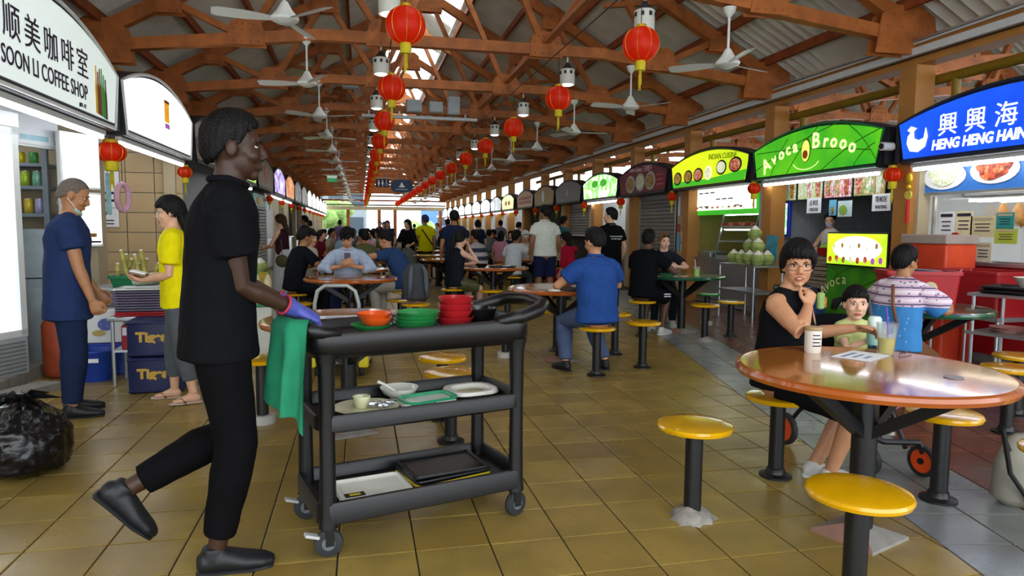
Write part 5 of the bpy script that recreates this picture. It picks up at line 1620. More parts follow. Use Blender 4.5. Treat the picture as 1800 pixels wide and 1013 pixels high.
s_r = build_stool('yellow stool tucked under the drink table beside the stroller wheel', (2.95, 2.90, 0))
s_w = build_stool('yellow stool under the woman in black with glasses', (2.31, 3.38, 0))
s_e = build_stool('yellow stool beside the black-strapped bag', (2.98, 2.28, 0))
for lb, x, y in (('yellow stool under the man in the blue shirt', 2.205, 6.14), ('yellow stool between the blue-shirt man and the grey floor strip', 2.80, 6.42),
                 ('yellow stool past the blue-shirt man, nearest the black-tee diner', 2.78, 7.15), ('yellow stool across the table from the blue-shirt man', 2.20, 7.50),
                 ('yellow stool under the diner in the black tee', 3.62, 8.35),
                 ('yellow stool on the brown tiles before the coconut rack', 4.8, 8.15), ('yellow stool behind the trolley, nearer the hall centre', .57, 4.9),
                 ('yellow stool with base showing under the trolley tray', .565, 4.36), ('yellow stool beyond the red bowls', 1.88, 8.72),
                 ('yellow stool under the black-vest woman', 1.38, 10.45), ('yellow stool in front of the black-vest woman table', 1.92, 10.1),
                 ('yellow stool under the man with the phone', -.17, 9.42), ('yellow stool under the man in the slate blue polo', .62, 10.15), ('yellow stool under the pale-collared man in black', -.92, 9.95), ('yellow stool under the girl in the cream tee', -.85, 11.05), ('yellow stool under the fair-haired young woman', 4.42, 9.45), ('yellow stool under the diner in the white cap', 3.475, 14.37), ('yellow stool holding the grey backpack', .66, 8.45),
                 ('yellow stool near the backpack stool', .50, 8.95), ('yellow stool beside the phone table end', -.77, 8.72),
                 ('yellow stool under the woman in the patterned blouse', 3.88, 4.3), ('yellow stool behind the red-basket table', 4.98, 5.35),
                 ('yellow stool beside the steel tray rack', 4.92, 4.18), ('yellow stool between the drink table and tray rack', 4.42, 3.82)):
    dup(s_r, (x, y, 0), x, lb)
build_stool('yellow stool with a lumpy concrete foot near the green table', (4.25, 7.83, 0), base='mound', rz=1)
build_stool('yellow stool with a grey concrete collar beyond the trolley handle', (1.535, 7.21, 0), base='block')
build_stool('yellow stool with a concrete collar behind the waiter', (-.70, 5.06, 0), base='block')
build_stool('green stool with a concrete collar at the green table', (5.02, 9.2, 0), M_SEATG, 'block')
FAR_T = []
for j, y in enumerate((13.4, 16.2, 19.0, 22.0, 25.2, 29.0, 33.5)):
    for i, x in enumerate((-.3, 1.9, 4.1)):
        xx, yy = x + .15 * ((j * 7 + i * 3) % 5 - 2) / 2, y + .35 * ((j + 2 * i) % 3 - 1)
        if (i, j) == (1, 0): xx = 1.72
        if (i, j) == (2, 0): xx, yy = 3.475, 13.55
        FAR_T.append((xx, yy))
        dup(TB if (i + j) % 4 else TG, (xx, yy, 0), .4 * i, 'round table among the crowd farther down the hall' if (i + j) % 4 else 'green round table among the crowd farther down the hall', 'far orange tables' if (i + j) % 4 else 'far green tables')
        for k in range(4):
            a = pi / 4 + pi / 2 * k + .2 * j
            dup(s_r, (xx + .82 * cos(a), yy + .82 * sin(a), 0), a, 'yellow stool at the crowded tables farther down the hall', 'far yellow stools')

# ================================================================ TROLLEY
M_CART = mat('cart_plastic', '#0c0d0f', .36, vary=.2, scale=20, bump=.12, bscale=220)
cart = thing('service_trolley', 'black three-shelf plastic service trolley loaded with used dishes', 'trolley', (.23, 3.231, 0), R(16.2))
def rr_loop(lx, ly, r, n=6):
    out = []
    for qx, qy, a0 in ((1, 1, 0), (-1, 1, pi / 2), (-1, -1, pi), (1, -1, 3 * pi / 2)):
        for i in range(n + 1):
            a = a0 + pi / 2 * i / n
            out.append((qx * (lx / 2 - r) + r * cos(a), qy * (ly / 2 - r) + r * sin(a)))
    return out
def shelf_mesh(lx, ly, r, zd, zr, zb, wall=.035, rise=None):
    """tray with rim: zd deck, zr rim top, zb bottom; rise(x) lifts the rim"""
    rise = rise or (lambda x: 0.)
    mb = MB()
    rings = [(lx - .05, ly - .05, r, zb, 0), (lx, ly, r, zb + .015, .6), (lx, ly, r, zr - .012, 1), (lx - .012, ly - .012, r, zr, 1), (lx - 2 * wall + .012, ly - 2 * wall + .012, r * .8, zr, 1), (lx - 2 * wall, ly - 2 * wall, r * .8, zr - .012, 1), (lx - 2 * wall - .02, ly - 2 * wall - .02, r * .75, zd, 0)]
    k = 0; vs = []
    for a, b, rr, z, w in rings:
        lp = rr_loop(a, b, rr); k = len(lp)
        vs += [(x, y, z + rise(x) * w) for x, y in lp]
    fs = [(t * k + i, t * k + (i + 1) % k, (t + 1) * k + (i + 1) % k, (t + 1) * k + i) for t in range(len(rings) - 1) for i in range(k)]
    fs += [tuple(range(k - 1, -1, -1)), tuple(range((len(rings) - 1) * k, len(rings) * k))]
    return mb.add(vs, fs)
sm = lambda t: max(0, min(1, t)) ** 2 * (3 - 2 * max(0, min(1, t)))
part('top_shelf', shelf_mesh(1.06, .52, .10, .922, .940, .855, .04, lambda x: .035 * sm((x - .12) / .3) + .03 * sm((-x - .3) / .2)), M_CART, cart, 50)
part('middle_shelf', shelf_mesh(1.0, .50, .09, .565, .615, .535, .03), M_CART, cart, 50)
part('bottom_shelf', shelf_mesh(1.0, .50, .06, .185, .24, .135, .03), M_CART, cart, 50)
part('handle', MB().tube([(.34, -.235, .965), (.46, -.24, .985), (.565, -.225, 1.01), (.625, -.17, 1.03), (.645, 0, 1.04), (.625, .17, 1.03), (.565, .225, 1.01), (.46, .24, .985), (.34, .235, .965)], [.026, .034, .036, .034, .032, .034, .036, .034, .026], 12, ref=(0, 0, 1)), M_CART, cart, 180)
part('handle', MB().tube([(-.40, -.235, .955), (-.50, -.235, .975), (-.575, -.19, .99), (-.60, 0, .995), (-.575, .19, .99), (-.50, .235, .975), (-.40, .235, .955)], [.024, .03, .03, .028, .03, .03, .024], 12, ref=(0, 0, 1)), M_CART, cart, 180)
M_TYRE = mat('tyre_grey', '#26282a', .6, vary=.1); M_HUB = mat('hub_grey', '#5f676c', .5)
for sx in (-1, 1):
    for sy in (-1, 1):
        b = MB(); x, y = sx * .455, sy * .215
        chain(b, [((x, y, .13), .042, .038), ((x, y, .20), .036, .033), ((x, y, .5), .033, .031), ((x, y, .82), .036, .034), ((x * 1.0, y, .88), .05, .046)], (1, 0, 0), 16, .1)
        part('post', b, M_CART, cart, 60)
        w = part('castor', MB().lathe([(0, -.017), (.04, -.017), (.058, -.014), (.062, 0), (.058, .014), (.04, .017), (0, .017)], n=22), M_TYRE, cart, 30)
        w.location = (x, y, .062); w.rotation_euler = (pi / 2, 0, .25 * sx)
        part('hub', MB().cyl((0, 0, -.02), (0, 0, .02), .028, n=14), M_HUB, w)
        part('fork', MB().box((x, y - .026, .095), (.035, .006, .08)).box((x, y + .026, .095), (.035, .006, .08)).cyl((x, y, .12), (x, y, .16), .03, n=12), M_CART, cart, None)
        if sx < 0:
            part('brake_pedal', MB().box((x - .07, y, .105), (.06, .035, .012), 0, Matrix.Rotation(.35, 3, 'Y')), mat('pedal_grey', '#b8bbba', .5), cart, None)
CT = Matrix.Translation((.23, 3.231, 0)) @ Matrix.Rotation(R(16.2), 4, 'Z')
def on_cart(x, y, z): return tuple(CT @ V((x, y, z)))
def bowl_prof(r, h, t=.004, foot=.5):
    return [(0, .0), (r * foot, 0), (r * foot, .006), (r * .82, h * .45), (r, h), (r - t, h), (r * .80, h * .48), (r * .45, .012), (0, .010)]
M_BOW = {'red': mat('melamine_red', '#a81f24', .3, vary=.1, coat=.3), 'green': mat('melamine_green', '#2c8a48', .3, vary=.1, coat=.3), 'orange': mat('melamine_orange', '#e0561a', .3, vary=.1, coat=.3),
         'black': mat('melamine_black', '#0f1012', .25, vary=.1, coat=.3), 'white': mat('melamine_white', '#d8d8cc', .3, vary=.08, coat=.3), 'cream': mat('melamine_cream', '#cfcfa8', .3, vary=.08, coat=.3)}
def bowl(label, loc, c, r, h, foot=.5, name='bowl', group=None):
    o = part(name, MB().lathe(bowl_prof(r, h, foot=foot), n=32, caps=False), M_BOW[c], None, 40, loc)
    return tag(o, label, name if name in ('bowl', 'plate', 'cup') else 'bowl', group)
bowl('dark green bowl under the orange bowls on the trolley', on_cart(-.20, -.02, .923), 'green', .095, .04)
bowl('lower orange bowl of the pair on the trolley', on_cart(-.175, -.01, .943), 'orange', .075, .05)
bowl('upper orange bowl of the pair on the trolley', on_cart(-.185, -.01, .968), 'orange', .08, .045)
for i, w in enumerate(('lowest', 'second', 'third', 'topmost')):
    bowl('%s green plate-bowl in the stack of four on the trolley' % w, on_cart(.0 + .004 * i, -.05 - .004 * i, .923 + .017 * i), 'green', .102 + .002 * (i % 2), .042)
for i, w in enumerate(('lowest, wider', 'second', 'third', 'topmost')):
    bowl('%s red bowl in the red stack on the trolley' % w, on_cart(.21 + .004 * i, -.03 + .003 * i, .923 + .031 * i), 'red', (.098 if i == 0 else .088), .056, .62)
bowl('black flared bowl beside the red stack on the trolley', on_cart(.36, .0, .923), 'black', .088, .085, .45)
bowl('white bowl behind the red stack on the trolley', on_cart(.13, .14, .923), 'white', .075, .06)
# middle shelf
pl = bowl('round cream plate with a cup and crumpled foil on the middle shelf', on_cart(-.235, -.04, .566), 'cream', .15, .022, .55, 'plate')
cp = thing('tea_cup', 'small cream teacup on the round plate', 'cup', on_cart(-.25, -.02, .578))
part('cup_body', MB().lathe([(0, 0), (.025, 0), (.032, .01), (.04, .05), (.037, .05), (.028, .012), (0, .01)], n=22, caps=False), M_BOW['cream'], cp)
part('rim', MB().lathe([(.037, .048), (.041, .05), (.04, .054), (.036, .052)], n=22, caps=False), M_BOW['cream'], cp)
fb = MB()
for k in range(12):
    fb.ball((random.uniform(-.045, .045), random.uniform(-.03, .03), .012 + random.uniform(0, .015)), (random.uniform(.012, .024), random.uniform(.01, .02), random.uniform(.006, .014)), 5, 4)
tag(part('crumpled_foil', fb, mat('foil', '#b8bcc0', .25, metal=.8), None, None, on_cart(-.175, -.06, .576)), 'crumpled silver foil lying on the cream plate', 'foil')
bowl('white patterned soup bowl at the back of the middle shelf', on_cart(-.02, .12, .566), 'white', .095, .055)
sp = thing('soup_spoon', 'white soup spoon leaning in the patterned bowl', 'spoon', on_cart(-.04, .12, .59))
part('spoon_bowl', MB().ball((.02, 0, .005), (.03, .02, .01)), M_BOW['white'], sp)
part('handle', MB().tube([(.0, 0, .01), (-.05, .005, .045), (-.085, .01, .06)], [.008, .006, .009], 8), M_BOW['white'], sp)
for i, w in enumerate(('lowest', 'middle', 'topmost')):
    g = MB(); lo = shelf_mesh(.27, .165, .05, .004, .012, 0, .02)
    p_ = thing('oblong_plate', '%s oblong green-rimmed plate in the stack of three' % w, 'plate', on_cart(.055 + .004 * i, -.05, .566 + .011 * i), R(16.2) + .05 * i)
    part('plate_rim', lo, mat('plate_green', '#2f9a6a', .3, vary=.15, coat=.3) if i == 2 else M_BOW['white'], p_, 40)
    part('plate_centre', MB().slab(rr_loop(.21, .11, .035), .004, .0055), mat('plate_pale', '#b9ccbc', .3, vary=.15), p_, None)
dsh = thing('square_dish', 'white rounded-square dish with sauce stains on the middle shelf', 'dish', on_cart(.33, .04, .566), R(16.2))
part('dish', shelf_mesh(.27, .23, .085, .012, .032, 0, .04), M_BOW['white'], dsh, 50)
part('sauce', MB().slab([(x + .005 * sin(9 * i), y) for i, (x, y) in enumerate(rr_loop(.15, .1, .045))], .0125, .0145), mat('sauce_stain', '#b3a86a', .3, vary=.4, scale=25), dsh, None)
# bottom shelf
wt = thing('white_tray', 'white rectangular tray with a black sticker on the bottom shelf', 'tray', on_cart(-.21, -.05, .187), R(14))
part('tray', shelf_mesh(.34, .30, .03, .006, .022, 0, .02), M_BOW['white'], wt, 50)
part('sticker', MB().box((-.09, -.03, .0075), (.09, .045, .002)), M_BLACKP, wt, None)
part('sticker_print', MB().box((-.09, -.03, .009), (.05, .02, .001)), mat('sticker_yellow', '#c9b81a', .5), wt, None)
for i, (lb, m, dz, rot) in enumerate((('yellow-edged tray at the bottom of the black tray stack', mat('tray_yellow', '#d8c010', .4), 0, 22), ('lower black tray in the stack on the bottom shelf', M_CART, .020, 19), ('upper black tray in the stack on the bottom shelf', M_CART, .04, 15))):
    t = thing('serving_tray', lb, 'tray', on_cart(.16, .0, .187 + dz), R(rot))
    part('tray', shelf_mesh(.40, .29, .03, .005, .020, 0, .016), m, t, 50)
    part('tray_mat', MB().slab(rr_loop(.33, .22, .02), .006, .0075), m if i else M_CART, t, None)
# green cloth over the handle end
def cl(u, v):
    # draped over the near corner of the end handle: inside, over the top, down the outside
    a = min(1., u / .5); b_ = max(0., (u - .5) / .5)
    p = V((-.335, 3.03)).lerp(V((-.272, 2.893)), a).lerp(V((-.205, 2.868)), b_)
    nn = V((-.92, -.40)).lerp(V((-.60, -.80)), a).lerp(V((-.25, -.97)), b_).normalized()
    w = v / .16
    if w < 1:
        ang = pi * w
        q = p - nn * .036 * cos(ang); z = .985 + .040 * sin(ang)
    else:
        t = (v - .16) / .84
        k_ = .22 * t * (1 - t * .4)
        p = p.lerp(V((-.272, 2.90)), k_)
        q = p + nn * (.042 + .02 * t + .022 * sin(13 * u + 1.5 * t) * min(1, 2 * t))
        z = .985 - .31 * t - .10 * t * u - .02 * t * sin(7 * u)
    return (q.x, q.y, z)
cg = MB().grid(cl, 16, 30)
cg.add([(x - .003, y - .004, z + .002) for x, y, z in cg.v], [tuple(reversed(f)) for f in cg.f])
tw_ = part('cleaning_cloth', cg, mat('cloth_green', '#17805a', .85, vary=.2, scale=8, bump=.3, bscale=150), None, 180)
tag(tw_, 'green cleaning cloth hung over the end of the trolley', 'cloth')

# ================================================================ ON AND AROUND THE DRINK TABLE
tin = thing('snack_tin', 'white paper tub with brown lid and printed label', 'tub', (2.235, 3.005, TH))
part('tub_body', MB().lathe([(0, 0), (.037, 0), (.040, .01), (.041, .115), (0, .115)], n=28), mat('tub_white', '#d8d2c6', .5, vary=.06), tin)
part('lid', MB().lathe([(.042, .113), (.044, .116), (.044, .128), (.041, .131), (0, .131)], n=28), mat('lid_tan', '#a38a62', .5), tin)
for k in range(4):
    part('label_print', MB().add([(.0416 * sin(a), -.0416 * cos(a), z) for z in (.088 - .018 * k, .094 - .018 * k) for a in [R(-38 + (52 + 14 * (k % 2)) * i / 6) for i in range(7)]], [(i, i + 1, i + 8, i + 7) for i in range(6)]), M_INK, tin, None)
M_CLEAR = mat('clear_plastic', '#eef6f4', .05, trans=.85, vary=0, ior=1.15, alpha=.45)
cupd = thing('iced_drink', 'tall clear plastic cup of yellow iced drink with purple straw', 'drink', (2.565, 2.885, TH))
part('cup_body', MB().lathe([(.0, .001), (.034, .001), (.036, .004), (.050, .155), (.053, .158), (.050, .16), (.047, .155), (.033, .006), (0, .005)], n=28, caps=False), M_CLEAR, cupd)
part('liquid', MB().lathe([(0, .006), (.032, .006), (.0395, .085), (0, .085)], n=24), mat('lime_juice', '#c8b020', .15, vary=.25, scale=20, trans=.2), cupd)
part('ice', MB().ball((.01, .0, .095), (.018, .016, .014), 6, 4).ball((-.014, .01, .092), (.016, .015, .012), 6, 4).ball((0, -.016, .092), (.015, .014, .013), 6, 4), M_CLEAR, cupd, None)
part('straw', MB().cyl((.012, .0, .05), (-.006, .004, .235), .004, n=8), mat('straw_purple', '#6a3fb8', .4), cupd)
pap = thing('paper_sheet', 'white printed sheet stuck on the drink table', 'paper', (2.40, 2.86, TH), .5)
part('sheet', MB().slab([(-.13, -.09), (.13, -.09), (.13, .09), (-.13, .09)], .0015, .003), M_PAPER, pap, None)
for k in range(3):
    part('print', MB().box((-.02, .05 - .045 * k, .0034), (.16 - .04 * k, .018, .0006)), mat('print_blue', '#8a93b0', .6), pap, None)
gls2 = thing('reading_glasses', 'thin folded reading glasses lying on the drink table', 'glasses', (2.66, 2.86, TH), .4)
part('frame', MB().tube([(-.06, 0, .006), (-.03, .012, .01), (0, 0, .008), (.03, .012, .01), (.06, 0, .006)], .0028, 6).tube([(-.06, 0, .006), (.01, .035, .006)], .0025, 6).tube([(.06, 0, .006), (-.005, .03, .014)], .0025, 6), mat('frame_dark', '#3a2028', .3), gls2)
part('lens', MB().cyl((-.03, .006, .004), (-.03, .006, .0055), .018, n=14), M_CLEAR, gls2)
tag(part('round_sticker', MB().cyl((0, 0, .001), (0, 0, .004), .038, n=26), mat('sticker_grey', '#8d8a88', .4, metal=.3), None, 40, (2.44, 2.36, TH)), 'round grey disc set near the drink table edge', 'disc')

# stroller
M_FRAME = mat('stroller_frame', '#1b1d20', .4, vary=.1); M_ORANGE = mat('wheel_orange', '#e8501a', .4, vary=.08); M_SEATF = cloth('#15161a')
stv = thing('stroller', 'black stroller with orange wheel hubs beside the drink table', 'stroller', (2.93, 3.62, 0), R(-12))
part('frame_tube', MB().tube([(-.30, .10, 1.09), (-.25, .05, .80), (-.14, -.05, .48), (-.02, -.30, .16)], .014, 8), M_FRAME, stv)
part('frame_tube', MB().tube([(.20, .16, 1.0), (.20, .08, .78), (.20, -.06, .46), (.20, -.34, .16)], .014, 8), M_FRAME, stv)
part('frame_tube', MB().tube([(-.16, -.06, .45), (-.22, .14, .24), (-.26, .22, .12)], .014, 8), M_FRAME, stv)
part('frame_tube', MB().tube([(.2, -.06, .45), (.24, .14, .24), (.27, .22, .12)], .014, 8), M_FRAME, stv)
part('footrest', MB().tube([(-.06, -.36, .25), (.05, -.38, .21), (.26, -.36, .20), (.29, -.36, .14)], .018, 8), M_FRAME, stv)
part('push_handle', MB().tube([(-.42, .12, 1.045), (-.33, .10, 1.05), (-.2, .10, 1.045)], .02, 10), M_BLACKP, stv)
part('handle_sleeve', MB().cyl((-.36, .105, 1.10), (-.30, .10, 1.10), .025, n=10), M_ORANGE, stv)
b = MB(); chain(b, [((.02, .06, .46), .17, .05), ((.02, .15, .60), .17, .05), ((.02, .24, .84), .16, .05)], (1, 0, 0), 14); chain(b, [((.02, .06, .43), .17, .05), ((.02, -.2, .42), .16, .045)], (1, 0, 0), 14)
link('seat', fuse(b, 'seat', .012, 3), M_SEATF, stv)
for x, y, r in ((.29, -.36, .092), (-.02, -.34, .092), (-.27, .22, .11), (.28, .22, .11)):
    w = part('wheel', MB().lathe([(r * .74, -.018), (r * .95, -.016), (r, 0), (r * .95, .016), (r * .74, .018), (r * .72, 0)], n=28, caps=False), M_TYRE, stv, 50)
    w.location = (x, y, r); w.rotation_euler = (0, pi / 2, R(20))
    part('wheel_disc', MB().lathe([(0, -.012), (r * .74, -.012), (r * .74, .012), (0, .012)], n=24), M_ORANGE, w, 30)
    part('hub', MB().cyl((0, 0, -.022), (0, 0, .022), r * .2, n=12), M_BLACKP, w)
# strap bag at the right edge
bgx = thing('strap_bag', 'small bag with black straps resting by the yellow stool', 'bag', (3.33, 2.78, 0))
b = MB(); chain(b, [((0, 0, .05), .16, .1), ((0, 0, .22), .15, .09), ((.0, 0, .34), .1, .05)], (1, 0, 0), 14)
part('bag_body', b, mat('bag_cream', '#8d8a7c', .7, vary=.2), bgx, 180)
part('strap', MB().tube([(-.12, -.03, .30), (-.2, -.06, .42), (-.16, -.08, .2), (-.05, -.12, .03)], .012, 8), M_BLACKP, bgx)

# ================================================================ RED-BASKET TABLE, TRAY RACK, RED BOX
def tub(name, label, loc, rz, w, d, h, m, cat='basket', flare=.02):
    r = thing(name, label, cat, loc, rz)
    mb = MB(); k = None; vs = []
    for a, b, z in ((w - flare * 2, d - flare * 2, 0), (w, d, h - .03), (w + .03, d + .03, h - .03), (w + .03, d + .03, h), (w - .03, d - .03, h), (w - flare * 2 - .03, d - flare * 2 - .03, .012)):
        lp = rr_loop(a, b, .03); k = len(lp); vs += [(x, y, z) for x, y in lp]
    fs = [(t * k + i, t * k + (i + 1) % k, (t + 1) * k + (i + 1) % k, (t + 1) * k + i) for t in range(5) for i in range(k)] + [tuple(range(k - 1, -1, -1)), tuple(range(5 * k, 6 * k))]
    part('tub', mb.add(vs, fs), m, r, 40)
    return r
rb = tub('red_basket', 'red plastic basket with a round cream label on the green table', (4.62, 4.9, TH), R(-25), .56, .34, .29, M_RED)
part('round_label', MB().prism(circle(.05, .15, .055, .055, 20), -.172, -.166), mat('label_cream', '#c9b98a', .5), rb, None)
lettering('S1', .05, M_INK, rb, .05, .135, -.176)
part('contents', MB().ball((0, 0, .26), (.22, .12, .045), 10, 6).ball((-.1, .03, .28), (.08, .06, .05), 8, 5), M_BLACKP, rb)
part('handle', MB().tube([(.28, -.1, .27), (.34, 0, .30), (.28, .1, .27)], .01, 6), M_RED, rb)
bx = thing('red_food_box', 'tall red and orange insulated box behind the patterned-blouse woman', 'box', (6.12, 6.22, 0), R(-90))
part('box_body', MB().rbox((0, 0, .64), (.60, .40, 1.28), .03), mat('box_red', '#b0241c', .4, vary=.2, scale=2, color2='#d84a1a'), bx)
part('lid', MB().rbox((0, 0, 1.33), (.62, .42, .10), .02), mat('lid_smoke', '#a89a90', .3, vary=.1), bx)
tr2 = tub('red_tub', 'wide red tub standing before the chicken-rice counter', (5.95, 5.49, .62), R(-90), .75, .5, .42, M_RED, 'tub')
st_ = thing('low_stand', 'steel stand carrying the wide red tub', 'stand', (5.95, 5.49, 0), R(-90))
part('top', MB().box((0, 0, .60), (.8, .5, .04)), M_STAIN, st_, None)
for x in (-.37, .37):
    for y in (-.21, .21):
        part('leg', MB().cyl((x, y, 0), (x, y, .58), .015, n=8), M_STAIN, st_)
rk2 = thing('tray_rack', 'steel rack of used trays and pink plates by the red tub', 'rack', (5.62, 4.72, 0), R(-75))
for x in (-.33, .33):
    for y in (-.24, .24):
        part('leg', MB().cyl((x, y, 0), (x, y, .86), .016, n=8), M_STAIN, rk2)
for z in (.86, .52):
    part('shelf', MB().box((0, 0, z), (.74, .54, .025)), M_STAIN, rk2, None)
RT = Matrix.Translation((5.62, 4.72, 0)) @ Matrix.Rotation(R(-75), 4, 'Z')
for i in range(2):
    t = thing('serving_tray', ('lower black tray on the steel rack', 'upper black tray on the steel rack')[i], 'tray', tuple(RT @ V((-.02, .02 * i, .874 + .035 * i))), R(-75 + 9 * i))
    part('tray', shelf_mesh(.62, .44, .04, .006, .03, 0, .02), M_CART, t, 50)
    part('tray_mat', MB().slab(rr_loop(.5, .34, .02), .007, .009), M_BLACKP, t, None)
wb = thing('white_basin', 'large ribbed white bowl with a ladle on the tray rack', 'bowl', tuple(RT @ V((.05, -.02, .92))), 0)
part('basin', MB().lathe([(0, 0), (.10, 0), (.12, .02), (.165, .10), (.17, .105), (.16, .105), (.115, .025), (0, .012)], n=36, caps=False), M_BOW['white'], wb)
part('ladle', MB().tube([(.0, 0, .05), (.12, .05, .16), (.2, .09, .25)], [.012, .014, .018], 8), M_BOW['white'], wb)
for i in range(3):
    p_ = bowl('pink plate in the stack on the rack lower shelf', tuple(RT @ V((-.15 + .30 * (i % 2), -.02, .533 + .02 * (i // 2)))), 'white', .14, .025, .6, 'plate', 'pink plates on the tray rack')
    p_.data.materials.clear(); p_.data.materials.append(mat('plate_pink', '#c08a80', .4, vary=.1))
bb = tub('blue_crate', 'low blue crate on the floor below the tray rack', (5.62, 4.72, 0), R(-75), .5, .36, .2, M_BLUE, 'crate')
# lime drink and dish on the green table
ld = thing('lime_drink', 'clear mug of lime green drink with white straw', 'drink', (4.36, 8.30, TH))
part('mug', MB().lathe([(0, 0), (.042, 0), (.045, .13), (.042, .13), (.039, .008), (0, .006)], n=22, caps=False), M_CLEAR, ld)
part('liquid', MB().lathe([(0, .007), (.038, .007), (.040, .10), (0, .10)], n=20), mat('lime_green', '#9fc01a', .2, vary=.2), ld)
part('straw', MB().cyl((0, 0, .05), (-.03, 0, .23), .004, n=6), M_WHITEP, ld)
part('handle', MB().tube([(.043, 0, .1), (.075, 0, .09), (.075, 0, .05), (.043, 0, .03)], .006, 6), M_CLEAR, ld)
bowl('pale green plate by the elbow of the black-tee diner', (4.0, 8.4, TH), 'green', .1, .03, .5, 'plate')
# food on the blue-shirt man's table
t = thing('serving_tray', 'grey tray of food before the man in the blue shirt', 'tray', (2.18, 6.62, TH), .1)
part('tray', shelf_mesh(.36, .26, .03, .005, .018, 0, .015), mat('tray_grey', '#4a5058', .4), t, 50)
part('tray_mat', MB().slab(rr_loop(.3, .2, .02), .006, .008), M_BLACKP, t, None)
bowl('white plate of rice on the grey tray', (2.18, 6.62, TH + .008), 'white', .1, .03, .5, 'plate')
bowl('black bowl on the black-vest woman table', (1.85, 10.55, TH), 'black', .1, .06)
t = thing('serving_tray', 'dark tray with bits of paper on the black-vest woman table', 'tray', (2.2, 10.65, TH), .2)
part('tray', shelf_mesh(.4, .28, .03, .005, .018, 0, .015), M_CART, t, 50)
part('napkin', MB().box((.1, .04, .02), (.1, .08, .012), .4), M_PAPER, t, None)
nt3 = thing('paper_sheet', 'printed notice stuck on the table behind the trolley', 'paper', (-.12, 4.72, TH), 0)
part('sheet', MB().slab([(-.16, -.1), (.16, -.1), (.16, .1), (-.16, .1)], .0015, .003), M_PAPER, nt3, None)
for k in range(3):
    part('print', MB().box((0, .05 - .05 * k, .0034), (.24, .02, .0006)), MATS['print_blue'], nt3, None)
# backpack
bp_ = thing('backpack', 'charcoal backpack standing on a yellow stool', 'backpack', (.66, 8.45, SH + .006), R(8))
b = MB(); chain(b, [((0, 0, .06), .17, .10), ((0, 0, .20), .18, .115), ((0, 0, .36), .165, .10), ((0, 0, .46), .11, .07)], (1, 0, 0), 18, .4)
link('bag_body', fuse(b, 'bag', .012, 4, .008), mat('pack_grey', '#3a3e44', .8, vary=.2, bump=.2), bp_)
for s_ in (-1, 1):
    part('shoulder_strap', MB().tube([(s_ * .07, -.09, .45), (s_ * .09, -.135, .38), (s_ * .10, -.14, .2), (s_ * .12, -.11, .06)], [.022, .026, .026, .012], 8), mat('strap_grey', '#565c66', .8, vary=.15), bp_, 180)
part('grab_loop', MB().tube([(-.03, -.03, .49), (0, -.04, .53), (.03, -.03, .49)], .009, 6), M_BLACKP, bp_)
# hand cart behind the trolley
hcart = thing('hand_cart', 'low hand cart with grey arched handle and yellow bumpers', 'cart', (-.18, 6.72, 0), R(-8))
part('deck', MB().rbox((0, .1, .16), (.56, .80, .05), .03), M_CONC, hcart)
part('push_handle', MB().tube([(-.2, -.28, .18), (-.2, -.30, .70), (-.17, -.31, .82), (-.1, -.315, .87), (.1, -.315, .87), (.17, -.31, .82), (.2, -.30, .70), (.2, -.28, .18)], .018, 10), mat('tube_grey', '#a5aaa6', .4, metal=.3), hcart, 180)
for x in (-.24, .24):
    part('bumper', MB().rbox((x, -.3, .17), (.09, .09, .12), .02), mat('bumper_yellow', '#d8c81a', .5), hcart)
    for y in (-.2, .4):
        w = part('wheel', MB().lathe([(0, -.018), (.05, -.018), (.062, 0), (.05, .018), (0, .018)], n=18), M_TYRE, hcart, 40)
        w.location = (x * .85, y, .063); w.rotation_euler = (0, pi / 2, 0)
part('strut', MB().box((0, -.29, .45), (.4, .02, .03)), M_STAIN, hcart, None)

# ================================================================ LEFT SIDE: COFFEE STALL THINGS
fr_ = thing('drinks_fridge', 'tall white glass-door drinks fridge with lit edge by the coffee stall', 'fridge', (-3.07, 6.36, 0), R(68))
part('cabinet', MB().rbox((0, .32, 1.22), (.78, .66, 2.1), .02), M_WHITEP, fr_)
part('grille', MB().rbox((0, -.03, .27), (.80, .06, .34), .015), mat('fridge_grey', '#aeb6b8', .45), fr_)
for k in range(8):
    part('louvre', MB().box((0, -.065, .14 + .035 * k), (.72, .012, .014)), M_SHUT, fr_, None)
dr = part('door', MB().box((-.37, -.03, 1.33), (.06, .06, 1.78)).box((.37, -.03, 1.33), (.06, .06, 1.78)).box((0, -.03, 2.2), (.8, .06, .06)).box((0, -.03, .46), (.8, .06, .06)), M_WHITEP, fr_, None)
part('glass', MB().box((0, -.02, 1.33), (.70, .012, 1.7)), mat('fridge_glow', '#f0faff', .1, emit=1.5, vary=0), dr, None)
part('header', MB().box((0, -.04, 2.29), (.8, .07, .12)), M_WHITEP, fr_, None)
for x in (-.33, .33):
    w = part('castor', MB().cyl((-.015, 0, 0), (.015, 0, 0), .045, n=14), M_BLACKP, fr_)
    w.location = (x, .05, .046)
    part('castor_bracket', MB().box((x, .05, .1), (.05, .06, .05)), M_BLACKP, fr_, None)
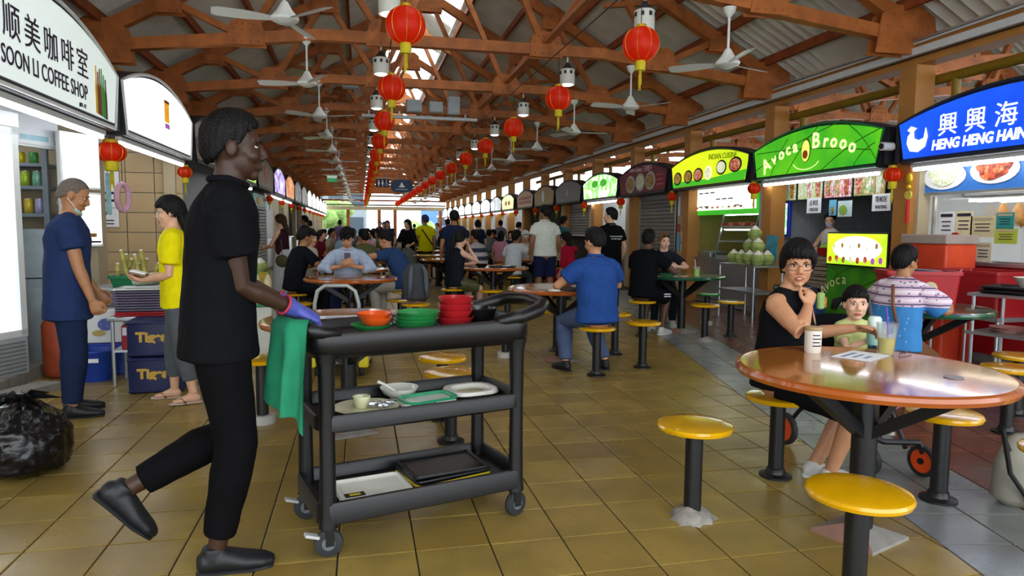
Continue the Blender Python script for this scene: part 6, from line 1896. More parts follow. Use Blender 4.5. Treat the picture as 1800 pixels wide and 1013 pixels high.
# can shelf: steel rack with three rows of drinks
cs = thing('can_shelf', 'grey steel shelf rack holding drink cans', 'shelf', (-3.42, 8.02, 0), 0)
for z in (1.50, 1.78, 2.01):
    part('shelf', MB().box((0, 0, z), (.56, .3, .035)), mat('shelf_grey', '#8a96a0', .45, metal=.3), cs, None)
for x in (-.28, .28):
    part('upright', MB().box((x, -.12, 1.15), (.05, .05, 2.25)), MATS['shelf_grey'], cs, None)
part('back_panel', MB().box((0, .15, 1.8), (.56, .01, .95)), mat('back_dark', '#1c2024', .6), cs, None)
CANS = [(-.20, 2.03, '#d8c070'), (-.09, 2.03, '#e8d8d0'), (.04, 2.03, '#d8c818'), (.16, 2.03, '#4a9a48'),
        (-.2, 1.80, '#3a6a4a'), (-.11, 1.80, '#7a5ab0'), (-.02, 1.80, '#2f7a4a'), (.07, 1.80, '#a8c83a'), (.18, 1.80, '#7fb89a'),
        (-.21, 1.52, '#2038b0'), (-.12, 1.52, '#b8a04a'), (-.02, 1.52, '#5a2a8a'), (.09, 1.52, '#d0b838'), (.19, 1.52, '#a8a8c8')]
CN = {'#d8c070': 'pale gold', '#e8d8d0': 'cream', '#d8c818': 'bright yellow', '#4a9a48': 'leaf green', '#3a6a4a': 'dark green', '#7a5ab0': 'lilac', '#2f7a4a': 'bottle green', '#a8c83a': 'lime', '#7fb89a': 'mint', '#2038b0': 'royal blue', '#b8a04a': 'brass', '#5a2a8a': 'deep purple', '#d0b838': 'mustard yellow', '#a8a8c8': 'silver'}
for x, z, c in CANS:
    h_ = .15 if z < 2 else .11
    k = thing('drink_can', '%s drink can on the grey steel shelf' % CN[c], 'can', (-3.42 + x, 7.95, z - .002))
    part('can_body', MB().lathe([(0, 0), (.034, 0), (.042, .01), (.042, h_ - .012), (.034, h_), (0, h_)], n=18), mat('can_' + c.strip('#'), c, .35, vary=.3, scale=16, metal=.2), k)
    part('can_top', MB().lathe([(.036, h_ - .001), (.036, h_ + .004), (.03, h_ + .001), (0, h_ + .001)], n=16), M_STAIN, k)
# lit menu panels
for lb, x, y, z, w_, h_, rz_ in (('large white lit menu panel hung above the bald man', -2.77, 7.79, 2.05, .46, .56, 62), ('tall white lit menu panel beside the bald man', -2.77, 7.79, 1.46, .46, .56, 62), ('wide white panel above the can shelf', -3.18, 7.34, 2.36, 1.0, .42, 64)):
    q = thing('menu_lightbox', lb, 'menu board', (x, y, z), R(rz_))
    part('frame', MB().rbox((0, .03, 0), (w_, .06, h_), .01), M_WHITEP, q)
    part('panel', MB().box((0, -.006, 0), (w_ - .05, .008, h_ - .05)), M_PAPER if 'shelf' in lb else M_BRIGHT, q, None)
    if 'tall' in lb:
        part('print', MB().box((.08, -.012, -.16), (.12, .004, .04)), FOODS[2], q, None)
        part('print', MB().box((.08, -.012, -.23), (.22, .004, .02)), M_INK, q, None)
    else:
        part('print', MB().box((w_ * .22, -.012, -.12), (w_ * .3, .004, .05)), mat('print_mint', '#cfe6da', .5, emit=1.2, vary=0) if 'shelf' not in lb else mat('print_sky', '#a8d0dc', .5), q, None)
    part('bracket', MB().box((w_ * .3, .1, h_ * .3), (.04, .12, .04)).box((-w_ * .3, .1, h_ * .3), (.04, .12, .04)), M_STAIN, q, None)
mp = thing('menu_pole', 'steel pole carrying the lit menu panels', 'pole', (-2.87, 7.85, 0))
part('pole', MB().cyl((0, 0, 0), (0, 0, 2.33), .02, n=10), M_STAIN, mp)
part('foot', MB().cyl((0, 0, 0), (0, 0, .02), .09, n=14), M_STAIN, mp)
fzr = thing('chest_cabinet', 'grey steel cabinet with lift-up lid behind the bald man', 'cabinet', (-3.33, 7.46, 0), R(20))
part('cabinet_body', MB().rbox((0, 0, .48), (.72, .5, .82), .015), mat('cab_grey', '#7f8c90', .4, metal=.4, vary=.15), fzr)
for s_ in (-1, 1):
    d = part('door', MB().rbox((s_ * .18, -.255, .45), (.33, .015, .7), .006), mat('cab_door', '#8a979b', .4, metal=.4), fzr)
    part('handle', MB().box((s_ * .04, -.27, .6), (.015, .015, .12)), M_STAIN, d, None)
part('hood', MB().add([(-.36, -.25, .9), (.36, -.25, .9), (.36, .25, .9), (-.36, .25, .9), (-.36, -.05, 1.36), (.36, -.05, 1.36), (.36, .25, 1.36), (-.36, .25, 1.36)], [(0, 1, 5, 4), (1, 2, 6, 5), (2, 3, 7, 6), (3, 0, 4, 7), (4, 5, 6, 7), (0, 3, 2, 1)]), MATS['cab_grey'], fzr, None)
part('leg', MB().box((0, 0, .035), (.6, .4, .07)), M_BLACKP, fzr, None)
# counter of the sugar-cane stall
ctr = thing('stall_counter', 'dark-edged counter with ribbed front holding sugar cane', 'counter', (-2.38, 7.42, 0), R(0))
part('counter_top', MB().box((0, 0, .79), (.84, .5, .03)), M_STAIN, ctr, None)
part('ribbed_front', MB().box((0, -.20, .70), (.84, .06, .15)), mat('rib_dark', '#3a3442', .5, vary=.3, wave=('Z', 14., 1.), color2='#77708a'), ctr, None)
for x in (-.38, .38):
    part('leg', MB().box((x, .18, .39), (.05, .05, .78)), M_STAIN, ctr, None)
    part('leg', MB().box((x, -.12, .39), (.05, .05, .78)), M_STAIN, ctr, None)
cane = tub('green_basket', 'green oval basket holding cut sugar cane', (-2.21, 7.40, .806), 0, .36, .26, .11, M_GREENP)
M_CANE = mat('cane', '#b8ad5a', .5, vary=.35, scale=10, color2='#8a8a3a')
for i in range(9):
    q = thing('sugar_cane', 'peeled sugar cane stick standing in the green basket', 'sugar cane', (-2.34 + .035 * i, 7.40 + .05 * (i % 3 - 1), .822), 0, 'sugar cane in the green basket')
    a = .25 * sin(i * 1.7); h_ = .2 + .13 * ((i * 5) % 4) / 3
    pts = [(a * t * .3, .03 * t, h_ * t) for t in (0, .3, .33, .36, .66, .69, .72, 1)]
    part('stalk', MB().tube(pts, [.021, .021, .025, .021, .021, .025, .021, .02], 10), M_CANE, q)
    part('cut_end', MB().cyl((pts[-1][0], pts[-1][1], h_), (pts[-1][0], pts[-1][1] - .004, h_ + .012), .019, .012, 10), M_COCOW, q)
side = thing('steel_table', 'small steel side table with a white corner top by the beer crates', 'table', (-1.98, 6.62, 0), 0)
part('tabletop', MB().rbox((.06, .05, .585), (.5, .36, .04), .02), M_STAIN, side)
for x in (-.15, .25):
    for y in (-.1, .2):
        part('leg', MB().cyl((x, y, 0), (x, y, .57), .016, n=8), M_STAIN, side)
part('lower_shelf', MB().box((.06, .05, .30), (.44, .32, .02)), M_STAIN, side, None)
ts_ = thing('tray_stack', 'tall stack of dark ribbed trays with a red bottom edge', 'tray stack', (-1.90, 6.68, .607), R(4))
for i in range(9):
    part('tray', MB().rbox((0, 0, .028 + .023 * i), (.44, .34, .020), .03), MATS['rib_dark'] if i else M_RED, ts_)
part('top_tray', shelf_mesh(.45, .35, .03, .222, .244, .222, .015), M_WHITEP, ts_, 40)
part('red_tray', MB().rbox((0, 0, .008), (.45, .35, .016), .03), M_RED, ts_)
bun = thing('wrapped_bundle', 'pale wrapped bundle lying on the dark tray stack', 'bundle', (-1.84, 6.68, .853), .3)
b = MB(); chain(b, [((-.14, 0, .05), .05, .04), ((0, 0, .07), .09, .06), ((.14, .02, .08), .07, .05)], (0, 1, 0), 12)
part('bundle', b, mat('wrap_pale', '#b9c4a8', .5, vary=.4, scale=9, bump=.3, bscale=30), bun, 180)
part('tie', MB().cyl((.02, -.07, .08), (.02, .07, .08), .012, n=8), M_WHITEP, bun)
M_CRATE = mat('crate_navy', '#16204e', .45, vary=.12); M_LOGO = mat('crate_gold', '#c9a23a', .5, vary=.1)
for i in range(2):
    cr = thing('beer_crate', ('lower navy beer crate with gold lettering beside the sandals', 'upper navy beer crate with gold lettering under the tray stack')[i], 'crate', (-1.70, 6.30, .31 * i), R(3))
    part('crate_body', MB().rbox((0, 0, .153), (.42, .32, .30), .015), M_CRATE, cr)
    part('rim', MB().rbox((0, 0, .285), (.435, .335, .02), .015), M_CRATE, cr)
    part('rim', MB().rbox((0, 0, .02), (.43, .33, .02), .015), M_CRATE, cr)
    lettering('Tiger', .11, M_LOGO, cr, -.02, .13, -.163, width=.25, bold=.006)
cl_ = thing('cooler_box', 'white and blue ice box with printed motifs beside the bald man', 'cooler', (-2.36, 7.12, 0), R(3))
part('lower_box', MB().rbox((0, 0, .15), (.36, .3, .30), .02), M_BLUE, cl_)
part('upper_box', MB().rbox((0, 0, .46), (.36, .3, .31), .02), M_WHITEP, cl_)
part('motif', MB().prism(circle(.02, .48, .07, .06, 9), -.156, -.15), mat('motif_blue', '#5a6ab0', .5, vary=.4, scale=30), cl_, None)
part('motif', MB().prism(circle(-.04, .40, .06, .03, 9), -.156, -.15), mat('motif_gold', '#c0a860', .5), cl_, None)
rbx = thing('red_carton', 'red and white carton on the steel table shelf', 'carton', (-1.93, 6.66, .311), .1)
part('carton', MB().rbox((0, 0, .105), (.3, .22, .21), .01), M_RED, rbx)
part('label', MB().box((0, -.112, .16), (.28, .004, .07)), M_PAPER, rbx, None)
bk = thing('blue_bucket', 'blue plastic bucket with a white label on the floor', 'bucket', (-2.36, 6.78, 0))
part('bucket', MB().lathe([(0, 0), (.12, 0), (.155, .26), (.165, .27), (.155, .28), (.145, .27), (.11, .015), (0, .012)], n=24, caps=False), M_BLUE, bk)
part('label', MB().box((.02, -.148, .2), (.1, .012, .035)), M_PAPER, bk, None)
gc = thing('gas_cylinder', 'orange-red gas cylinder behind the bald man', 'cylinder', (-2.73, 7.04, 0))
part('tank', MB().lathe([(0, .01), (.14, .01), (.16, .06), (.16, .48), (.11, .58), (.03, .6), (0, .6)], n=22), mat('tank_red', '#a84a2a', .5, vary=.2), gc)
part('valve_collar', MB().cyl((0, 0, .58), (0, 0, .66), .07, n=14), mat('collar_dark', '#2a2a2c', .5), gc)
kb = part('trim_11', MB().bar((-3.05, 5.5, .03), (-2.62, 6.5, .03), .22, .06), M_CONC, None, None)
tag(kb, 'grey kerb edging the coffee stall floor', kind='structure')
# posters and hanging packs at the stall post
hp = thing('hanging_pouch', 'pink and white ring-shaped pack hanging by the red lantern', 'pack', (-2.62, 8.52, 1.72), R(70))
part('pack', MB().tube([(.10 * cos(a), 0, .15 * sin(a)) for a in [2 * pi * i / 20 for i in range(20)]], .03, 8, True), mat('pack_pink', '#e0b0c8', .5, vary=.3, scale=8), hp)
part('cord', MB().cyl((0, 0, .15), (0, 0, .69), .004, n=5), M_WIRE, hp)
hp = thing('hanging_pouch', 'turquoise strip pack hanging by the red lantern', 'pack', (-2.71, 8.35, 1.75), R(70))
part('pack', MB().rbox((0, 0, 0), (.07, .02, .46), .01), mat('pack_aqua', '#a8d8e0', .5, vary=.3, scale=8), hp)
part('cord', MB().cyl((0, 0, .2), (0, 0, .66), .004, n=5), M_WIRE, hp)
for lb, x, y, z, w_, h_, m in (('white notice sheet taped high on the beige tiled wall', -3.70, 11.335, 1.98, .34, .62, M_PAPER), ('no-smoking notice on the beige tiled wall', -3.78, 11.335, 1.52, .46, .28, M_PAPER)):
    q = thing('wall_notice', lb, 'notice', (x, y, z), 0)
    part('sheet', MB().box((0, 0, 0), (w_, .006, h_)), m, q, None)
    for k in range(2):
        part('text_line', MB().box((0, -.005, -h_ * (.15 + .18 * k)), (w_ * .7, .004, h_ * .06)), M_INK, q, None)
    if 'smoking' in lb:
        part('symbol', MB().tube([(.06 * cos(a), -.006, .06 + .05 * sin(a)) for a in [2 * pi * i / 16 for i in range(16)]], .008, 6, True).bar((-.045, -.006, .1), (.045, -.006, .02), .012, .012), M_INK, q)
# rubbish bag
tb = MB()
chain(tb, [((0, 0, .05), .215, .22), ((0, 0, .15), .245, .25), ((.0, 0, .27), .225, .23), ((0, 0, .37), .15, .13), ((0, .0, .42), .05, .05), ((0, 0, .455), .03, .03)], (1, 0, 0), 24, .2)
bagm = fuse(tb, 'bag', .013, 2, .035, .06)
M_BAG = mat('bin_bag', '#0b0c0e', .22, vary=.3, scale=8, bump=.7, bscale=22)
tbag = thing('rubbish_bag', 'full black rubbish bag knotted at the top on the floor', 'bag', (-1.87, 4.26, 0))
link('bag_body', bagm, M_BAG, tbag)
kn = MB()
for k in range(7):
    a = 2 * pi * k / 7 + .3
    kn.add([(0, 0, .43), (.05 * cos(a - .3), .05 * sin(a - .3), .47), (.20 * cos(a), .20 * sin(a), .41 + .05 * sin(3 * k)), (.05 * cos(a + .3), .05 * sin(a + .3), .45), (.05 * cos(a), .05 * sin(a), .42)], [(0, 1, 2), (0, 2, 3), (1, 2, 4), (2, 3, 4)])
part('knot', kn, M_BAG, tbag, 60)
# coconut crates farther along the left
for i, (lb, x, y, z, m) in enumerate((('white crate with green coconuts on top of the left stack', -1.55, 9.0, .0, M_WHITEP), ('tall white and yellow drum of coconuts beside the white skirt', -1.52, 10.1, 0, mat('drum_yellow', '#c8b020', .5, vary=.3, scale=4)))):
    q = tub('coconut_crate', lb, (x, y, z), .1, .5, .42, .78, m, 'crate')
    part('panel', MB().box((.0, -.215, .25), (.4, .02, .3)), M_BLACKP if i else M_GREENP, q, None)
    for k in range(4):
        dup(co0, (x - .12 + .24 * (k % 2), y - .1 + .22 * (k // 2), .84), k, 'green trimmed coconut piled in the left-hand crates', 'coconuts in the left crates')
    dup(co0, (x, y, 1.0), i, 'green trimmed coconut piled in the left-hand crates', 'coconuts in the left crates')
lc = tub('bread_crate', 'green-framed crate of pale gourds beside the table behind the trolley', (-1.12, 7.5, 0), .05, .42, .36, .62, mat('crate_clear', '#c9ccc0', .5, vary=.1), 'crate')
part('rim', MB().rbox((0, 0, .6), (.46, .40, .04), .02), M_GREENP, lc)
for k in range(4):
    q = thing('pale_gourd', 'long pale gourd standing in the green-rimmed crate', 'gourd', (-1.28 + .106 * k, 7.46, .60), 0, 'gourds in the green-rimmed crate')
    b = MB(); chain(b, [((0, 0, .03), .035), ((.0, 0, .12), .05), ((.01, 0, .24), .04), ((.015, 0, .3), .015)], (1, 0, 0), 10)
    part('gourd_body', b, mat('gourd', '#c8b98a', .5, vary=.3, scale=12), q, 180)
    part('stem', MB().cyl((.015, 0, .3), (.02, 0, .34), .008, n=6), M_GREENP, q)

# ================================================================ PEOPLE: the figures
C_BLACK, C_INK = cloth('#121316'), cloth('#1b1e26')
S_PALE, S_MID, S_TAN, S_BROWN, S_DARK = '#d3a585', '#bf8a66', '#a8764f', '#5c3d2c', '#3b2417'
SH_B = dict(mat=mat('shoe_black', '#15171a', .5, vary=.1)); SH_W = dict(mat=mat('shoe_white', '#c9c9c6', .6, vary=.08), sole=mat('sole_white', '#dcdcd8', .6))
H_BROWN = mat('hair_brown', '#3d2817', .55, vary=.4, scale=40, bump=.6, bscale=120, spec=.25)
H_BLOND = mat('hair_blond', '#7a5a38', .55, vary=.4, scale=40, bump=.6, bscale=120, spec=.25)
H_GREY = mat('hair_stubble', '#6a5e56', .8, vary=.3, scale=60)

# waiter pushing the trolley
person('tall man in black shirt, trousers and clogs pushing the trolley with purple gloves', (-.57, 2.95, 0), R(-80),
       stand(1.84, pel=(0, 0, 1.0), lean=6, skin=S_DARK, hair='short', hth=.15, htop=.10, lip='#5a322a', eye=.75, nk=.95, head=(-4, 4), neckf=.1, jaw=.95,
             footR=(.085, -.03, .094), footL=(-.09, -.36, .33), kneeL=(-.1, 1, .1), fpitL=48, fyawR=-4, fyawL=0,
             handR=(.03, .30, 1.055), handL=(-.2, .30, 1.05), poleR=(.35, -.7, -.4), poleL=(-.35, -.7, -.4), hdR=((-.1, .85, -.42), (-.2, -.3, -.9)), hdL=((.1, .85, -.42), (.2, -.3, -.9)), curlR=48, curlL=48,
             glove=mat('glove_violet', '#4d55a8', .5, vary=.1), cuff=mat('cuff_red', '#b03048', .6),
             top=dict(mat=cloth('#101114'), sleeve=.29, e=.022, hem=-.115, boxy=1., flare=.01, loose=.018, polo=1), bottom=dict(mat=cloth('#0c0c0e'), len=.93, loose=.012), shoes=dict(mat=SH_B['mat'], k=1.1)), .0065)
# bald man at the coffee stall
pm = person('bald man in navy tee and dark jeans standing by the lit menus', (-2.10, 5.55, 0), R(-72),
       stand(1.72, lean=4, skin=S_TAN, hair='crop', hth=.012, hwob=.004, htop=.012, hairmat=H_GREY, head=(-6, 24), neckf=.22, fat=1.13, face=1,
             handR=(.22, .16, .84), poleR=(.5, -.8, 0), hdR=((.0, .3, -.9), (-.9, .2, 0)), curlR=45, handL=(-.2, .18, .9), fyawR=-10,
             top=dict(mat=cloth('#26355c'), sleeve=.27, e=.024, hem=-.22, boxy=1.), bottom=dict(mat=cloth('#1d2944'), loose=.016), shoes=SH_B), .008)
J, HT, rt = JOINTS[pm.name]
mk = MB(); chain(mk, [(HT((-.045, .05, -.085)), .012), (HT((0, .075, -.105)), .024, .02), (HT((.045, .05, -.085)), .012)], (0, 0, 1), 10)
part('face_mask', mk, mat('mask_mint', '#a8ccc4', .7), rt, 180)
part('mask_loop', MB().tube([HT((.05, .05, -.08)), HT((.074, .015, -.05)), HT((.082, -.02, -.03))], .002, 5), M_PAPER, rt)
# woman in yellow taking an order
person('woman in bright yellow tee with glasses holding a notepad', (-1.42, 5.82, 0), R(98),
       stand(1.60, lean=3, fem=.7, skin=S_PALE, hair='fringe', hth=.2, head=(4, 10), glasses=M_STAIN, mouth=.003, locks=[[((0, -.07, -.03), .07, .045), ((0, -.085, -.11), .07, .035), ((0, -.08, -.17), .05, .02)]],
             handR=(.07, .24, .99), handL=(-.05, .24, .98), hdR=((-.5, .8, 0), (0, 0, 1)), hdL=((.45, .8, .05), (.2, 0, 1)), curlL=40, curlR=40, footR=(.12, .06, .08), footL=(-.12, -.10, .08),
             top=dict(mat=cloth('#e2d60e'), sleeve=.34, e=.022, hem=-.12, boxy=.9, loose=.02), bottom=dict(mat=cloth('#55595c'), len=.86, loose=.012), shoes=dict(kind='sandal', mat=mat('sandal_cream', '#b8a898', .6), mat2=mat('strap_brown', '#5a3f38', .6))), .0085)
npd = thing('notepad', 'open brown-backed order pad in the yellow-shirt woman hands', 'notepad', (-1.695, 5.81, 1.03), R(98))
part('cover', MB().box((0, 0, 0), (.16, .12, .012), 0, Matrix.Rotation(.25, 3, 'X')), mat('pad_brown', '#8a6a50', .6), npd, None)
part('pages', MB().box((0, 0, .012), (.15, .11, .010), 0, Matrix.Rotation(.25, 3, 'X')), M_PAPER, npd, None)
# woman in black at the drink table
wm = person('woman in sleeveless black dress and glasses seated at the drink table', (2.31, 3.38, 0), R(-122),
       sit(1.60, SH, lean=6, fem=.8, fat=1.12, arm=1.18, twist=-30, skin=S_MID, hair='fringe', hth=.30, htop=.12, hwob=.05, head=(-84, 6), neckf=.2, jaw=1.1, glasses=mat('frame_black', '#1a1416', .3), mouth=.0045, lip='#9c5048',
           handR=(.15, .12, 1.0), poleR=(1., -.7, -.6), hdR=((-.35, .2, .9), (-.7, -.5, 0)), curlR=62, handL=(-.22, .40, .85), poleL=(-.5, -.3, -.6), hdL=((.2, .8, 0), (.5, 0, -.6)), curlL=30,
           footR=(.06, .28, .085), footL=(-.06, .21, .085), fyawR=-12, fyawL=8,
           top=dict(mat=C_BLACK, sleeve=0, e=.016, hem=-.06, boxy=.7, name='dress'), bottom=dict(mat=C_BLACK, len=.50, loose=.03, name='skirt', extra=[[((0, .02, .60), .17, .11), ((0, .25, .585), .15, .085), ((0, .38, .55), .13, .07)]]), shoes=SH_W), .0065)
pk = thing('snack_pack', 'small green and orange snack pack in the raised hand', 'snack', tuple(Matrix.Rotation(R(-122), 3, 'Z') @ V((.10, .185, 1.05)) + V((2.31, 3.38, 0))), .4)
part('pack', MB().rbox((0, 0, -.02), (.045, .03, .09), .012), mat('pack_green', '#8aa860', .6, vary=.2), pk)
part('pack_edge', MB().rbox((.03, 0, -.03), (.03, .028, .06), .012), ramp_mat('pack_orange', ['#e08a1a', '#7a2a10', '#f0b040'], 60), pk)
part('bag_strap', MB().tube([tuple(p) for p in (V((-.10, .10, 1.02)), V((0, .165, .88)), V((.12, .16, .74)), V((.17, .1, .64)))], .012, 8), M_BLACKP, wm, 180)
# child in the stroller
person('small girl in pale lime tee with a ponytail in the stroller', (2.955, 3.60, 0), R(178),
       dict(h=.98, pel=(0, -.02, .565), lean=4, skin='#dcae92', headk=1.42, hair='child', hth=.16, head=(-24, 4), eye=1.35, jaw=1.12, lip='#b8605a', arm=1.05, fat=1.05,
            locks=[[((.085, -.05, .02), .02, .02), ((.115, -.065, .0), .03, .028), ((.13, -.06, -.05), .022, .02)]],
            footR=(.08, .16, .26), footL=(-.08, .16, .26), kneeR=(0, 1, .6), kneeL=(0, 1, .6), handR=(.02, .19, .77), handL=(-.10, .17, .76), curlR=40, curlL=40,
            top=dict(mat=cloth('#c3cc86'), sleeve=.3, e=.014), bottom=dict(mat=C_INK, len=.9), shoes=SH_W), .0065)
bo = thing('baby_bottle', 'mint green water bottle with cartoon-free spots held by the girl', 'bottle', (2.90, 3.36, .75))
bo['label'] = 'mint green water bottle with orange spots held by the girl'
part('bottle_body', MB().lathe([(0, 0), (.036, 0), (.04, .01), (.04, .09), (.034, .11), (0, .11)], n=22), mat('bottle_mint', '#8fc4b8', .4, vary=.1), bo)
part('lid', MB().lathe([(.036, .108), (.037, .15), (.028, .165), (0, .166)], n=20), mat('bottle_lid', '#cfe4dc', .4), bo)
part('spot', MB().ball((-.012, -.038, .05), (.012, .005, .016), 8, 6).ball((.016, -.037, .06), (.008, .005, .011), 8, 6), mat('spot_orange', '#e08a60', .5), bo)
# older woman in patterned blouse
def blouse_mat():
    m = bpy.data.materials.new('blouse_pattern'); m.use_nodes = True
    N, L = m.node_tree.nodes, m.node_tree.links
    b = N['Principled BSDF']; b.inputs['Roughness'].default_value = .8
    tc = N.new('ShaderNodeTexCoord'); sp = N.new('ShaderNodeSeparateXYZ'); L.new(tc.outputs['Object'], sp.inputs[0])
    vo = N.new('ShaderNodeTexVoronoi'); vo.inputs['Scale'].default_value = 26; L.new(tc.outputs['Object'], vo.inputs['Vector'])
    wv = N.new('ShaderNodeTexWave'); wv.bands_direction = 'Z'; wv.inputs['Scale'].default_value = 5.2; wv.inputs['Distortion'].default_value = 1.2; L.new(tc.outputs['Object'], wv.inputs['Vector'])
    r1 = N.new('ShaderNodeValToRGB'); r1.color_ramp.interpolation = 'CONSTANT'
    for i, (p, c) in enumerate(((0, '#d8cdd6'), (.45, '#b8478a'), (.62, '#e2d8de'), (.85, '#6a5a78'))):
        e = r1.color_ramp.elements[i] if i < 2 else r1.color_ramp.elements.new(p)
        e.position = p; e.color = (*rgb(c), 1)
    L.new(wv.outputs[1], r1.inputs[0])
    sp2 = N.new('ShaderNodeMath'); sp2.operation = 'LESS_THAN'; sp2.inputs[1].default_value = .26; L.new(vo.outputs['Distance'], sp2.inputs[0])
    m1 = N.new('ShaderNodeMix'); m1.data_type = 'RGBA'; m1.inputs['B'].default_value = (*rgb('#7d6a86'), 1)
    L.new(sp2.outputs[0], m1.inputs['Factor']); L.new(r1.outputs[0], m1.inputs['A'])
    m2 = N.new('ShaderNodeMix'); m2.data_type = 'RGBA'; m2.inputs['A'].default_value = (*rgb('#2e7ab8'), 1); m2.inputs['B'].default_value = (*rgb('#8fb0cf'), 1)
    sp3 = N.new('ShaderNodeMath'); sp3.operation = 'LESS_THAN'; sp3.inputs[1].default_value = .16; L.new(vo.outputs['Distance'], sp3.inputs[0]); L.new(sp3.outputs[0], m2.inputs['Factor'])
    gt = N.new('ShaderNodeMath'); gt.operation = 'GREATER_THAN'; gt.inputs[1].default_value = .86; L.new(sp.outputs[2], gt.inputs[0])
    m3 = N.new('ShaderNodeMix'); m3.data_type = 'RGBA'; L.new(gt.outputs[0], m3.inputs['Factor'])
    L.new(m2.outputs['Result'], m3.inputs['A']); L.new(m1.outputs['Result'], m3.inputs['B']); L.new(m3.outputs['Result'], b.inputs['Base Color'])
    return m
ow = person('older woman in pink and blue patterned blouse seated by the red basket', (3.88, 4.30, 0), R(-68),
       sit(1.50, SH + .015, lean=14, fem=.6, fat=1.15, skin=S_TAN, hair='short', hth=.26, htop=.1, head=(-12, 8), handR=(.20, .42, .83), handL=(-.16, .42, .83), poleR=(.8, -.2, -.7), curlR=35,
           top=dict(mat=blouse_mat(), sleeve=.42, e=.024, hem=-.08, boxy=.9, loose=.035), bottom=dict(mat=cloth('#6a4a34'), len=.9, loose=.012), shoes=dict(kind='sandal', mat=mat('sandal_pink', '#c07a90', .6))), .008)
part('bag_strap', MB().tube([(.03, -.11, 1.02), (.05, -.135, .88), (.09, -.14, .72)], .012, 8), mat('strap_tan', '#7a4a2a', .6), ow, 180)
# stall worker behind the juice counter
person('masked worker in white sleeveless top behind the juice counter', (7.15, 9.30, .1), R(100),
       stand(1.56, fem=.6, skin=S_PALE, hair='short', head=(30, 14), top=dict(mat=cloth('#c8c8c4'), sleeve=0), bottom=dict(mat=C_INK), shoes=SH_B, handR=(.1, .34, 1.02), handL=(-.15, .34, 1.02)), .012)
J, HT, rt = JOINTS[list(JOINTS)[-1]]
part('face_mask', MB().ball(HT((0, .058, -.052)), (.05, .05, .045), 14, 9, J['hm']), mat('mask_lilac', '#b9a8c8', .7), rt, 180)
# diners in the middle ground
person('man in royal blue short-sleeved shirt eating with his back turned', (2.205, 6.14, 0), R(10),
       sit(1.74, SH, lean=8, fat=1.10, skin=S_MID, hair='short', head=(12, 14), handR=(.20, .40, .86), handL=(-.24, .38, .86), poleR=(.9, -.3, -.6), poleL=(-.9, -.2, -.6), footR=(.22, .22, .09), footL=(-.18, .30, .09),
           top=dict(mat=cloth('#27498a'), sleeve=.30, e=.024, hem=-.08, boxy=1., polo=1, flare=.012, loose=.02), bottom=dict(mat=cloth('#4c5b7a'), loose=.016), shoes=SH_B), .009)
bt_ = person('dark-skinned diner in black tee and striped shorts at the green table', (3.62, 8.35, 0), R(-52),
       sit(1.76, SH, lean=14, skin=S_BROWN, hair='crop', hth=.1, head=(10, 4), handR=(.22, .42, .86), handL=(-.1, .44, .86), poleR=(.9, -.2, -.6), footR=(.14, .30, .09), footL=(-.16, .34, .09),
           top=dict(mat=cloth('#0f1114'), sleeve=.3, e=.022, hem=-.07, boxy=.9, loose=.02), bottom=dict(mat=cloth('#131418'), len=.44, loose=.03, name='shorts'), shoes=SH_W), .011)
part('stripe', MB().tube([(.235, .16, .53), (.25, .24, .53), (.245, .32, .52)], .008, 6).tube([(.235, .16, .56), (.25, .24, .56), (.245, .32, .55)], .008, 6), M_PAPER, bt_)
bl = person('fair-haired young woman with sunglasses on her head at the green table', (4.42, 9.45, 0), R(158),
       sit(1.66, SH, fem=.7, skin='#dcae96', hair='long', hairmat=H_BLOND, hth=.14, head=(18, 8), handR=(.1, .38, .88), handL=(-.18, .38, .88), top=dict(mat=cloth('#20242c'), sleeve=.3), bottom=dict(mat=C_INK), shoes=SH_W), .010)
J, HT, rt = JOINTS[bl.name]
part('sunglasses', MB().ball(HT((-.03, .075, .085)), (.028, .02, .016), 10, 6).ball(HT((.03, .075, .085)), (.028, .02, .016), 10, 6), M_BLACKP, rt, 180)
bs = person('standing man in black tee with small white lettering on the back', (4.02, 10.6, 0), R(12),
       stand(1.72, skin=S_PALE, hair='crop', hth=.18, htop=.14, head=(38, 2), top=dict(mat=cloth('#0d0e11'), sleeve=.3, e=.024, boxy=1., hem=-.16, polo=1), bottom=dict(mat=C_INK), shoes=SH_B), .011)
lettering('IF YOU PAY NOTHING', .026, M_PAPER, bs, .0, 1.285, -.155, width=.24)
lettering('WE TAKE CREDIT', .026, M_PAPER, bs, .0, 1.245, -.155, width=.2)
person('standing man in white polo and navy shorts with his back turned', (3.25, 11.9, 0), R(4),
       stand(1.79, fat=1.16, arm=1.12, skin='#8a5c40', hair='short', hth=.24, htop=.06, head=(28, 4), top=dict(mat=cloth('#cfd6cc'), sleeve=.27, boxy=.8, hem=-.06, polo=1), bottom=dict(mat=cloth('#1a2140'), len=.46, loose=.03, name='shorts'), shoes=SH_W), .011)
person('long-haired woman in red seated behind the white-polo man', (4.055, 12.97, 0), R(45),
       sit(1.62, SH, fem=.7, skin=S_MID, hair='long', locks=[[((0, -.05, -.02), .08, .05), ((0, -.08, -.14), .085, .045), ((0, -.08, -.26), .07, .03)]], lean=10, handR=(.3, .3, 1.0), top=dict(mat=cloth('#b01a38'), sleeve=.7), bottom=dict(mat=cloth('#a01a34'), loose=.03), shoes=SH_B), .012)
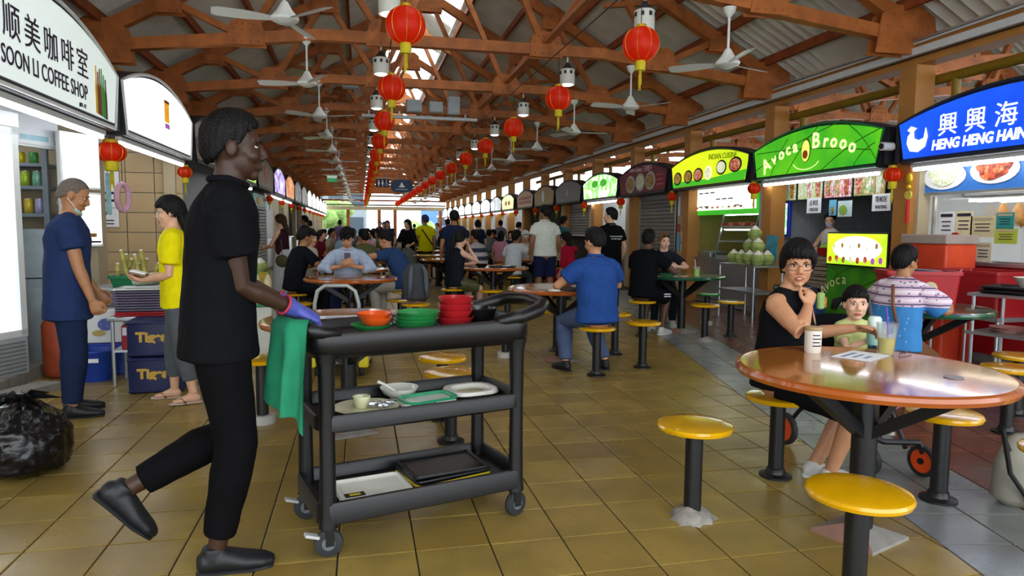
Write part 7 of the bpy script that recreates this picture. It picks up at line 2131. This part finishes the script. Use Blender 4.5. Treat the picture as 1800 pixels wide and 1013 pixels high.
person('woman in black strappy vest with a ponytail, hand at her mouth', (1.40, 10.40, 0), R(-62),
       sit(1.66, SH, fem=.7, skin='#dcb098', hair='long', hth=.2, locks=[[((0, -.09, .06), .05, .04), ((0, -.125, .0), .05, .045), ((0, -.13, -.14), .05, .04), ((0, -.11, -.28), .035, .025)]], head=(-6, 10), handR=(.06, .24, 1.10), poleR=(.5, .5, -1), hdR=((-.2, -.1, 1), (-.3, -.8, 0)), curlR=60, handL=(-.14, .42, .84),
           top=dict(mat=C_INK, sleeve=-1, e=.014, hem=-.10), bottom=dict(mat=ramp_mat('camo', ['#3a3f22', '#5a5f34', '#2a2c18', '#74744a'], 22), len=.42, loose=.03, name='shorts'), shoes=SH_W), .010)
ph = person('man in pale blue shirt and glasses looking at his phone', (-.17, 9.42, 0), R(178),
       sit(1.72, SH, lean=16, skin=S_MID, hair='short', hth=.3, htop=.12, hwob=.06, head=(-4, 26), neckf=.2, locks=[[((-.05, .06, .085), .03, .03), ((-.02, .088, .066), .03, .022), ((.02, .092, .052), .02, .014)], [((.03, .07, .09), .035, .03), ((.055, .07, .05), .02, .02), ((.068, .045, .01), .012, .014)]], glasses=M_STAIN, handR=(.07, .34, .90), handL=(-.08, .36, .90), poleR=(.9, .1, -.4), poleL=(-.9, .1, -.4), hdR=((-.6, .6, .3), (-.2, -.6, .5)), hdL=((.5, .5, .5), (.2, -.8, .4)), curlR=45, curlL=45, footR=(.15, .24, .085), footL=(-.15, .21, .085),
           top=dict(mat=cloth('#a9b9d0'), sleeve=.72, e=.022, boxy=.9, polo=1, loose=.016), bottom=dict(mat=cloth('#1c2440')), shoes=SH_W), .009)
phn = thing('mobile_phone', 'dark plum mobile phone in the hands of the pale-blue-shirt man', 'phone', (-.17, 9.03, 1.0), R(0))
part('phone_body', MB().rbox((0, 0, 0), (.075, .012, .15), .006), mat('phone_plum', '#3a1c28', .35), phn)
part('lens', MB().cyl((.022, -.007, .055), (.022, -.010, .055), .008, n=10), M_BLACKP, phn)
person('man in black tee with pale collar leaning towards the slate-polo man', (-.92, 9.95, 0), R(-58),
       sit(1.74, SH, lean=20, skin=S_TAN, hair='short', hth=.22, head=(-5, 18), handR=(.18, .44, .86), handL=(-.12, .46, .86), top=dict(mat=cloth('#15171d'), sleeve=.3, boxy=.9, e=.022), bottom=dict(mat=C_INK), shoes=SH_W), .011)
person('girl in cream tee with short black hair at the next table', (-.85, 11.05, 0), R(-118),
       sit(1.64, SH, fem=.6, skin=S_PALE, hair='fringe', hth=.2, head=(-8, 6), top=dict(mat=cloth('#c9c5b4'), sleeve=.3), bottom=dict(mat=C_INK), shoes=SH_B), .013)
person('man in slate blue polo bent over his meal', (.62, 10.15, 0), R(62),
       sit(1.76, SH, lean=34, fat=1.1, skin=S_MID, hair='crop', hth=.2, htop=.12, head=(6, 30), handR=(.16, .46, .9), handL=(-.16, .42, 1.0), top=dict(mat=cloth('#2c446c'), sleeve=.3, boxy=.9, e=.022, polo=1), bottom=dict(mat=cloth('#b3b0a4')), shoes=dict(mat=mat('shoe_grey', '#8a8d90', .6))), .011)
sk_ = person('brown-haired woman in dark vest and long white skirt at the left stalls', (-1.42, 13.3, 0), R(66),
       stand(1.60, fem=.7, skin='#d8ac90', hair='long', hairmat=H_BROWN, head=(4, 12), locks=[[((0, -.06, -.02), .075, .05), ((0, -.09, -.14), .075, .04), ((0, -.09, -.27), .05, .025)]], handR=(.05, .3, 1.02), handL=(-.12, .32, 1.0),
             top=dict(mat=cloth('#3a2028'), sleeve=-1, hem=.02, e=.013), bottom=dict(mat=cloth('#d8dade'), len=0, name='skirt', extra=[[((0, 0, .99), .155, .12), ((0, 0, .85), .18, .15), ((0, 0, .5), .21, .18), ((0, 0, .12), .25, .22)]]), shoes=SH_B), .012)
part('shoulder_bag', MB().ball((-.17, -.08, .78), (.07, .13, .12), 12, 8), mat('bag_olive', '#5a5a34', .7), sk_, 180)
part('bag_strap', MB().tube([(-.17, -.08, .88), (-.14, -.06, 1.1), (-.10, 0, 1.33)], .008, 6), MATS['bag_olive'], sk_)
ym = person('man in bright yellow tee with crossbody strap and navy cap', (1.62, 17.6, 0), R(14),
       stand(1.70, skin=S_TAN, hair='crop', head=(20, 4), top=dict(mat=cloth('#d0c80a'), sleeve=.3, boxy=1., e=.024), bottom=dict(mat=C_INK, len=.5, loose=.03, name='shorts'), shoes=SH_B), .013)
part('bag_strap', MB().tube([(-.13, -.10, 1.38), (.0, -.145, 1.18), (.15, -.12, .98)], .016, 8), M_BLACKP, ym)
J, HT, rt = JOINTS[ym.name]
cp_ = MB(); hair_cap(cp_, 'crop', .26, .0, .06); part('cap', MB().add([HT(q) for q in cp_.v], cp_.f), mat('cap_navy', '#2a2a5a', .7), rt, 180)
person('woman in black top and grey skirt carrying a tray', (1.14, 17.05, 0), R(160),
       stand(1.58, fem=.7, skin=S_PALE, hair='long', head=(-25, 6), handR=(.12, .34, .98), handL=(-.15, .34, .98), locks=[[((0, -.06, -.02), .08, .05), ((0, -.08, -.15), .08, .035)]],
             top=dict(mat=C_BLACK, sleeve=.6), bottom=dict(mat=cloth('#6a706c'), len=0, name='skirt', extra=[[((0, 0, .93), .15, .12), ((0, 0, .75), .2, .17), ((0, 0, .3), .23, .2)]]), shoes=SH_B), .014)
person('woman in navy dress with long dark hair standing by the posts', (.83, 22.0, 0), R(175),
       stand(1.60, fem=.7, skin=S_PALE, hair='long', locks=[[((0, -.05, -.02), .09, .05), ((0, -.07, -.16), .1, .04), ((0, -.07, -.28), .09, .03)]], top=dict(mat=cloth('#26304e'), sleeve=.3), bottom=dict(mat=cloth('#26304e'), loose=.02), shoes=SH_B), .015)
person('diner in grey and navy striped shirt hunched over a table', (2.30, 13.17, 0), R(45),
       sit(1.70, SH, lean=18, skin=S_TAN, hair='crop', hth=.16, top=dict(mat=band_mat('rugby', [(.5, '#8f8a90'), (.62, '#1c2238'), (.70, '#b0a8a8'), (.78, '#1c2238'), (.86, '#b0a8a8'), (.94, '#1c2238'), (1.02, '#a8a0a4'), (1.2, '#a8a0a4')]), sleeve=.5, e=.022, boxy=.9), bottom=dict(mat=C_INK), shoes=SH_B), .013)
person('diner in plain white tee with his back turned', (2.895, 12.97, 0), R(-45),
       sit(1.68, SH, lean=14, skin=S_TAN, hair='short', hth=.22, top=dict(mat=cloth('#c9d2d8'), sleeve=.3, e=.022, boxy=.9), bottom=dict(mat=cloth('#4a4e58')), shoes=SH_B, handR=(.3, .3, .9)), .013)
wc = person('diner in white shirt and white cap facing the aisle', (3.475, 14.37, 0), R(170),
       sit(1.64, SH, skin=S_PALE, hair='crop', head=(0, 18), top=dict(mat=cloth('#d6dadc'), sleeve=.5), bottom=dict(mat=C_INK), shoes=SH_B), .013)
J, HT, rt = JOINTS[wc.name]
cp_ = MB(); hair_cap(cp_, 'crop', .3, .0, .1); cp_.ball((0, .12, .055), (.07, .06, .008), 12, 6)
part('cap', MB().add([HT(q) for q in cp_.v], cp_.f), mat('cap_white', '#d8dce0', .7), rt, 180)
person('waitress in navy tee and apron facing the tables', (2.03, 15.0, 0), R(165),
       stand(1.58, fem=.7, skin=S_PALE, hair='long', head=(8, 6), handR=(.05, .28, .98), handL=(-.1, .28, .95), top=dict(mat=cloth('#1a2036'), sleeve=.3), bottom=dict(mat=C_INK), shoes=SH_B), .014)
person('man in navy tee standing behind the black-vest woman', (1.70, 12.6, 0), R(8),
       stand(1.70, skin=S_TAN, hair='crop', top=dict(mat=cloth('#1c2740'), sleeve=.3, boxy=.9), bottom=dict(mat=C_INK), shoes=SH_B), .013)
# the crowd farther down the hall: two seated and two standing figures copied with other clothes
JOINTS.clear()
ARCH = [person('seated diner', (0, 0, 0), 0, sit(1.68, SH, lean=16, skin=S_TAN, hair='short', hth=.22, face=0, top=dict(mat=C_INK, sleeve=.3, boxy=.8, e=.022), bottom=dict(mat=C_INK), shoes=SH_B), .019),
        person('seated diner', (0, 0, 0), 0, sit(1.60, SH, lean=10, fem=.7, skin=S_PALE, hair='long', face=0, locks=[[((0, -.05, -.02), .08, .05), ((0, -.08, -.16), .08, .04)]], top=dict(mat=C_INK, sleeve=.3), bottom=dict(mat=C_INK), shoes=SH_B), .019),
        person('standing visitor', (0, 0, 0), 0, stand(1.70, skin=S_TAN, hair='short', face=0, top=dict(mat=C_INK, sleeve=.3, boxy=.8), bottom=dict(mat=C_INK), shoes=SH_B), .019),
        person('standing visitor', (0, 0, 0), 0, stand(1.60, fem=.7, skin=S_PALE, hair='long', face=0, top=dict(mat=C_INK, sleeve=.3), bottom=dict(mat=C_INK), shoes=SH_B), .019)]
TOPS = [('black', '#14151a'), ('navy', '#1d2742'), ('white', '#cfd4d6'), ('pale blue', '#8fa6c4'), ('maroon', '#6a1f2c'), ('grey', '#6f7478'), ('teal', '#2f6a72'), ('rust red', '#9a3a24'), ('olive', '#5a5f3a'), ('lilac', '#8a7aa8'), ('beige', '#b8a88a'), ('pink', '#c88a9a')]
used = [0] * 4
def crowd(k, x, y, rz, c, where):
    lb = '%s in %s top %s' % (('seated man', 'seated long-haired woman', 'standing man', 'standing long-haired woman')[k], TOPS[c][0], where)
    if not used[k]:
        o = ARCH[k]; used[k] = 1; o.location = (x, y, 0); o.rotation_euler.z = rz; o['label'] = lb; o['group'] = lb
    else:
        o = dup(ARCH[k], (x, y, 0), rz, lb, lb)
    for ch in o.children:
        if ch.name.startswith('shirt'):
            ch.material_slots[0].link = 'OBJECT'; ch.material_slots[0].material = cloth(TOPS[c][1])
n = 0
for i, (tx, ty) in enumerate(FAR_T):
    for k in range(4):
        n += 1
        if (i * 5 + k * 3) % 7 in (0, 3): continue
        a = pi / 4 + pi / 2 * k + .2 * (i // 3)
        x, y = tx + .82 * cos(a), ty + .82 * sin(a)
        if abs(x - 1.62) < .5 and 16.8 < y < 18.4 or abs(x - 1.14) < .5 and abs(y - 17.05) < .55 or abs(y - 13.3) < 1.9 and x > 1.0 or y < 17.6 and abs(x - .092 * y) < .45 or y < 17. and abs(x - .067 * y) < .3: continue
        crowd((n * 3 + i) % 2, x, y, a + pi / 2 + .15 * sin(n), (n * 5 + i * 2) % 12, 'among the far tables')
for i, (k, x, y, rz) in enumerate(((2, -1.55, 20.5, 1.2), (3, -1.7, 24.5, .6), (2, 5.3, 19.5, -1.1), (3, 5.2, 22.5, -1.5), (2, 5.4, 26.5, -.6), (3, .9, 27.2, 3.0), (2, 3.0, 24.0, .3), (3, 3.4, 31.0, 2.6), (2, -.9, 31.5, .2), (2, 1.0, 36.5, 3.1), (3, 2.9, 38.0, .1), (2, 5.0, 16.6, -1.4), (3, 3.1, 18.2, .2))):
    crowd(k, x, y, rz, (i * 7 + 1) % 12, 'in the aisle farther down the hall')

bpy.data.scenes.remove(WORK)
